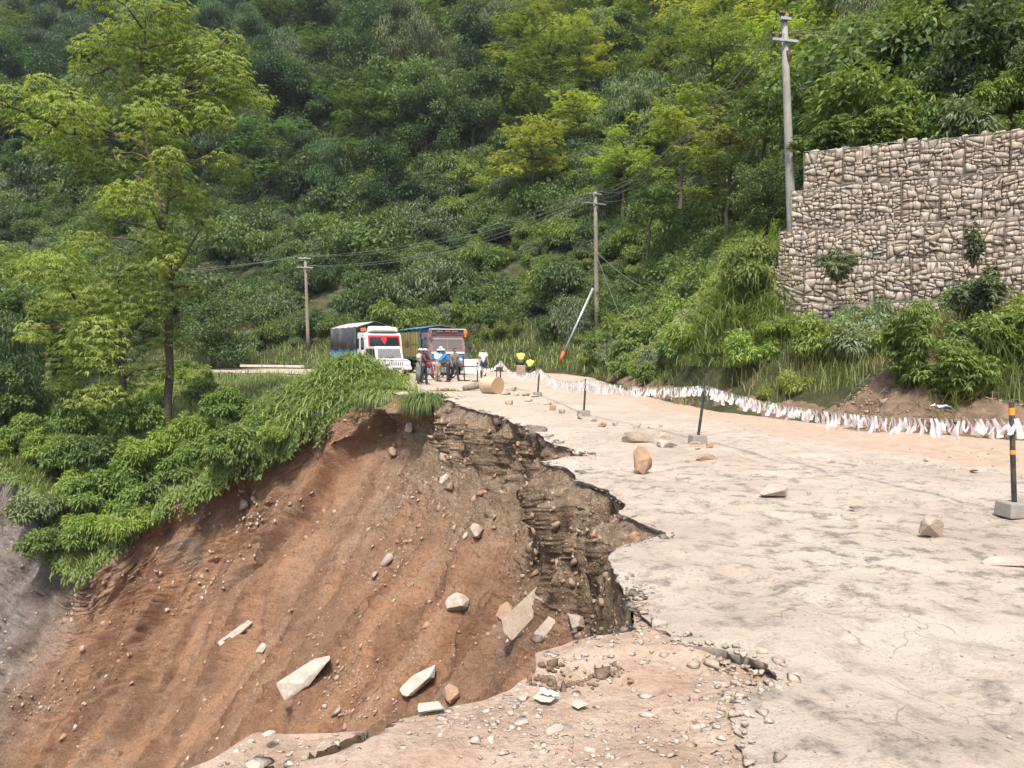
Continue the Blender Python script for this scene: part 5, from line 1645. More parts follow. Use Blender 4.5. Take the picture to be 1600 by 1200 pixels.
small = [(1036, 684, 12, 8, 'rock', 'small tan rock behind the whitish rock'), (997, 669, 16, 7, 'rock', 'small grey rock just behind the long slab rock'), (962, 666, 13, 7, 'rock', 'small dark rock left of and behind the long slab rock'),
         (1014, 670, 6, 3, 'rock_brown', 'tiny dark stone right behind the long slab rock'), (1033, 668, 7, 4, 'rock_brown', 'tiny stone farther right behind the slab rock'),
         (941, 668, 15, 9, 'rock_brown', 'small brown wedge rock in the row of rocks'), (928, 659, 14, 8, 'rock', 'grey brown rock in the row, next past the wedge rock'), (907, 655, 11, 8, 'rock', 'squarish rock in the row just in front of the third post'),
         (878, 646, 10, 8, 'rock', 'small rounded rock in the row left of the third post'), (864, 641, 11, 9, 'rock_brown', 'brown rock in the row between the third and fourth posts'), (856, 633, 15, 5, 'rock', 'flat grey rock in the row near the fourth post'),
         (838, 631, 12, 6, 'rock_pale', 'pale rock in the heap by the foot of the fourth post'), (826, 627, 16, 6, 'rock', 'flat grey rock in the heap by the foot of the fourth post'), (822, 619, 12, 5, 'rock_brown', 'brown flat stone leaning at the back of the fourth post heap'),
         (836, 621, 14, 4, 'rock', 'thin slab on the back of the heap by the fourth post'), (796, 632, 14, 7, 'rock_brown', 'reddish brown rock alone nearer than the cut log'), (807, 618, 11, 5, 'rock_pale', 'pale stone right of the cut log'),
         (795, 612, 16, 8, 'rock_pale', 'pale slab beside the right end of the cut log'), (790, 617, 16, 5, 'rock', 'flat stone under the end of the cut log'), (803, 612, 9, 8, 'rock', 'small upright stone right of the pale slab'),
         (823, 588, 9, 3, 'rock_brown', 'lone dark stone on the road behind the ribbon'), (1090, 703, 10, 4, 'rock', 'tiny flat stone in front of the leaning middle post'),
         (1450, 720, 10, 5, 'rock_pale', 'white stone on the soil strip left of the striped post'), (1300, 722, 16, 4, 'rock', 'flat stone lying in the soil strip in the middle'), (1525, 738, 16, 5, 'rock_brown', 'dark stone on the soil strip by the striped post'),
         (1335, 795, 14, 4, 'rock_brown', 'dark flat chip on the asphalt between the cream rock and the striped post'), (1075, 722, 8, 3, 'rock_brown', 'tiny dark chip in front of the thin flat brown rock')]
for i, (px, py, w_, h_, m_, lab) in enumerate(small):
    rock('rock', lab, px, py, w_, h_, m_, 100 + i, None, i * 0.7, 0.85, n=14)

# flat stones on the bare dirt in front
front = [(850, 1096, 44, 10, 'rock_pale', 'pale flat stone on the near dirt close to the lip'), (866, 1148, 44, 18, 'rock', 'grey brown flat rock on the near dirt with a shaded front'), (905, 1104, 36, 8, 'rock_pale', 'pale flake right of the pale flat stone on the near dirt'),
         (672, 1110, 54, 10, 'rock_pale', 'white flat slab on the very lip of the near dirt'), (816, 1092, 30, 7, 'rock', 'small grey flake at the near lip'), (950, 1188, 22, 16, 'rock_pale', 'pale lump at the bottom edge of the near dirt'),
         (1128, 1072, 26, 8, 'rock_pale', 'white stone in the washed out pocket beside the asphalt'), (1150, 1085, 24, 8, 'rock_pale', 'white flat stone at the mouth of the washed out pocket'), (1130, 1192, 40, 12, 'rock', 'flat tan slab at the bottom beside the asphalt edge'),
         (1095, 1168, 34, 14, 'rock_pale', 'pale stone above the tan slab beside the asphalt edge'), (1060, 1160, 20, 9, 'rock_pale', 'oval white stone left of the pale stone beside the asphalt edge'), (920, 1178, 30, 10, 'rock', 'grey flake near the bottom of the dirt'),
         (985, 1066, 16, 7, 'rock_brown', 'small brown stone on the dirt under the washed out pit'), (1154, 1136, 14, 9, 'rock_brown', 'brown stone beside the asphalt edge'), (985, 1012, 22, 8, 'rock', 'flat chip between the lip and the broken asphalt'),
         (1070, 1000, 26, 9, 'rock_pale', 'pale broken piece along the asphalt edge above the pocket'), (1110, 1006, 30, 8, 'rock_pale', 'pale broken piece of asphalt crust near the pocket'), (760, 1140, 26, 7, 'rock', 'grey chip on the dirt left of the grey brown rock'),
         (418, 1150, 26, 7, 'rock_pale', 'white flake at the edge of the cracked slab of dirt'), (700, 1165, 22, 6, 'rock', 'small flake in the middle of the near dirt')]
for i, (px, py, w_, h_, m_, lab) in enumerate(front):
    rock('stone', lab, px, py, w_ * 0.8, h_ * 0.42, m_, 200 + i, None, i * 1.1, 0.9, n=13, z=G0, sink=0.3)
# scraps of white plastic
M['plastic'] = simple('white_plastic', (0.72, 0.70, 0.68), 0.4, var=0.08, scale=20)
def scrap(name, label, p, s, seed):
    rng = np.random.default_rng(seed)
    k = 7
    g = np.stack(np.meshgrid(np.linspace(-1, 1, k), np.linspace(-0.6, 0.6, k), indexing='ij'), -1).reshape(-1, 2)
    g += rng.normal(0, 0.08, g.shape)
    z_ = np.abs(rng.normal(0, 0.16, len(g))) + 0.1
    idx = np.arange(k * k).reshape(k, k)
    F = np.stack([idx[:-1, :-1], idx[1:, :-1], idx[1:, 1:], idx[:-1, 1:]], -1).reshape(-1, 4)
    o = link(name, mesh_np(name, np.column_stack([g, z_]) * s, F, M['plastic']), None, p, (0, 0, seed))
    return tag(o, label, 'litter')
scrap('plastic_scrap', 'crumpled white plastic scrap on the near dirt beside the asphalt', at(1102, 1118, z=G0 + 0.01), 0.055, 5)
scrap('plastic_scrap', 'bluish white plastic scrap near the lip of the near dirt', at(858, 1086, z=G0 + 0.01), 0.045, 6)
scrap('plastic_scrap', 'white plastic caught on the soil heap at the foot of the wall bank', at(1392, 590, 16.4), 0.22, 7)
scrap('plastic_scrap', 'white plastic scrap on the crest of the dug soil ridge', at(1468, 637, 14.2), 0.16, 8)

# boulders stuck in the landslide
def slide_rock(label, px, py, w, h, mat, seed, rot=0.0, thick=0.35, out=0.25, top=0.8, n=20, name='boulder'):
    p, nr = slope_point(px, py)
    u = p.y / FPX
    me = hull_rock(name, seed, (w * u, w * u * thick, h * u), M[mat], n, top)
    V = np.empty(len(me.vertices) * 3); me.vertices.foreach_get('co', V)
    V = V.reshape(-1, 3); V[:, 2] -= h * u * 0.5
    me.vertices.foreach_set('co', V.ravel())
    nv = Vector((nr.x, nr.y, nr.z)) * 0.5 + Vector((-p.x, -p.y, EYE - p.z)).normalized() * 0.5
    q = nv.to_track_quat('-Y', 'Z').to_matrix() @ Matrix.Rotation(rot, 3, 'Y')
    o = link(name, me, None, p + nv.normalized() * (w * u * thick * out * 0.45), q.to_euler())
    return tag(o, label, 'boulder')
slide_rock('big cream boulder slab lying slanted on the lower landslide', 482, 1058, 40, 92, 'rock_pale', 303, 0.70, 0.5, 0.45, 0.8)
slide_rock('cream boulder higher on the landslide, right of the big slab', 718, 937, 40, 26, 'rock_pale', 305, -0.4, 0.5, 0.45)
slide_rock('pale grey slab sliding toward the near lip', 660, 1066, 26, 66, 'rock_pale', 307, 0.62, 0.55, 1.3)
slide_rock('tan block under the road fill in the middle of the slope', 742, 828, 24, 22, 'rock', 309, 0.2, 0.7, 0.3)
slide_rock('long brown rock slab leaning below the cliff', 822, 955, 44, 98, 'rock', 311, 0.55, 0.4, 0.3)
slide_rock('narrow brown rock beside the leaning slab', 852, 975, 24, 44, 'rock', 313, 0.35, 0.5, 0.3)
slide_rock('pinkish rock left of the leaning slab', 790, 955, 26, 30, 'rock_brown', 315, 0.1, 0.6, 0.3)
slide_rock('rock shelf sticking out of the cliff low under the asphalt', 900, 965, 32, 24, 'rock', 317, -0.1, 0.8, 0.3)
slide_rock('small tan block in the head of the slide below the log', 640, 668, 14, 18, 'rock', 319, 0.1, 0.6, 0.3)
slide_rock('pale stone in the head of the slide under the grass tuft', 694, 745, 12, 18, 'rock_pale', 321, 0.4, 0.5, 0.3)
slide_rock('small cream stone far down the orange soil', 402, 1012, 14, 18, 'rock_pale', 323, 0.5, 0.5, 0.3)
slide_rock('long thin tan slab half buried in the orange soil', 366, 985, 14, 60, 'rock', 325, 0.80, 0.5, 0.7)
slide_rock('dark clod of soil on the ridge left of the road fill', 612, 705, 18, 14, 'rock_brown', 327, 0.2, 0.6, 0.3)
slide_rock('flat stone tilted out of the slope above the lip', 705, 1080, 30, 26, 'rock_brown', 329, 0.3, 0.5, 0.3)

# clods and chips spread over the slide, pebbles over the road and dirt
def chips(name, P, S, mat, label, seed, flat=0.6, N_=None):
    rng = np.random.default_rng(seed)
    protos = []
    for k in range(10):
        me = hull_rock('chip', seed * 10 + k, (1, 0.8, flat), mat, 9, 0.8, sub=False)
        V = np.empty(len(me.vertices) * 3); me.vertices.foreach_get('co', V); V = V.reshape(-1, 3); V[:, 2] -= flat * 0.45
        bm = bmesh.new(); bm.from_mesh(me); bmesh.ops.triangulate(bm, faces=bm.faces)
        bmesh.ops.dissolve_degenerate(bm, dist=0.06, edges=bm.edges); bmesh.ops.triangulate(bm, faces=bm.faces)
        V = np.array([v.co for v in bm.verts]); V[:, 2] -= flat * 0.45
        for i_, v in enumerate(bm.verts): v.index = i_
        T = np.array([[v.index for v in f.verts] for f in bm.faces]); bm.free()
        bpy.data.meshes.remove(me)
        protos.append((V, T))
    Vs, Ts, tn, b = [], [], [], 0
    for i in range(len(P)):
        V, T = protos[rng.integers(10)]
        a = rng.uniform(0, 6.28); ca, sa_ = math.cos(a), math.sin(a)
        if N_ is None:
            R = np.array(((ca, -sa_, 0), (sa_, ca, 0), (0, 0, 1)))
        else:
            z_ = N_[i]; x_ = unit(np.cross(z_, np.array((ca, sa_, 0.3)))); y_ = np.cross(z_, x_)
            R = np.column_stack([x_, y_, z_])
        v = (V * (S[i] * rng.uniform(0.7, 1.3, 3))) @ R.T + P[i]
        Vs.append(v); Ts.append(T + b); b += len(v); tn.append(np.full(len(v), rng.random()))
    return stuff(link(name, mesh_np(name, np.concatenate(Vs), np.concatenate(Ts), mat, False, {'tint': np.concatenate(tn)})), label)
M['clod'] = stone_mat('soil_clods', [(0.30, 0.165, 0.092), (0.36, 0.22, 0.135), (0.245, 0.14, 0.085), (0.37, 0.27, 0.185), (0.30, 0.21, 0.14)], 0.95)
rng = np.random.default_rng(501)
LN = nn.reshape(-1, 3); LV = LP2.reshape(-1, 3); FL_ = fill.reshape(-1); MU = mud_v.reshape(-1); PA = patch.reshape(-1)
wgt = (0.2 + 0.55 * FL_ + 0.7 * PA ** 2 + 0.5 * smooth(0.55, 0.75, streak).reshape(-1)) * (T.reshape(-1)[: len(FL_)] < 0.95 if False else 1.0)
tt_ = np.repeat(t[None, :], NS, 0).reshape(-1)
wgt = wgt * (tt_ < 1.05) * (tt_ > 0.03) * np.where(LV[:, 1] < 6.2, 0.4, 1.0)
pk_ = rng.choice(len(LV), 15000, p=wgt / wgt.sum())
S_ = np.exp(rng.normal(-3.45, 0.62, len(pk_))) * np.clip(LV[pk_, 1] / 10, 0.55, 1.9)
pale = rng.random(len(pk_)) < 0.13
chips('soil_clods', LV[pk_][~pale] - LN[pk_][~pale] * S_[~pale, None] * 0.12, S_[~pale], M['clod'], 'brown clods and stones sticking out of the landslide face', 51, 0.7, LN[pk_][~pale])
chips('pale_chips', LV[pk_][pale], S_[pale] * 0.8, M['rock_pale'], 'pale rock chips scattered over the landslide face', 52, 0.5, LN[pk_][pale])
# pebbles on the dirt in front, thickest along the broken asphalt
n = 9000
y_ = np.exp(rng.uniform(math.log(2.3), math.log(7.5), n)); x_ = rng.uniform(-2.2, 1.7, n)
P_ = np.column_stack([x_, y_])
ed = np.interp(y_, AY, AX) - x_
okp = (x_ > rim_x(y_) + 0.03) & (ed > -0.12)
wp_ = 0.10 + 0.9 * np.exp(-np.abs(ed) / 0.16) + 0.35 * (fbm(np.column_stack([P_ * 2.5, 0 * y_]), 3, 12) > 0.18)
okp &= rng.random(n) < wp_
P_ = P_[okp]
zg_ = z_ground(P_)
chips('pebbles', np.column_stack([P_, zg_ + 0.004]), np.exp(rng.normal(-4.1, 0.45, len(P_))), M['rock'], 'small stones and chips over the bare dirt', 53, 0.45)
n = 5000
y_ = np.exp(rng.uniform(math.log(2.6), math.log(20), n)); x_ = rng.uniform(-0.2, 9.5, n)
P_ = np.column_stack([x_, y_])
okp = (x_ > asphalt_x(y_) + 0.05) & (x_ < outer_x(y_)) & (rng.random(n) < 0.12 + 0.6 * smooth(0.0, 0.35, fbm(np.column_stack([P_ * 0.8, 0 * y_]), 3, 14)))
P_ = P_[okp]
chips('road_grit', np.column_stack([P_, z_road(P_) + 0.004]), np.exp(rng.normal(-4.25, 0.45, len(P_))) * np.clip(y_[okp] / 7, 0.8, 1.5), M['rock'], 'grit and small stones on the worn asphalt', 54, 0.6)

# pale flakes over the near dirt, dark clods in the washed-out pit, grey gravel tongues on the slope
rng = np.random.default_rng(519)
n = 1500
y_ = np.exp(rng.uniform(math.log(2.5), math.log(4.6), n)); x_ = rng.uniform(-1.4, 1.3, n)
P_ = np.column_stack([x_, y_])
okp = (x_ > rim_x(y_) + 0.04) & (x_ < np.interp(y_, AY, AX) - 0.02) & (rng.random(n) < 0.12 + 0.5 * smooth(0.0, 0.3, fbm(np.column_stack([P_ * 2.0, 0 * y_]), 3, 17)))
P_ = P_[okp]
chips('stone_flakes', np.column_stack([P_, z_ground(P_) + 0.002]), np.exp(rng.normal(-3.55, 0.5, len(P_))), M['rock_pale'], 'flat pale stone flakes scattered over the near dirt', 59, 0.16)
h_ = at(885, 1050, z=G0)
P_ = np.column_stack([rng.normal(h_.x, 0.14, 260), rng.normal(h_.y, 0.06, 260)])
P_ = P_[P_[:, 0] > rim_x(P_[:, 1]) + 0.02]
M['dark_clod'] = stone_mat('dark_soil_clods', [(0.14, 0.085, 0.052), (0.19, 0.12, 0.075), (0.12, 0.075, 0.05)], 0.95)
chips('dark_clods', np.column_stack([P_, z_ground(P_) + 0.004]), np.exp(rng.normal(-3.6, 0.5, len(P_))), M['dark_clod'], 'dark broken soil clods in the shallow pit by the lip', 60, 0.7)
Pg, Ng = [], []
for cx_, cy_, sx_, sy_, sl_, k_ in ((525, 1050, 34, 34, -1.1, 110), (610, 900, 26, 60, -1.2, 60), (330, 900, 60, 30, -0.75, 70), (400, 800, 40, 20, -0.6, 50), (560, 1110, 40, 14, -0.4, 50), (60, 1090, 50, 30, -0.4, 60)):
    for _ in range(k_):
        u_ = rng.normal(0, 1)
        p, nr = slope_point(cx_ + sx_ * rng.normal(0, 0.6) + 0.5 * sx_ * u_, cy_ + sl_ * 0.5 * sx_ * u_ + sy_ * rng.normal(0, 0.5))
        if p.y > 5: Pg.append(p); Ng.append(nr)
Pg, Ng = np.array(Pg), np.array(Ng)
chips('slope_gravel', Pg, np.exp(rng.normal(-3.0, 0.5, len(Pg))) * np.clip(Pg[:, 1] / 11, 0.6, 1.9), M['rock'], 'grey gravel and splinters in tongues on the landslide', 62, 0.4, Ng)

# broken crust lying along the asphalt edge and at the brink
rng = np.random.default_rng(521)
k_ = rng.integers(0, len(ASPH), 1000)
Q_ = ASPH[k_, :2] + np.column_stack([rng.normal(-0.06, 0.10, 1000), rng.normal(0, 0.05, 1000)])
Q_ = Q_[(Q_[:, 0] > rim_x(Q_[:, 1]) + 0.03) & (Q_[:, 1] > 2.3)]
chips('asphalt_crumbs', np.column_stack([Q_, np.where(Q_[:, 0] > asphalt_x(Q_[:, 1]), 0.0, G0 + 0.015)]), np.exp(rng.normal(-3.5, 0.5, len(Q_))), M['rock'], 'broken pieces of asphalt crust along its crumbled edge', 57, 0.42)
kr = np.where((RIM[:, 1] > 4.2) & (RIM[:, 1] < 27))[0]
k_ = rng.choice(kr, 380)
Q_ = RIM[k_, :2] + np.column_stack([rng.normal(0.02, 0.05, 380) * np.clip(RIM[k_, 1] / 8, 0.6, 2), rng.normal(0, 0.05, 380)])
chips('edge_crumbs', np.column_stack([Q_, np.full(380, -0.035)]), np.exp(rng.normal(-3.05, 0.45, 380)) * np.clip(Q_[:, 1] / 9, 0.6, 1.7), M['tar'], 'dark crumbs of asphalt along the broken edge', 58, 0.5)

# ------------------------------------------------------------------ dug soil along the foot of the bank
M['dug'] = dirt_mat('dug_soil', (0.13, 0.085, 0.055), (0.24, 0.165, 0.11), (0.36, 0.28, 0.21), 2.0)
def mound(name, label, pts, r, h, seed):
    """a ridge or heap of loose soil along a line of ground points"""
    pts = np.array(pts, float)
    lo, hi = pts.min(0) - r * 1.3, pts.max(0) + r * 1.3
    st = 0.05
    X, Y = np.meshgrid(np.arange(lo[0], hi[0], st), np.arange(lo[1], hi[1], st), indexing='ij')
    P = np.stack([X.ravel(), Y.ravel()], 1)
    dd = seg_dist(P, pts) if len(pts) > 1 else np.linalg.norm(P - pts[0], axis=1)
    hz, hs = hill_z(P)
    base = np.where(hs > 0, hz, -0.03)
    q = np.column_stack([P, 0 * P[:, 0]])
    c1, v1 = cells(q * 5.0, seed); c2, v2 = cells(q * 11.0, seed + 1)
    prof = smooth(1.0, 0.1, dd / r + 0.35 * fbm(q * 1.6, 3, seed))
    Z = base - 0.06 + prof * (h * (0.75 + 0.5 * fbm(q * 1.2, 3, seed + 3)) + 0.10 * (0.6 - c1) * v1 + 0.05 * (0.6 - c2) + 0.05 * fbm(q * 14, 2, seed))
    idx = np.arange(len(P)).reshape(X.shape)
    F = np.stack([idx[:-1, :-1], idx[1:, :-1], idx[1:, 1:], idx[:-1, 1:]], -1).reshape(-1, 4)
    F = F[(prof[F] > 0.02).any(1)]
    o = link(name, mesh_np(name, np.column_stack([P, Z]), F, M['dug']))
    tag(o, label, 'soil heap')
    m = (prof > 0.15) & (prof < 0.95)
    return np.column_stack([P, Z])[m]
hp = Vector((7.75, 15.3, 0))
H1 = mound('soil_heap', 'brown heap of dug soil and roots below the feathery sapling', [(hp.x, hp.y), (hp.x + 0.35, hp.y + 0.5)], 1.2, 0.72, 61)
ridge = [(7.1, 16.2), (8.1, 14.9), (9.05, 13.5), (10.0, 12.3), (11.2, 10.8), (12.6, 9.0)]
H2 = mound('soil_ridge', 'low ridge of dug soil and stones along the foot of the bank', ridge, 0.62, 0.30, 63)
ridge3 = [(6.75, 16.75), (5.6, 19.5), (4.9, 24), (4.75, 30), (4.8, 37)]
H3 = mound('soil_ridge', 'thin earth bank below the weeds between the heap and the poles', ridge3, 0.5, 0.20, 65)
HH = np.concatenate([H1, H2])
pk_ = rng.integers(0, len(HH), 750)
chips('heap_stones', HH[pk_] + np.array((0, 0, 0.01)), np.exp(rng.normal(-2.9, 0.45, len(pk_))), M['clod'], 'stones and clods lying on the dug soil', 55, 0.6)
Lr = []
for k in rng.integers(0, len(HH), 130):
    p0 = HH[k]; a = rng.uniform(0, 6.28); ln = rng.uniform(0.2, 0.7); t5 = np.linspace(-1, 1, 5)
    Lr.append((p0 + np.column_stack([np.cos(a) * t5 * ln / 2, np.sin(a) * t5 * ln / 2, 0.06 + 0.08 * (1 - t5 ** 2)]) + rng.normal(0, 0.03, (5, 3)), np.full(5, rng.uniform(0.004, 0.009))))
tv, tf = tube_np(Lr, 4)
stuff(link('dead_roots', mesh_np('dead_roots', tv, tf, M['root'])), 'dry roots and twigs tangled over the dug soil')
# weathered stone outcrop left of the wall
for i, (px, py, d, w_, h_, lab) in enumerate([(1040, 500, 31, 46, 44, 'brown weathered rock face showing through the weeds left of the wall'), (1085, 470, 29, 40, 30, 'brown rock block above the weathered rock face')]):
    p = at(px, py, d); u = d / FPX
    zg = hill_z([(p.x, p.y)])[0][0]
    tag(link('rock_outcrop', hull_rock('rock_outcrop', 620 + i, (w_ * u, 0.9, h_ * u + 0.5), M['stone'], 26, 0.85), None, (p.x, p.y, zg - 0.5), (0, 0, 0.3)), lab, 'rock')

# ------------------------------------------------------------------ posts with the warning ribbon
M['post_black'] = simple('black_post_paint', (0.022, 0.024, 0.024), 0.5, var=0.3, scale=12, dirt=(0.22, 0.18, 0.14), dirt_amt=0.35)
M['post_orange'] = simple('orange_band', (0.70, 0.25, 0.03), 0.5, var=0.1, dirt=(0.3, 0.2, 0.1), dirt_amt=0.3)
M['concrete'] = simple('cast_concrete', (0.22, 0.20, 0.172), 0.9, var=0.18, scale=14, dirt=(0.22, 0.19, 0.15), dirt_amt=0.5)
M['cord'] = simple('green_cord', (0.12, 0.17, 0.12), 0.8)
POST = {}
def post(label, px, py, top_py, lean_px=0, base='block', r=0.024, orange=False, zz=0.0, rz=0.3):
    p = at(px, py, z=zz)
    H = p.z * 0 + (at(px, top_py, p.y).z - zz)
    lx = lean_px * p.y / FPX
    t = thing('marker_post', label, 'post', p, 0, 'posts holding the warning ribbon')
    hb = 0.13 if base == 'block' else 0.0
    m = MB(); m.tube([(0, 0, hb * 0.4), (lx * 0.5, 0, H * 0.5), (lx, 0, H)], r, 12)
    m.build('pole', M['post_black'], t, smooth_shade=False)
    if orange:
        for z0, z1 in ((H - 0.125, H - 0.055), (H - 0.50, H - 0.46)):
            f0, f1 = z0 / H, z1 / H
            b = MB(); b.tube([(lx * f0, 0, z0), (lx * f1, 0, z1)], r + 0.003, 12); b.build('orange_band', M['post_orange'], t)
    if base == 'block':
        b = MB(); b.box((0, 0, 0.065), (0.27, 0.22, 0.14), Euler((0, 0, rz)), 0.012, (0.92, 0.92)); b.build('concrete_base', M['concrete'], t)
    elif base == 'plate':
        b = MB(); b.box((0, 0, 0.02), (0.55, 0.12, 0.04), Euler((0, 0, rz)), 0.005); b.box((0, 0, 0.02), (0.12, 0.45, 0.036), Euler((0, 0, rz)), 0.005); b.build('foot_plate', M['post_black'], t)
    return p, H, lx
pA = post('black post with orange bands in a concrete block, at the right edge', 1585, 806, 628, -10, orange=True, rz=0.15)
pB = post('leaning black post in a concrete block beside the flat brown stone', 1090, 692, 583, 13, rz=0.2)
pC = post('thin black post in a concrete block, third along the ribbon', 912, 650, 592, 3)
pD = post('black post with its foot among a heap of flat stones', 840, 619, 574, 3, 'block', 0.028)
pE = post('tall black post just behind the cut log, at the ribbon peak', 782, 598, 562, 0, 'none', 0.032)
pF = post('short black post at the far end of the ribbon', 746, 596, 566, 0, 'plate', 0.032)
post('thin grey stand with a flat foot behind the tall post', 776, 592, 563, 0, 'plate', 0.022)
post('black stand on a splayed foot left of the ribbon end', 726, 595, 556, -2, 'plate', 0.03)

ribbon_mat, nt, b_ = new_mat('printed_ribbon')
oi = N(nt, 'ShaderNodeObjectInfo')
tc = N(nt, 'ShaderNodeTexCoord').outputs['Object']
pr = math_(nt, 'MULTIPLY', ramp(nt, noise(nt, 34.0, 3, 0.6, tc), 0.52, 0.60), 0.6)
c_ = mixc(nt, pr, (0.90, 0.83, 0.78), (0.80, 0.54, 0.50))
nt.links.new(c_, b_.inputs['Base Color']); b_.inputs['Roughness'].default_value = 0.55
tr_n = N(nt, 'ShaderNodeBsdfTranslucent'); nt.links.new(c_, tr_n.inputs['Color'])
mx_ = N(nt, 'ShaderNodeMixShader'); mx_.inputs[0].default_value = 0.35
nt.links.new(b_.outputs[0], mx_.inputs[1]); nt.links.new(tr_n.outputs[0], mx_.inputs[2]); nt.links.new(mx_.outputs[0], nt.nodes['Material Output'].inputs['Surface'])
M['ribbon'] = ribbon_mat

def attach(P_, py):
    p, H, lx = P_
    z = at(0, py, p.y).z
    return np.array((p.x + lx * (z - p.z) / max(H, 0.1), p.y - 0.035, z))
cl = []
knots = [attach(pF, 569), attach(pE, 563), attach(pD, 575), attach(pC, 593), attach(pB, 603), attach(pA, 655), np.array((pA[0].x + 1.35, pA[0].y - 1.1, 0.70))]
sags = [0.30, 0.42, 0.22, 0.10, 0.17, 0.06]
for i, (a, b, sg_) in enumerate(zip(knots, knots[1:], sags)):
    n_ = 40
    s_ = np.linspace(0, 1, n_, endpoint=False)
    q = a + (b - a) * s_[:, None]
    q[:, 2] -= sg_ * 4 * s_ * (1 - s_)
    cl.append(q)
cl = np.concatenate(cl + [[knots[-1]]])
rib = thing('warning_ribbon', 'cord hung with folded white and pink plastic strips strung along the posts', 'ribbon', (0, 0, 0))
tv, tf = tube_np([(cl, np.full(len(cl), 0.005))], 6)
link('cord', mesh_np('cord', tv, tf, M['cord'], True), rib)
def strip_mesh(seed):
    rng = np.random.default_rng(seed)
    Vs, Fs, b = [], [], 0
    for sgn in (-1, 1):
        L_ = rng.uniform(0.115, 0.19); w_ = rng.uniform(0.032, 0.052)
        sp = sgn * rng.uniform(0.05, 0.42); out = rng.normal(0, 0.12)
        k = 5; s_ = np.linspace(0, 1, k)
        cx = np.sin(sp) * L_ * s_ + 0.012 * np.sin(s_ * rng.uniform(2, 6)); cz = -np.cos(sp) * L_ * s_; cy = out * L_ * s_ + 0.010 * np.sin(s_ * 5 + seed) - 0.008 * sgn
        tw = rng.normal(0, 0.6) * s_
        wx = w_ * (0.6 + 0.55 * s_)
        l = np.column_stack([cx - wx / 2 * np.cos(tw), cy - wx / 2 * np.sin(tw), cz + 0.006]); m_ = np.column_stack([cx, cy - 0.012 * s_, cz]); r_ = np.column_stack([cx + wx / 2 * np.cos(tw), cy + wx / 2 * np.sin(tw), cz + rng.normal(0, 0.008)])
        V = np.stack([l, m_, r_], 1).reshape(-1, 3)
        i_ = np.arange(k * 3).reshape(k, 3)
        F = np.stack([i_[:-1, :-1], i_[:-1, 1:], i_[1:, 1:], i_[1:, :-1]], -1).reshape(-1, 4)
        Vs.append(V); Fs.append(F + b); b += len(V)
    return mesh_np('strip', np.concatenate(Vs), np.concatenate(Fs), M['ribbon'])
strips = [strip_mesh(700 + k) for k in range(16)]
arcl = np.concatenate([[0], np.cumsum(np.linalg.norm(np.diff(cl, axis=0), axis=1))])
rng = np.random.default_rng(711)
s_ = 0.05
cnt = 0
while s_ < arcl[-1] and cnt < 300:
    p = np.array([np.interp(s_, arcl, cl[:, k]) for k in range(3)])
    q = np.array([np.interp(s_ + 0.05, arcl, cl[:, k]) for k in range(3)])
    far_ = p[1] > 16
    sc = rng.uniform(0.85, 1.15) * (1.5 if far_ else 1.12)
    o = link('strip', strips[rng.integers(16)], rib, p + np.array((0, 0, 0.006)), (0, rng.normal(0, 0.08), math.atan2(q[1] - p[1], q[0] - p[0]) + rng.normal(0, 0.35)), sc)
    s_ += rng.uniform(0.06, 0.09) * (1.75 if far_ else 1.0); cnt += 1

# ------------------------------------------------------------------ the cut log
M['log_side'] = simple('debarked_log', (0.44, 0.33, 0.215), 0.85, var=0.18, scale=5, dirt=(0.22, 0.15, 0.09), dirt_amt=0.4)
m, nt, b_ = new_mat('log_end')
v_ = pos(nt, True)
wv = N(nt, 'ShaderNodeTexWave', wave_type='RINGS', rings_direction='Y'); wv.inputs['Scale'].default_value = 9; wv.inputs['Distortion'].default_value = 2.5
nt.links.new(v_, wv.inputs['Vector'])
nt.links.new(mixc(nt, wv.outputs['Fac'], (0.42, 0.28, 0.155), (0.32, 0.20, 0.11)), b_.inputs['Base Color']); b_.inputs['Roughness'].default_value = 0.85
M['log_end'] = m
lp_ = at(768, 615, z=0.0)
lg = thing('cut_log', 'thick short debarked log lying on the road with its cut end turned right', 'log', lp_, math.radians(44))
R_ = 0.30
mb = MB(); rngl = random.Random(3)
rings = []
for y0 in np.linspace(-0.34, 0.34, 8):
    rings.append([mb.bm.verts.new((math.cos(a) * R_ * (1 + 0.05 * math.sin(3 * a + y0 * 2) + 0.015 * rngl.uniform(-1, 1)), y0, R_ + math.sin(a) * R_ * (1 + 0.04 * math.sin(2 * a)))) for a in [2 * math.pi * k / 22 for k in range(22)]])
for a, b in zip(rings, rings[1:]):
    for k in range(22): mb.bm.faces.new((a[k], a[(k + 1) % 22], b[(k + 1) % 22], b[k]))
mb.build('log_body', M['log_side'], lg, smooth_shade=True)
for y0, flip in ((-0.344, 1), (0.344, -1)):
    e = MB(); c = e.bm.verts.new((0.03, y0 + 0.012 * flip, R_))
    rg = [e.bm.verts.new((math.cos(a) * R_ * 1.0, y0, R_ + math.sin(a) * R_)) for a in [2 * math.pi * k / 22 for k in range(22)]]
    for k in range(22): e.bm.faces.new((rg[k], rg[(k + 1) % 22], c))
    e.build('cut_end', M['log_end'], lg)
p = at(745, 610, z=0.0)
lb = thing('branch_piece', 'grey broken branch lying behind the left end of the cut log', 'branch', p, 0.5)
mb = MB(); mb.tube([(-0.55, 0, 0.10), (-0.1, 0.04, 0.16), (0.5, 0, 0.30)], [0.10, 0.13, 0.16], 10); mb.build('limb', M['bark_pale'], lb, smooth_shade=True)
mb = MB(); mb.tube([(-0.1, 0.04, 0.2), (-0.3, 0.3, 0.12)], [0.06, 0.04], 8); mb.build('stub', M['bark_pale'], lb, smooth_shade=True)

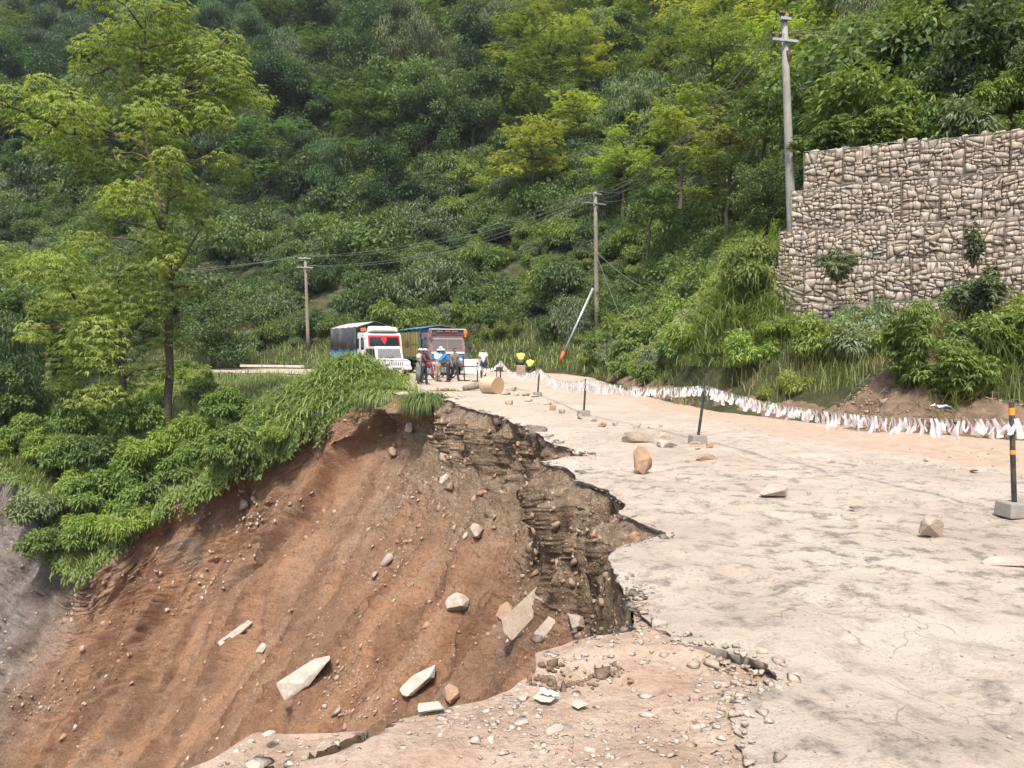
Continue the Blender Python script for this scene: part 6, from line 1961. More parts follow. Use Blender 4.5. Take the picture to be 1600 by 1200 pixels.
# ------------------------------------------------------------------ power poles and lines
M['pole_grey'] = simple('weathered_concrete_pole', (0.25, 0.24, 0.205), 0.85, var=0.14, scale=4, dirt=(0.20, 0.18, 0.14), dirt_amt=0.4)
M['pole_wood'] = simple('old_wood_pole', (0.22, 0.185, 0.14), 0.9, var=0.25, scale=6)
M['steel'] = simple('galvanised_steel', (0.42, 0.43, 0.43), 0.45, 0.5, 0.12, 8, (0.25, 0.2, 0.16), 0.3)
M['red_paint'] = simple('red_orange_paint', (0.52, 0.10, 0.04), 0.6, var=0.2, dirt=(0.3, 0.2, 0.15), dirt_amt=0.3)
M['insul'] = simple('brown_porcelain', (0.10, 0.055, 0.04), 0.25)
M['cable'] = simple('grey_cable', (0.20, 0.19, 0.17), 0.6)
def power_pole(label, px_top, py_top, px_b, py_b, d, rb, rt, mat, arms, zb=None):
    tp_, bp = at(px_top, py_top, d), at(px_b, py_b, d)
    zg = hill_z([(bp.x, d)])[0][0] if zb is None else zb
    k = (zg - 0.3 - bp.z) / (tp_.z - bp.z)
    bp = bp + (tp_ - bp) * k
    t = thing('power_pole', label, 'utility pole', bp)
    v = tp_ - bp
    mb = MB(); mb.tube([v * f for f in (0, 0.25, 0.5, 0.75, 1)], [rb + (rt - rb) * f for f in (0, 0.25, 0.5, 0.75, 1)], 14); mb.build('shaft', mat, t, smooth_shade=True)
    mb = MB(); mb.tube([v * 0.988, v * 1.0], rt + 0.02, 12); mb.build('cap', M['steel'], t)
    ends = []
    for dz, w_, ang in arms:
        c = v + Vector((0, 0, -dz)) + Vector((0, -rt - 0.05, 0))
        a = Vector((math.cos(ang), math.sin(ang), 0.02))
        mb = MB(); mb.box(c, (w_, 0.08, 0.08), Euler((0, 0, ang)), 0.008); mb.build('crossarm', M['steel'], t)
        for s in (-0.47, -0.2, 0.47):
            q = c + a * (s * w_) + Vector((0, 0, 0.04))
            mb = MB(); mb.tube([q, q + Vector((0, 0, 0.05)), q + Vector((0, 0, 0.06)), q + Vector((0, 0, 0.10)), q + Vector((0, 0, 0.11)), q + Vector((0, 0, 0.17))], [0.02, 0.02, 0.05, 0.045, 0.055, 0.03], 10)
            mb.build('insulator', M['insul'], t, smooth_shade=True)
            ends.append(np.array(bp + q + Vector((0, 0, 0.14))))
    mb = MB(); q = v + Vector((0.10, -0.1, -1.0)); mb.tube([q, q + Vector((0.05, 0, -0.14)), q + Vector((0.03, 0, -0.30))], [0.06, 0.09, 0.05], 8); mb.build('shackle', M['insul'], t)
    return bp, tp_, ends
P1 = power_pole('tall grey concrete power pole left of the stone wall', 1225, 28, 1237, 356, 23.6, 0.16, 0.095, M['pole_grey'], [(0.72, 0.86, 0.25), (0.08, 0.35, 0.25)])
P2_ = power_pole('weathered power pole on the bank with a steel strut leaning on it', 930, 300, 933, 500, 52.5, 0.19, 0.12, M['pole_wood'], [(0.15, 1.0, 0.5), (0.80, 1.7, 0.5)])
P3_ = power_pole('distant brown power pole left of the trucks', 477, 402, 482, 548, 64.0, 0.17, 0.11, M['pole_wood'], [(0.1, 1.0, 0.3), (0.85, 1.3, 0.3)])
# strut
a, b = at(874, 580, 51.0, ), at(926, 452, 52.2)
a.z = max(a.z, hill_z([(a.x, a.y)])[0][0] - 0.05)
t = thing('steel_strut', 'pale steel strut with a red foot leaning against the power pole', 'strut', a)
v = b - a
mb = MB(); mb.tube([v * 0.14, v], 0.085, 12); mb.build('tube', M['steel'], t, smooth_shade=True)
mb = MB(); mb.tube([Vector((0, 0, 0)), v * 0.145], 0.13, 12); mb.build('red_foot', M['red_paint'], t, smooth_shade=True)
mb = MB(); mb.tube([v * 0.985 - Vector((0, 0, 0.03)), v * 1.01 + Vector((0, 0, 0.02))], 0.11, 10); mb.build('collar', M['steel'], t)
def line_(name, label, a, b, sag, r=0.014, grp='power lines between the poles'):
    s = np.linspace(0, 1, 18); a, b = np.array(a, float), np.array(b, float)
    q = a + (b - a) * s[:, None]; q[:, 2] -= sag * 4 * s * (1 - s)
    tv, tf = tube_np([(q, np.full(18, r))], 5)
    return tag(link(name, mesh_np(name, tv, tf, M['cable'], True)), label, 'cable', grp)
for k in range(6):
    line_('power_line', 'sagging grey wire from the concrete pole to the pole with the strut', P1[2][k] if k < 3 else P1[2][3 + (k - 3)], P2_[2][(k + 3) % 6], 1.1 + 0.12 * k, 0.010)
for k in range(4):
    line_('power_line', 'sagging wire from the pole with the strut to the distant pole', P2_[2][k + 1], P3_[2][k + 1], 1.0 + 0.15 * k, 0.011)
far_p = np.array(at(60, 420, 72))
for k in range(2):
    line_('power_line', 'faint wire running left from the distant pole', P3_[2][k], far_p + np.array((0, 0, 0.6 * k)), 0.9, 0.014)
for k in range(3):
    line_('power_line', 'wire leaving the concrete pole to the right above the wall', P1[2][k], np.array(at(1690, -70 + 35 * k, 33.0)), 0.5, 0.009)
line_('guy_wire', 'guy wire running down right from the concrete pole', P1[1] - Vector((0, 0, 1.6)), at(1306, 192, 24.8), 0.02, 0.010, 'guy wires')
line_('guy_wire', 'guy wire running down left from the concrete pole', P1[1] - Vector((0, 0, 1.6)), at(1136, 300, 30), 0.25, 0.010, 'guy wires')
line_('guy_wire', 'guy wire from the pole with the strut to the bank', P2_[1] - Vector((0, 0, 4.0)), at(975, 510, 47.5), 0.02, 0.014, 'guy wires')
line_('guy_wire', 'long slack wire from the pole with the strut to the right', P2_[1] - Vector((0, 0, 3.9)), at(1075, 480, 40), 0.5, 0.014, 'guy wires')
# low parapet on the outside of the far bend
M['parapet'] = simple('pale_parapet', (0.50, 0.46, 0.40), 0.9, var=0.15, dirt=(0.25, 0.22, 0.17), dirt_amt=0.5)
pp = [at(x, 572, d) for x, d in ((375, 54.0), (410, 53.5), (445, 52.7), (475, 51.5))]
t = thing('parapet', 'low pale parapet along the far left bend of the road', 'parapet', pp[0])
for a, b in zip(pp, pp[1:]):
    mid = (a + b) / 2 - pp[0]; L_ = (b - a).length
    mb = MB(); mb.box((mid.x, mid.y, 0.02), (L_ - 0.08, 0.14, 0.16), Euler((0, 0, math.atan2(b.y - a.y, b.x - a.x))), 0.02); mb.build('rail_block', M['parapet'], t)
# ------------------------------------------------------------------ vehicles
M['white_paint'] = simple('white_vehicle_paint', (0.66, 0.65, 0.62), 0.35, var=0.05, scale=3, dirt=(0.42, 0.37, 0.30), dirt_amt=0.5, spec=0.5)
M['blue_paint'] = simple('blue_vehicle_paint', (0.05, 0.18, 0.38), 0.45, var=0.2, scale=3, dirt=(0.25, 0.25, 0.25), dirt_amt=0.5)
M['tarp_black'] = simple('dark_tarpaulin', (0.045, 0.045, 0.047), 0.85, var=0.3, scale=2.5, dirt=(0.20, 0.18, 0.155), dirt_amt=0.5)
M['tarp_top'] = simple('pale_tarpaulin_roof', (0.46, 0.45, 0.41), 0.55, var=0.15, scale=2.0, dirt=(0.20, 0.19, 0.17), dirt_amt=0.5)  # roof sheet much paler than the side sheets
M['tarp_blue'] = simple('blue_tarpaulin', (0.07, 0.17, 0.34), 0.5, var=0.25, scale=2.5, dirt=(0.22, 0.24, 0.24), dirt_amt=0.5)
M['tarp_green'] = simple('grey_green_tarpaulin', (0.20, 0.25, 0.20), 0.6, var=0.2, scale=2.5)
M['red'] = simple('red_paint', (0.55, 0.035, 0.04), 0.45, var=0.12)
M['orange'] = simple('orange_paint', (0.72, 0.20, 0.04), 0.5, var=0.15)
M['yellow'] = simple('yellow_paint', (0.33, 0.225, 0.06), 0.55, var=0.15, scale=8, dirt=(0.25, 0.2, 0.1), dirt_amt=0.4)
M['green_paint'] = simple('dark_green_paint', (0.06, 0.14, 0.09), 0.55, var=0.2, scale=8)
M['chassis'] = simple('dusty_black_metal', (0.05, 0.048, 0.045), 0.7, var=0.3, scale=5, dirt=(0.25, 0.21, 0.17), dirt_amt=0.5)
M['tyre'] = simple('dusty_tyre', (0.035, 0.034, 0.033), 0.85, var=0.3, scale=6, dirt=(0.28, 0.23, 0.18), dirt_amt=0.6)
M['rim'] = simple('wheel_rim', (0.32, 0.31, 0.29), 0.5, 0.4, 0.2, 6, (0.25, 0.2, 0.16), 0.5)
M['chrome'] = simple('dull_chrome', (0.55, 0.55, 0.54), 0.25, 0.9)
M['lamp_glass'] = simple('headlight_glass', (0.62, 0.62, 0.60), 0.12, spec=0.8)
M['grey_plastic'] = simple('grey_plastic', (0.13, 0.13, 0.135), 0.55)
M['brown_body'] = simple('painted_truck_front', (0.22, 0.13, 0.12), 0.5, var=0.25, scale=6)
gm, nt, b_ = new_mat('vehicle_glass')
b_.inputs['Base Color'].default_value = (0.018, 0.020, 0.022, 1); b_.inputs['Roughness'].default_value = 0.06; b_.inputs['Specular IOR Level'].default_value = 0.7
M['glass'] = gm
gm2, nt, b_ = new_mat('grey_windscreen')  # grey base colour carries the reflection on the truck's windscreen panes
b_.inputs['Base Color'].default_value = (0.13, 0.12, 0.118, 1); b_.inputs['Roughness'].default_value = 0.18; b_.inputs['Specular IOR Level'].default_value = 0.7
M['glass_grey'] = gm2

def wheel(parent, x, y, r, w, name='wheel'):
    e = link(name, None, parent, (x, y, r))
    mb = MB(); mb.torus((0, 0, 0), r * 0.78, r * 0.22, 0, 24, 8); o = mb.build('tyre', M['tyre'], e, smooth_shade=True); o.scale = (w / (r * 0.44), 1, 1)
    mb = MB(); mb.disc((0, 0, 0), r * 0.62, w * 0.62, 0, 18); mb.disc((0, 0, 0), r * 0.25, w * 0.86, 0, 12)
    for k in range(6):
        a = k * math.pi / 3; mb.disc((0, math.cos(a) * r * 0.42, math.sin(a) * r * 0.42), r * 0.06, w * 0.72, 0, 6)
    mb.build('rim', M['rim'], e)
    return e
def quad_panel(name, corners, mat, parent, th=0.012):
    """a thin slab whose outer face has the given four corners"""
    c = [Vector(q) for q in corners]
    n = (c[1] - c[0]).cross(c[3] - c[0]).normalized()
    mb = MB()
    A = [mb.bm.verts.new(q) for q in c]; B = [mb.bm.verts.new(q - n * th) for q in c]
    mb.bm.faces.new(A); mb.bm.faces.new(B[::-1])
    for k in range(4): mb.bm.faces.new((A[(k + 1) % 4], A[k], B[k], B[(k + 1) % 4]))
    return mb.build(name, mat, parent)

def truck(label, loc, rz, kind):
    white = kind == 'white'
    body = M['white_paint'] if white else M['blue_paint']
    t = thing('goods_truck', label, 'truck', loc, rz)
    W = 1.16
    mb = MB()
    prof = [(0.06, 0.72), (0.0, 1.0), (0.02, 1.55), (0.26, 2.52), (0.42, 2.66), (1.75, 2.68), (1.78, 0.72)]
    mb.prism(prof, 0, -W, W)
    bmesh.ops.bevel(mb.bm, geom=list(mb.bm.edges), offset=0.05, segments=2, affect='EDGES')
    mb.build('cab', body if white else M['brown_body'], t)
    def front(x, z, out=0.012):           # point on the windscreen plane
        f = (z - 1.55) / (2.52 - 1.55)
        return (x, 0.02 + 0.24 * f - out, z)
    if white:
        quad_panel('windscreen', [front(-0.98, 1.62), front(0.98, 1.62), front(0.94, 2.44), front(-0.94, 2.44)], M['glass'], t)
        for z0, z1, nm in ((1.56, 1.66, 'frame_bar'), (2.38, 2.50, 'sun_strip')):
            quad_panel(nm, [front(-1.04, z0, 0.03), front(1.04, z0, 0.03), front(1.02, z1, 0.03), front(-1.02, z1, 0.03)], M['red'], t)
        for s in (-1, 1):
            q = [front(s * 1.06, 1.6, 0.028), front(s * 0.97, 1.6, 0.028), front(s * 0.94, 2.46, 0.028), front(s * 1.03, 2.46, 0.028)]
            quad_panel('frame_bar', q if s < 0 else q[::-1], M['red'], t)
        mb = MB()                                        # red heart shaped pendant behind the glass strip
        for dx, dz, r in ((-0.09, 0.10, 0.11), (0.09, 0.10, 0.11)):
            p = front(dx, 2.16 + dz, 0.035); mb.ball(p, (r, 0.015, r), 2)
        p = Vector(front(0, 2.2, 0.035)); vs = [mb.bm.verts.new(p + Vector(v)) for v in ((-0.19, 0, 0.03), (0.19, 0, 0.03), (0, -0.05, -0.28), (0, 0.01, -0.05))]
        mb.bm.faces.new((vs[0], vs[2], vs[1]))
        mb.build('red_pendant', M['red'], t, smooth_shade=True)
        mb = MB(); mb.box((0, 0.52, 2.84), (1.9, 0.5, 0.30), Euler((-0.25, 0, 0)), 0.05, (0.92, 0.8)); mb.build('roof_board', M['white_paint'], t)
        mb = MB(); mb.box((0, 0.25, 2.86), (1.5, 0.03, 0.12), Euler((-0.25, 0, 0)), 0.01); mb.build('roof_stripe', M['white_paint'], t)
        for s in (-1, 1):
            mb = MB(); mb.box((s * 1.05, 0.95, 2.86), (0.05, 0.8, 0.22), Euler((0, 0, 0)), 0.01); mb.build('roof_rail_board', M['orange'], t)
        mb = MB(); mb.box((0, 0.95, 3.0), (1.3, 0.7, 0.14), None, 0.05); mb.build('roof_bundle', M['white_paint'], t)
    else:
        for s in (-1, 1):
            q = [front(s * 0.03, 1.66), front(s * 0.96, 1.66), front(s * 0.92, 2.20), front(s * 0.03, 2.20)]
            quad_panel('windscreen', q if s > 0 else q[::-1], M['glass_grey'], t)
        quad_panel('sun_board', [front(-1.05, 2.24, 0.03), front(1.05, 2.24, 0.03), front(1.02, 2.46, 0.03), front(-1.02, 2.46, 0.03)], simple('dusty_mauve_board', (0.33, 0.25, 0.24), 0.6), t)
        mb = MB(); mb.box((0, 0.12, 2.70), (2.3, 0.12, 0.26), None, 0.02); mb.build('header_board', M['tarp_black'], t)
        for x in (-0.5, 0.0, 0.45):
            mb = MB(); mb.box((x, 0.03, 2.72), (0.36, 0.05, 0.10), None, 0.015); mb.build('header_ornament', M['brown_body'] if x else M['red'], t)
        mb = MB(); mb.box((0, 0.05, 2.86), (2.34, 0.10, 0.05), None, 0.01); mb.build('header_strip', M['white_paint'], t)
        for s in (-1, 1):
            mb = MB(); mb.box((s * 1.12, -0.02, 2.70), (0.20, 0.10, 0.24), None, 0.02); mb.box((s * 1.12, -0.02, 2.47), (0.12, 0.08, 0.16), None, 0.02); mb.build('corner_ornament', M['orange'] if s > 0 else M['brown_body'], t)
        mb = MB(); mb.box((1.36, 0.05, 1.75), (0.34, 0.03, 0.62), None, 0.01); mb.build('black_flap', M['tarp_black'], t)
        mb = MB(); mb.box((0, -0.03, 1.42), (2.1, 0.05, 0.12), None, 0.01); mb.build('front_strip', M['white_paint'], t)
        mb = MB(); mb.box((0, -0.02, 1.05), (2.2, 0.05, 0.45), None, 0.02); mb.build('front_panel', M['blue_paint'], t)
    # doors with windows
    for s in (-1, 1):
        X = s * (W + 0.012)
        def side(y0, z0, y1, z1, y2, z2, y3, z3): 
            q = [(X, y0, z0), (X, y1, z1), (X, y2, z2), (X, y3, z3)]
            return q if s > 0 else q[::-1]
        dn = link('door', MB().box((s * (W + 0.002), 0.85, 1.58), (0.03, 1.0, 1.62), None, 0.01).data('door', body), t)
        quad_panel('window', [(X + s * 0.012, *v[1:]) for v in side(0.48, 1.62, 1.02, 1.62, 1.02, 2.36, 0.62, 2.36)], M['glass'], dn)
        mb = MB(); mb.box((s * (W + 0.03), 1.22, 1.45), (0.03, 0.14, 0.04), None, 0.008); mb.build('handle', M['grey_plastic'], dn)
        quad_panel('quarter_window', [(X + s * 0.010, *v[1:]) for v in side(1.40, 1.70, 1.66, 1.70, 1.66, 2.30, 1.40, 2.30)], M['glass'], t)
        mb = MB(); mb.tube([(s * W, 0.2, 2.3), (s * (W + 0.30), 0.02, 2.25), (s * (W + 0.30), 0.02, 1.7)], 0.015, 6); mb.build('mirror_arm', M['chassis'], t)
        mb = MB(); mb.box((s * (W + 0.30), 0.0, 1.95), (0.20, 0.06, 0.42), None, 0.02); mb.build('mirror', M['chassis'], t)
        mb = MB(); mb.ball((s * 0.82, -0.03, 0.98), (0.13, 0.05, 0.13), 2); mb.build('headlight', M['lamp_glass'], t, smooth_shade=True)
        mb = MB(); mb.box((s * 1.02, -0.01, 1.22), (0.14, 0.05, 0.10), None, 0.015); mb.build('indicator', M['orange'], t)
    mb = MB()
    for k in range(5): mb.box((0, -0.015, 1.10 + k * 0.075), (1.25, 0.04, 0.04), None, 0.008)
    mb.build('grille', M['chassis'], t)
    mb = MB(); mb.box((0, -0.10, 0.70), (2.36, 0.22, 0.30), None, 0.04); mb.build('bumper', M['chassis'], t)
    mb = MB(); mb.box((0, -0.22, 0.72), (0.52, 0.02, 0.14), None, 0.005); mb.build('number_plate', M['red'] if white else M['yellow'], t)
    for s in (-1, 1):
        mb = MB(); mb.tube([(s * 0.4, 0.2, 2.2), (s * 0.4, 0.2, 2.2)], 0.01, 4) if False else None
    # chassis, cargo body
    mb = MB()
    for s in (-1, 1): mb.box((s * 0.45, 3.6, 0.82), (0.10, 6.2, 0.22))
    mb.box((0, 5.2, 0.55), (1.9, 0.14, 0.14)); mb.box((0, 1.1, 0.55), (1.9, 0.14, 0.14)); mb.box((0.9, 2.9, 0.7), (0.5, 1.1, 0.45), None, 0.04)
    mb.build('chassis', M['chassis'], t)
    y0, y1 = 1.95, 6.7
    box_mat = M['blue_paint'] if white else M['green_paint']
    hz = 1.75 if white else 2.75
    mb = MB()
    mb.box((0, (y0 + y1) / 2, 1.05), (2.4, y1 - y0, 0.10))
    for s in (-1, 1): mb.box((s * 1.18, (y0 + y1) / 2, (1.1 + hz) / 2), (0.05, y1 - y0, hz - 1.1))
    mb.box((0, y0 + 0.03, (1.1 + 2.75) / 2), (2.36, 0.05, 1.65)); mb.box((0, y1 - 0.03, (1.1 + hz) / 2), (2.36, 0.05, hz - 1.1))
    mb.build('cargo_body', box_mat, t)
    for s in (-1, 1):
        for k in range(9):
            y = y0 + 0.08 + k * (y1 - y0 - 0.16) / 8
            mb = MB(); mb.box((s * 1.225, y, (1.05 + hz) / 2), (0.05, 0.09, hz - 1.0), None, 0.008); mb.build('body_rib', box_mat if white else M['green_paint'], t)
        if not white:
            for row, (z0, z1) in enumerate(((1.16, 1.92), (2.02, 2.70))):
                for k in range(11):
                    y = y0 + 0.22 + k * (y1 - y0 - 0.44) / 10
                    mb = MB(); mb.box((s * 1.215, y, (z0 + z1) / 2), (0.05, 0.26, z1 - z0), None, 0.006, (1, 0.72 if row else 1)); mb.build('plank', M['yellow'], t)
            mb = MB(); mb.box((s * 1.23, (y0 + y1) / 2, 1.97), (0.04, y1 - y0, 0.07), None, 0.006); mb.build('side_rail', M['yellow'], t)
    # tarpaulin: side sheets and ridged roof
    zt = 3.02 if white else 2.92
    ridge = 0.36 if white else 0.20
    n_ = 14
    V, F = [], []
    ys_ = np.linspace(y0 - (0.25 if white else 0.4), y1 + 0.05, n_)
    secs = []
    for i, y in enumerate(ys_):
        sag = 0.03 * math.sin(i * 2.1)
        low = hz - 0.12 + 0.07 * math.sin(i * 1.7)
        secs.append([(-1.25, y, low), (-1.24, y, (low + zt) / 2 + sag), (-1.24, y, zt + sag), (-0.62, y, zt + ridge * 0.55 + sag * 0.5), (0, y, zt + ridge), (0.62, y, zt + ridge * 0.55 + sag * 0.5), (1.24, y, zt + sag), (1.24, y, (low + zt) / 2), (1.25, y, low)])
    V = np.array(secs); m_ = V.shape[1]
    idx = np.arange(n_ * m_).reshape(n_, m_)
    Fs = np.stack([idx[:-1, :-1], idx[1:, :-1], idx[1:, 1:], idx[:-1, 1:]], -1)
    roof = Fs[:, 2:6].reshape(-1, 4); sides = np.concatenate([Fs[:, :2].reshape(-1, 4), Fs[:, 6:].reshape(-1, 4)])
    def solid(name, F_, mat):
        o = link(name, mesh_np(name, V.reshape(-1, 3), F_, mat, False), t)
        md = o.modifiers.new('thickness', 'SOLIDIFY'); md.thickness = 0.02
        return o
    solid('tarpaulin_roof', roof, M['tarp_top'] if white else M['tarp_blue'])
    if white: solid('tarpaulin_side', sides, M['tarp_black'])
    mb = MB()
    gp = [(-1.20, zt - 0.05), (0, zt + ridge - 0.05), (1.20, zt - 0.05), (1.2, 2.6), (-1.2, 2.6)]
    mb.prism(gp, 1, y0 - 0.10, y0 - 0.06); mb.build('tarpaulin_front', M['tarp_black'] if white else M['tarp_blue'], t)
    mb = MB()
    for s in (-1, 1):
        mb.tube([(s * 1.2, y0 - 0.3, zt - 0.02), (0, y0 - 0.32, zt + ridge + 0.02)], 0.03, 6)
    mb.build('roof_frame', M['chassis'], t)
    for s in (-1, 1):
        wheel(t, s * 0.98, 1.15, 0.50, 0.27)
        wheel(t, s * 0.92, 5.2, 0.50, 0.46)
        mb = MB(); mb.torus((s * 1.0, 1.15, 0.55), 0.60, 0.05, 0, 20, 6); mb.build('wheel_arch', M['chassis'], t)
    return t
pw = at(602, 572, 47.2); pw.z = -0.07
truck('white truck with red framed windscreen, blue cargo body and dark tarpaulin', pw, math.radians(31), 'white')
pb = at(700, 572, 46.8); pb.z = -0.07
truck('blue tarpaulined truck with yellow and green planked sides and orange corners', pb, math.radians(24), 'blue')

def jeep(label, loc, rz):
    t = thing('jeep', label, 'car', loc, rz)
    wp_ = M['white_paint']
    mb = MB(); mb.prism([(0.0, 0.48), (0.0, 0.86), (0.10, 1.00), (1.25, 1.06), (3.95, 1.06), (4.0, 0.48)], 0, -0.84, 0.84)
    bmesh.ops.bevel(mb.bm, geom=list(mb.bm.edges), offset=0.04, segments=2, affect='EDGES'); mb.build('body', wp_, t)
    mb = MB(); mb.prism([(1.22, 1.05), (1.62, 1.70), (1.78, 1.80), (3.9, 1.80), (3.97, 1.05)], 0, -0.78, 0.78)
    bmesh.ops.bevel(mb.bm, geom=list(mb.bm.edges), offset=0.04, segments=2, affect='EDGES'); mb.build('cabin', wp_, t)
    mb = MB(); mb.box((0, 0.62, 1.055), (1.44, 1.14, 0.06), Euler((0.05, 0, 0)), 0.02); mb.build('bonnet', wp_, t)
    def fr(x, z): 
        f = (z - 1.05) / 0.65
        return (x, 1.22 + 0.40 * f - 0.014, z)
    quad_panel('windscreen', [fr(-0.70, 1.14), fr(0.70, 1.14), fr(0.66, 1.66), fr(-0.66, 1.66)], M['glass_grey'], t)
    mb = MB(); mb.box((0.1, 1.25, 1.16), (0.5, 0.015, 0.02), Euler((0, 0.1, 0))); mb.build('wiper', M['chassis'], t)
    for s in (-1, 1):
        X = s * 0.793
        for ya, yb, yc, yd, nm in ((1.50, 2.18, 2.18, 1.80, 'window'), (2.28, 3.0, 3.0, 2.28, 'window'), (3.1, 3.8, 3.78, 3.1, 'window')):
            q = [(X, ya, 1.12), (X, yb, 1.12), (X, yc, 1.66), (X, yd, 1.66)]
            quad_panel(nm, q if s > 0 else q[::-1], M['glass'], t)
        mb = MB(); mb.box((s * 0.94, 1.42, 1.16), (0.20, 0.10, 0.20), None, 0.03); mb.build('mirror', M['chassis'], t)
        mb = MB(); mb.box((s * 0.62, -0.01, 0.84), (0.26, 0.06, 0.17), None, 0.03); mb.build('headlight', M['lamp_glass'], t)
        mb = MB(); mb.box((s * 0.845, 2.0, 0.78), (0.02, 2.6, 0.10), None, 0.005); mb.build('side_trim', M['grey_plastic'], t)
        wheel(t, s * 0.74, 0.72, 0.36, 0.20); wheel(t, s * 0.74, 3.25, 0.36, 0.20)
        mb = MB(); mb.torus((s * 0.80, 0.72, 0.40), 0.42, 0.045, 0, 20, 6); mb.build('wheel_arch', M['grey_plastic'], t)
    for k in range(7):
        mb = MB(); mb.box((-0.36 + k * 0.12, -0.012, 0.84), (0.055, 0.03, 0.19), None, 0.008); mb.build('grille_slot', M['chassis'], t)
    mb = MB(); mb.box((0, -0.10, 0.58), (1.72, 0.20, 0.20), None, 0.05); mb.build('bumper', simple('dusty_white_bumper', (0.50, 0.47, 0.43), 0.6), t)
    mb = MB(); mb.box((0, -0.205, 0.58), (0.5, 0.02, 0.11), None, 0.005); mb.build('number_plate', M['grey_plastic'], t)
    mb = MB(); mb.box((0, -0.02, 0.97), (0.08, 0.02, 0.06), None, 0.01); mb.build('bonnet_badge', M['chrome'], t)
    return t
pj = at(619, 589, 42.6); pj.z = -0.06
jeep('white jeep parked in front of the white truck, half hidden by the grassy mound', pj, math.radians(24))

def motorcycle(label, loc, rz, col, front=0.0):
    t = thing('motorcycle', label, 'motorcycle', loc, rz, 'motorcycles by the roadblock')
    for y, nm in ((-0.64, 'wheel'), (0.64, 'wheel')):
        e = link(nm, None, t, (0, y, 0.31))
        mb = MB(); mb.torus((0, 0, 0), 0.265, 0.048, 0, 24, 8); mb.build('tyre', M['tyre'], e, smooth_shade=True)
        mb = MB(); mb.torus((0, 0, 0), 0.215, 0.012, 0, 20, 6); mb.disc((0, 0, 0), 0.05, 0.12, 0, 10)
        for k in range(6):
            a = k * math.pi / 3; mb.tube([(0, 0, 0), (0, 0.215 * math.cos(a), 0.215 * math.sin(a))], 0.012, 5)
        mb.build('rim', M['chrome'], e)
    mb = MB()
    for s in (-1, 1): mb.tube([(s * 0.08, -0.64, 0.31), (s * 0.09, -0.48, 0.72), (s * 0.09, -0.40, 0.95)], 0.02, 8)
    mb.build('fork', M['chrome'], t)
    mb = MB(); mb.tube([(-0.36, -0.22, 1.04), (-0.22, -0.36, 1.00), (0, -0.40, 0.96), (0.22, -0.36, 1.00), (0.36, -0.22, 1.04)], 0.014, 8); mb.build('handlebar', M['chassis'], t)
    for s in (-1, 1):
        mb = MB(); mb.tube([(s * 0.24, -0.34, 1.0), (s * 0.32, -0.36, 1.18)], 0.008, 6); mb.ball((s * 0.33, -0.36, 1.22), (0.065, 0.015, 0.045), 2); mb.build('mirror', M['chassis'], t)
    mb = MB(); mb.ball((0, -0.52, 0.88), (0.10, 0.09, 0.11), 2); mb.build('headlight', M['lamp_glass'], t, smooth_shade=True)
    mb = MB(); mb.ball((0, -0.16, 0.84), (0.15, 0.27, 0.13), 2); mb.build('fuel_tank', col, t, smooth_shade=True)
    mb = MB(); mb.box((0, 0.34, 0.80), (0.24, 0.72, 0.10), Euler((-0.06, 0, 0)), 0.04); mb.build('seat', M['tarp_black'], t)
    mb = MB(); mb.tube([(0, -0.40, 0.92), (0, -0.30, 0.55), (0, 0.05, 0.36), (0, 0.35, 0.45), (0, 0.45, 0.75)], 0.025, 8); mb.tube([(0, -0.38, 0.86), (0, 0.4, 0.76), (0, 0.85, 0.80)], 0.022, 8); mb.build('frame', M['chassis'], t)
    mb = MB(); mb.box((0, -0.02, 0.48), (0.22, 0.34, 0.28), None, 0.05); mb.tube([(0, -0.1, 0.55), (0, -0.22, 0.72)], 0.07, 10); mb.build('engine', M['rim'], t)
    mb = MB(); mb.tube([(0.10, -0.15, 0.40), (0.13, 0.2, 0.30), (0.14, 0.55, 0.36), (0.14, 0.85, 0.44)], [0.02, 0.025, 0.04, 0.042], 8); mb.build('exhaust', M['chrome'], t)
    mb = MB()
    for k in range(9):
        a = math.radians(20 + k * 17); mb.box((0, -0.64 - 0.335 * math.cos(a), 0.31 + 0.335 * math.sin(a)), (0.12, 0.10, 0.012), Euler((math.pi / 2 - a, 0, 0)) if False else Euler((-(math.pi / 2 - a), 0, 0)))
    mb.build('mudguard', col, t)
    mb = MB(); mb.box((0, 0.86, 0.72), (0.14, 0.30, 0.03), Euler((-0.5, 0, 0)), 0.01); mb.box((0, 0.92, 0.66), (0.10, 0.05, 0.06), None, 0.01); mb.build('tail', M['red'], t)
    for s in (-1, 1):
        mb = MB(); mb.tube([(s * 0.11, 0.64, 0.31), (s * 0.12, 0.45, 0.75)], 0.022, 8); mb.build('shock_absorber', M['chrome'], t)
    mb = MB(); mb.tube([(-0.06, 0.0, 0.32), (-0.22, 0.05, 0.02)], 0.012, 6); mb.build('side_stand', M['chassis'], t)
    return t
p = at(672, 594, z=0.0); motorcycle('black and red motorcycle behind the two people on the left', p, math.radians(35), M['red'])
p = at(693, 592, z=0.0); motorcycle('dark motorcycle among the people, half hidden by the person in white', p, math.radians(-40), M['chassis'])
p = at(602, 590, z=0.0); p.z = -0.06; motorcycle('motorcycle at the edge of the grassy mound before the jeep', p, math.radians(20), M['chassis'])

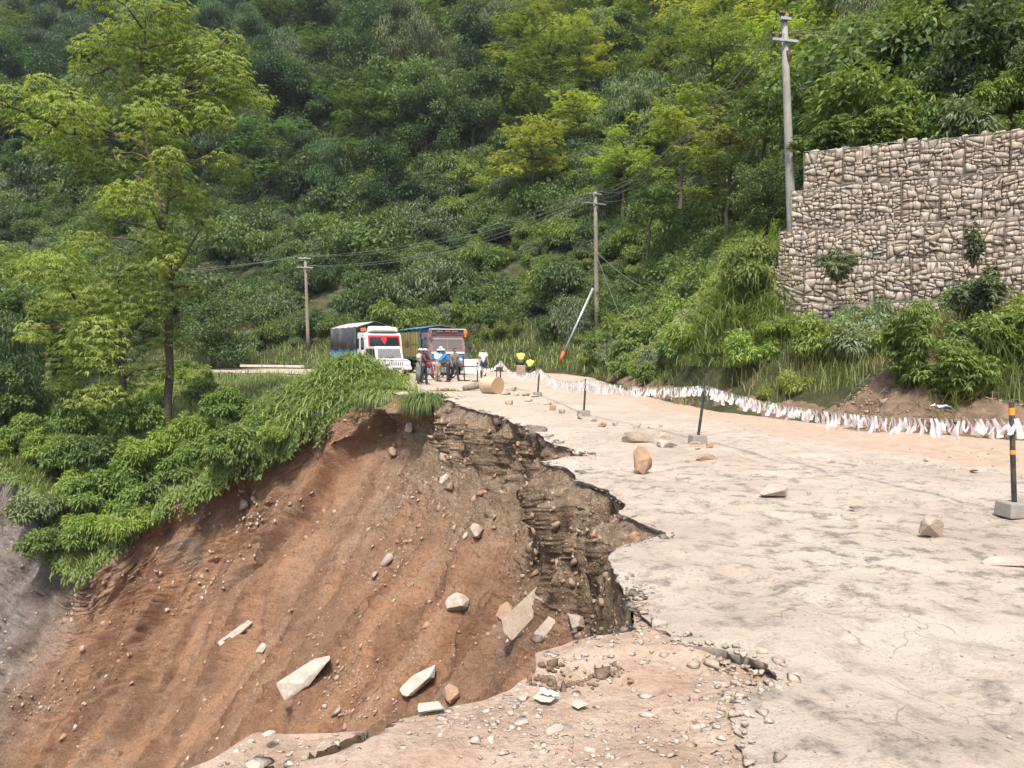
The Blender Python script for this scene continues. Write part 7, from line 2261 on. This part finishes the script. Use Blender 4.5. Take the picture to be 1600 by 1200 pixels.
# road barrier boards and a small concrete post
M['board_white'] = simple('faded_white_board', (0.58, 0.57, 0.54), 0.6, var=0.06, scale=3, dirt=(0.38, 0.36, 0.33), dirt_amt=0.5)
p = at(738, 588, 43.5); p.z = -0.04
t = thing('barrier', 'road barrier of two pale boards on dark legs behind the posts', 'barrier', p, math.radians(-8))
for z0, z1 in ((0.66, 1.06), (0.24, 0.60)):
    mb = MB(); mb.box((0, 0, (z0 + z1) / 2), (1.05, 0.04, z1 - z0), None, 0.008); mb.build('board', M['board_white'], t)
for s in (-1, 1):
    mb = MB(); mb.box((s * 0.50, 0.04, 0.55), (0.05, 0.05, 1.12)); mb.box((s * 0.50, 0.04, 0.02), (0.06, 0.5, 0.04)); mb.build('leg', M['post_black'], t)
p = at(617, 598, 36.0); p.z = -0.1
t = thing('guard_stone', 'short grey concrete guard stone at the grass edge before the jeep', 'bollard', p, 0.3)
mb = MB(); mb.box((0, 0, 0.27), (0.22, 0.20, 0.62), None, 0.02, (0.88, 0.88)); mb.build('shaft', M['concrete'], t)
mb = MB(); mb.box((0, 0, 0.60), (0.20, 0.185, 0.06), None, 0.015, (0.7, 0.7)); mb.build('cap', M['concrete'], t)

# ------------------------------------------------------------------ people
M['skin'] = simple('brown_skin', (0.24, 0.135, 0.085), 0.55, var=0.06, scale=10)
M['hair'] = simple('black_hair', (0.015, 0.013, 0.012), 0.6)
M['eye'] = simple('dark_eye', (0.02, 0.015, 0.012), 0.3)
def cloth(name, c, var=0.12): return simple(name, c, 0.85, var=var, scale=7, spec=0.15)
CL = {'white': cloth('white_cotton', (0.66, 0.65, 0.63), 0.06), 'greywhite': cloth('pale_grey_cotton', (0.48, 0.47, 0.46)), 'maroon': cloth('maroon_cloth', (0.09, 0.045, 0.045)), 'dark': cloth('dark_cloth', (0.035, 0.036, 0.042)),
      'greygreen': cloth('grey_green_cloth', (0.16, 0.17, 0.15)), 'beige': cloth('beige_cloth', (0.36, 0.26, 0.19)), 'blue': cloth('blue_cloth', (0.045, 0.20, 0.46)), 'tan': cloth('taupe_cloth', (0.20, 0.18, 0.16)),
      'hivis': cloth('yellow_green_vest', (0.42, 0.55, 0.10)), 'reflect': cloth('silver_tape', (0.5, 0.52, 0.46)), 'navy': cloth('navy_cloth', (0.03, 0.04, 0.07))}
def skin_body(joints, bones):
    """one continuous surface grown over a joint graph with the skin modifier"""
    names = list(joints)
    me = bpy.data.meshes.new('body_graph')
    me.from_pydata([joints[n][0] for n in names], [(names.index(a), names.index(b)) for a, b in bones], [])
    o = bpy.data.objects.new('body_graph', me); COL.objects.link(o)
    o.modifiers.new('skin', 'SKIN'); 
    for i, n in enumerate(names):
        r = joints[n][1]
        me.skin_vertices[0].data[i].radius = r if hasattr(r, '__len__') else (r, r)
        me.skin_vertices[0].data[i].use_root = (n == 'pelvis')
    md = o.modifiers.new('sub', 'SUBSURF'); md.levels = 1; md.render_levels = 1
    dg = bpy.context.evaluated_depsgraph_get()
    ev = o.evaluated_get(dg)
    m2 = bpy.data.meshes.new_from_object(ev)
    bpy.data.objects.remove(o); bpy.data.meshes.remove(me)
    return m2
def person(label, px, py, d, H, yaw, top, bottom, head='cap', capc='white', pose=None, long_skirt=False, vest=None, group=None, z=0.0, sleeves='short', bag=False, legs_bare=False):
    P = dict(lean=0.0, lsw=0.05, rsw=-0.05, la=(0.05, 0.1), ra=(0.05, 0.1), nod=0.15, sit=False)
    P.update(pose or {})
    k = H / 1.70
    hip = 0.90; 
    if P['sit']: hip = 0.34
    J = {}
    def rotx(v, a, o):                   # bend forward (towards -Y) round the hip
        y, zz = v[1] - o[1], v[2] - o[2]
        return (v[0], o[1] + y * math.cos(a) - zz * math.sin(a), o[2] + y * math.sin(a) + zz * math.cos(a))
    O = (0, 0, hip)
    def up(x, y, zz): return rotx((x, y, hip + zz), P['lean'], O)
    J['pelvis'] = ((0, 0, hip), (0.155, 0.115)); J['waist'] = (up(0, 0, 0.17), (0.14, 0.10)); J['chest'] = (up(0, 0.01, 0.38), (0.165, 0.115)); J['neck0'] = (up(0, 0.01, 0.52), (0.075, 0.07))
    J['neck'] = (up(0, 0, 0.585), 0.052); hd = up(0, -0.02 - 0.05 * P['nod'], 0.665); J['head'] = (hd, (0.078, 0.092)); J['crown'] = (up(0, -0.02 - 0.10 * P['nod'], 0.755), (0.066, 0.078))
    fy = -0.105
    J['nose'] = ((hd[0], hd[1] + fy, hd[2] - 0.005 - 0.03 * P['nod']), 0.014)
    J['chin'] = ((hd[0], hd[1] - 0.05, hd[2] - 0.085), 0.040)
    B = [('pelvis', 'waist'), ('waist', 'chest'), ('chest', 'neck0'), ('neck0', 'neck'), ('neck', 'head'), ('head', 'crown'), ('head', 'nose'), ('head', 'chin')]
    for s, nm, sw, ar in ((1, 'l', P['lsw'], P['la']), (-1, 'r', P['rsw'], P['ra'])):
        J[nm + 'ear'] = ((hd[0] + s * 0.088, hd[1] + 0.005, hd[2]), 0.016); B.append(('head', nm + 'ear'))
        J[nm + 'sh'] = (up(s * 0.185, 0.01, 0.46), 0.062); B.append(('chest', nm + 'sh'))
        fwd, ab = ar[0], ar[1]; el = ar[2] if len(ar) > 2 else 0.25
        sh = Vector(J[nm + 'sh'][0])
        da = P['lean'] + fwd
        u = Vector((s * math.sin(ab), -math.sin(da) * math.cos(ab), -math.cos(da) * math.cos(ab)))
        e = sh + u * 0.29
        da2 = da + el
        w = e + Vector((s * math.sin(ab) * 0.5, -math.sin(da2), -math.cos(da2))).normalized() * 0.25
        J[nm + 'el'] = (tuple(e), 0.043); J[nm + 'wr'] = (tuple(w), 0.030); B += [(nm + 'sh', nm + 'el'), (nm + 'el', nm + 'wr')]
        f = (w - e).normalized(); pm = w + f * 0.07
        J[nm + 'palm'] = (tuple(pm), (0.036, 0.020)); B.append((nm + 'wr', nm + 'palm'))
        sd = Vector((0, 1, 0)) - f * f.y
        sd = sd.normalized() if sd.length > 0.2 else Vector((1, 0, 0))
        for q, (off, ln) in enumerate(((-0.030, 0.055), (-0.010, 0.068), (0.010, 0.062), (0.028, 0.048))):
            a = pm + sd * off + f * 0.035; b = a + f * ln * 0.5 + Vector((-s * 0.006, 0, 0)); c = b + f * ln * 0.4 + Vector((-s * 0.016, 0, 0))
            J[f'{nm}f{q}a'] = (tuple(a), 0.0095); J[f'{nm}f{q}b'] = (tuple(b), 0.009); J[f'{nm}f{q}c'] = (tuple(c), 0.0075)
            B += [(nm + 'palm', f'{nm}f{q}a'), (f'{nm}f{q}a', f'{nm}f{q}b'), (f'{nm}f{q}b', f'{nm}f{q}c')]
        a = pm - sd * 0.036 - f * 0.02; b = a - sd * 0.018 + f * 0.032
        J[nm + 'ta'] = (tuple(a), 0.011); J[nm + 'tb'] = (tuple(b), 0.009); B += [(nm + 'palm', nm + 'ta'), (nm + 'ta', nm + 'tb')]
        hp_ = Vector((s * 0.085, 0, hip - 0.04)); J[nm + 'hip'] = (tuple(hp_), (0.088, 0.092)); B.append(('pelvis', nm + 'hip'))
        if P['sit']:
            kn = hp_ + Vector((s * 0.14, -0.38, 0.16)); an = Vector((s * 0.15, -0.46, 0.09)) + Vector((0, -0.12, 0))
        else:
            kn = hp_ + Vector((s * 0.01, -math.sin(sw) * 0.42 - 0.015, -math.cos(sw) * 0.42))
            sw2 = sw - (0.25 if sw < -0.12 else 0.05)
            an = kn + Vector((0, -math.sin(sw2) * 0.38, -math.cos(sw2) * 0.38)); 
            if sw > -0.12: an.z = 0.085
        J[nm + 'kn'] = (tuple(kn), 0.058); J[nm + 'an'] = (tuple(an), 0.042); J[nm + 'toe'] = (tuple(an + Vector((s * 0.03, -0.16, -0.045))), (0.042, 0.03)); J[nm + 'heel'] = (tuple(an + Vector((0, 0.05, -0.045))), 0.036)
        B += [(nm + 'hip', nm + 'kn'), (nm + 'kn', nm + 'an'), (nm + 'an', nm + 'toe'), (nm + 'an', nm + 'heel')]
    me = skin_body(J, B)
    loc = at(px, py, d); loc.z = z
    t = thing('person', label, 'person', loc, yaw, group)
    t.scale = (k, k, k)
    me.materials.clear(); me.materials.append(M['skin'])
    me.polygons.foreach_set('use_smooth', np.ones(len(me.polygons), bool))
    bo = link('body', me, t)
    # clothes: the body's own faces, a little larger
    V = np.array([v.co for v in me.vertices]); Nn = np.array([v.normal for v in me.vertices])
    names = list(J); JP = np.array([J[n][0] for n in names])
    near = np.argmin(np.linalg.norm(V[:, None, :] - JP[None], axis=2) - np.array([np.mean(J[n][1]) * 0.5 for n in names])[None], axis=1)
    lab_ = np.array([names[i] for i in near])
    top_set = {'waist', 'chest', 'neck0', 'lsh', 'rsh', 'pelvis'} | ({'lel', 'rel'} if sleeves == 'long' else set())
    bot_set = {'pelvis', 'lhip', 'rhip', 'lkn', 'rkn'} | (set() if legs_bare else {'lan', 'ran'})
    polys = [tuple(p.vertices) for p in me.polygons]
    el_d = {s: np.linalg.norm(V - np.array(J[s + 'el'][0]), axis=1) for s in 'lr'}; sh_d = {s: np.linalg.norm(V - np.array(J[s + 'sh'][0]), axis=1) for s in 'lr'}
    def garment(name, keep, off, mat):
        fs = [p for p in polys if all(keep[v] for v in p)]
        used = sorted({v for p in fs for v in p}); mp = {v: i for i, v in enumerate(used)}
        m_ = bpy.data.meshes.new(name); m_.from_pydata([tuple(V[v] + Nn[v] * off) for v in used], [], [[mp[v] for v in p] for p in fs]); m_.materials.append(mat)
        m_.polygons.foreach_set('use_smooth', np.ones(len(m_.polygons), bool))
        o = link(name, m_, t); md = o.modifiers.new('cloth', 'SOLIDIFY'); md.thickness = 0.006
        return o
    arm = ((sh_d['l'] < (0.56 if sleeves == 'long' else 0.20)) & (el_d['l'] < 0.30)) | ((sh_d['r'] < (0.56 if sleeves == 'long' else 0.20)) & (el_d['r'] < 0.30))
    kt = np.isin(lab_, list(top_set)) | (arm & np.isin(lab_, ['lel', 'rel', 'lsh', 'rsh', 'lwr', 'rwr']))
    kt &= ~np.isin(lab_, ['neck', 'head', 'chin', 'nose', 'crown'])
    garment('shirt', kt, 0.016, CL[top])
    if vest: garment('vest', np.isin(lab_, ['waist', 'chest', 'lsh', 'rsh', 'neck0']), 0.026, CL[vest])
    if long_skirt:
        mb = MB(); rings = []
        for zz, rx, ry in ((hip + 0.12, 0.165, 0.13), (hip - 0.1, 0.20, 0.165), (0.55, 0.20, 0.175), (0.16, 0.225, 0.20)):
            rings.append([mb.bm.verts.new((math.cos(a) * rx * (1 + 0.07 * math.sin(5 * a + zz * 3)), math.sin(a) * ry * (1 + 0.07 * math.sin(5 * a + zz * 3)), zz)) for a in [2 * math.pi * q / 24 for q in range(24)]])
        for a, b in zip(rings, rings[1:]):
            for q in range(24): mb.bm.faces.new((a[q], b[q], b[(q + 1) % 24], a[(q + 1) % 24]))
        o = mb.build('skirt', CL[bottom], t, smooth_shade=True); md = o.modifiers.new('cloth', 'SOLIDIFY'); md.thickness = 0.01
    else:
        garment('trousers', np.isin(lab_, list(bot_set)), 0.018, CL[bottom])
    for s in 'lr':
        garment('shoe', np.isin(lab_, [s + 'toe', s + 'heel']), 0.008, M['chassis'])
    hdv = Vector(J['head'][0]); cr = Vector(J['crown'][0])
    mb = MB()
    if head in ('cap', 'helmet'):
        mb.ball(hdv + (cr - hdv) * 0.55 + Vector((0, 0.012, 0)), (0.105, 0.122, 0.098), 3)
        geom = [v for v in mb.bm.verts if v.co.z < hdv.z + 0.03]; bmesh.ops.delete(mb.bm, geom=geom, context='VERTS')
        mb.box(hdv + Vector((0, -0.145, 0.055)), (0.13, 0.10, 0.012), Euler((0.25, 0, 0)), 0.004)
        mb.build(head, CL[capc], t, smooth_shade=True)
    mb = MB(); mb.ball(hdv + (cr - hdv) * 0.45 + Vector((0, 0.020, 0.0)), (0.093, 0.105, 0.098), 3)
    bmesh.ops.delete(mb.bm, geom=[v for v in mb.bm.verts if v.co.y < hdv.y - 0.055 and v.co.z < hdv.z + 0.075 or v.co.z < hdv.z - 0.05], context='VERTS')
    mb.build('hair', M['hair'], t, smooth_shade=True)
    for s in (-1, 1):
        mb = MB(); mb.ball(hdv + Vector((s * 0.032, -0.083, 0.018)), (0.012, 0.008, 0.007), 1); mb.build('eye', M['eye'], t)
    mb = MB(); mb.box(hdv + Vector((0, -0.088, -0.045)), (0.045, 0.008, 0.008), None, 0.002); mb.build('mouth', M['red'] if False else simple('lips', (0.16, 0.07, 0.055), 0.5), t)
    if bag:
        b = Vector(J['chest'][0]); mb = MB(); mb.box(b + Vector((0, 0.21, -0.06)), (0.30, 0.16, 0.42), None, 0.05); mb.build('backpack', CL['dark'], t)
    return t
g_ = 'people gathered by the trucks'
R_ = math.radians
person('person in pale grey shirt, grey green wrap and white cap, far left of the group', 656, 601, 35.2, 1.62, R_(60), 'greywhite', 'greygreen', 'cap', 'white', dict(la=(0.5, 0.1, 0.9), ra=(0.4, 0.1, 1.0), lean=0.05), True, None, g_)
person('person in dark maroon clothes and pale helmet beside the one in the grey wrap', 662.5, 603.5, 34.0, 1.62, R_(75), 'maroon', 'dark', 'helmet', 'greywhite', dict(la=(0.7, 0.1, 0.9), ra=(0.6, 0.15, 0.8), lsw=0.12, rsw=-0.2, lean=0.06), False, None, g_, sleeves='long')
person('person in a white shirt and beige shorts with a grey cap, seen from behind', 684.5, 597, 37.5, 1.60, R_(150), 'white', 'beige', 'cap', 'greywhite', dict(la=(0.25, 0.25, 0.6), ra=(0.7, 0.2, 0.9), lean=0.05), False, None, g_, legs_bare=True)
person('person in a blue shirt and cap standing behind the one bending forward', 689, 590, 42.5, 1.72, R_(10), 'blue', 'navy', 'cap', 'white', dict(la=(0.5, 0.15, 0.6), ra=(0.3, 0.15, 0.6)), False, None, g_, sleeves='long')
person('person in a blue jacket and black trousers bending forward in the middle', 700.5, 598, 37.0, 1.66, R_(-80), 'blue', 'dark', 'cap', 'greywhite', dict(la=(0.4, 0.1, 0.5), ra=(0.5, 0.1, 0.4), lean=0.35, lsw=0.05, rsw=-0.08), False, None, g_, sleeves='long')
person('person in a taupe top and black trousers stepping to the right', 710.5, 596, 38.2, 1.64, R_(40), 'tan', 'dark', 'none', 'white', dict(la=(0.3, 0.2, 0.6), ra=(0.1, 0.25, 0.5), lsw=0.25, rsw=-0.22), False, None, g_)
person('person in a white shirt and dark trousers standing apart on the road behind the ribbon', 755, 592, 42.0, 1.66, R_(10), 'white', 'navy', 'none', 'white', dict(la=(0.15, 0.2, 0.3), ra=(0.1, 0.15, 0.3)), False, None, g_)
person('person in a yellow green vest sitting at the roadside, the taller of two', 814, 586, 46.5, 1.74, R_(185), 'greywhite', 'dark', 'none', 'white', dict(sit=True, la=(0.6, 0.2, 0.9), ra=(0.6, 0.2, 0.9), lean=0.15), False, 'hivis', 'people in vests sitting at the roadside', z=0.42)
person('person in a yellow green vest crouching at the roadside, the lower of two', 827.5, 586, 46.0, 1.66, R_(170), 'hivis', 'dark', 'none', 'white', dict(sit=True, la=(0.7, 0.15, 0.9), ra=(0.7, 0.15, 0.9), lean=0.55), False, 'hivis', 'people in vests sitting at the roadside', z=0.12)
# the low block they sit on
p = at(814, 586, 46.5)
o = MB().box((p.x, p.y + 0.05, 0.28), (0.55, 0.45, 0.66), None, 0.03).build('seat_stone', M['rock'])
tag(o, 'stone block under the taller sitting person at the roadside', 'rock')
# ------------------------------------------------------------------ the hazy air of the valley
hm = bpy.data.materials.new('thin_haze'); hm.use_nodes = True
hn = hm.node_tree
hn.nodes.remove(hn.nodes['Principled BSDF'])
pv = hn.nodes.new('ShaderNodeVolumePrincipled')
pv.inputs['Color'].default_value = (0.86, 0.91, 0.96, 1)
pv.inputs['Density'].default_value = HAZE
pv.inputs['Anisotropy'].default_value = 0.2
hn.links.new(pv.outputs[0], hn.nodes['Material Output'].inputs['Volume'])
_top = max((hill.matrix_world @ v.co).z for v in hill.data.vertices) + 20
_low = min(v.co.z for v in landslide.data.vertices) - 1.5
haze = MB().box((-20, 108, (_top + _low) / 2), (300, 260, _top - _low)).build('haze', hm)
stuff(haze, 'thin pale haze filling the valley air')
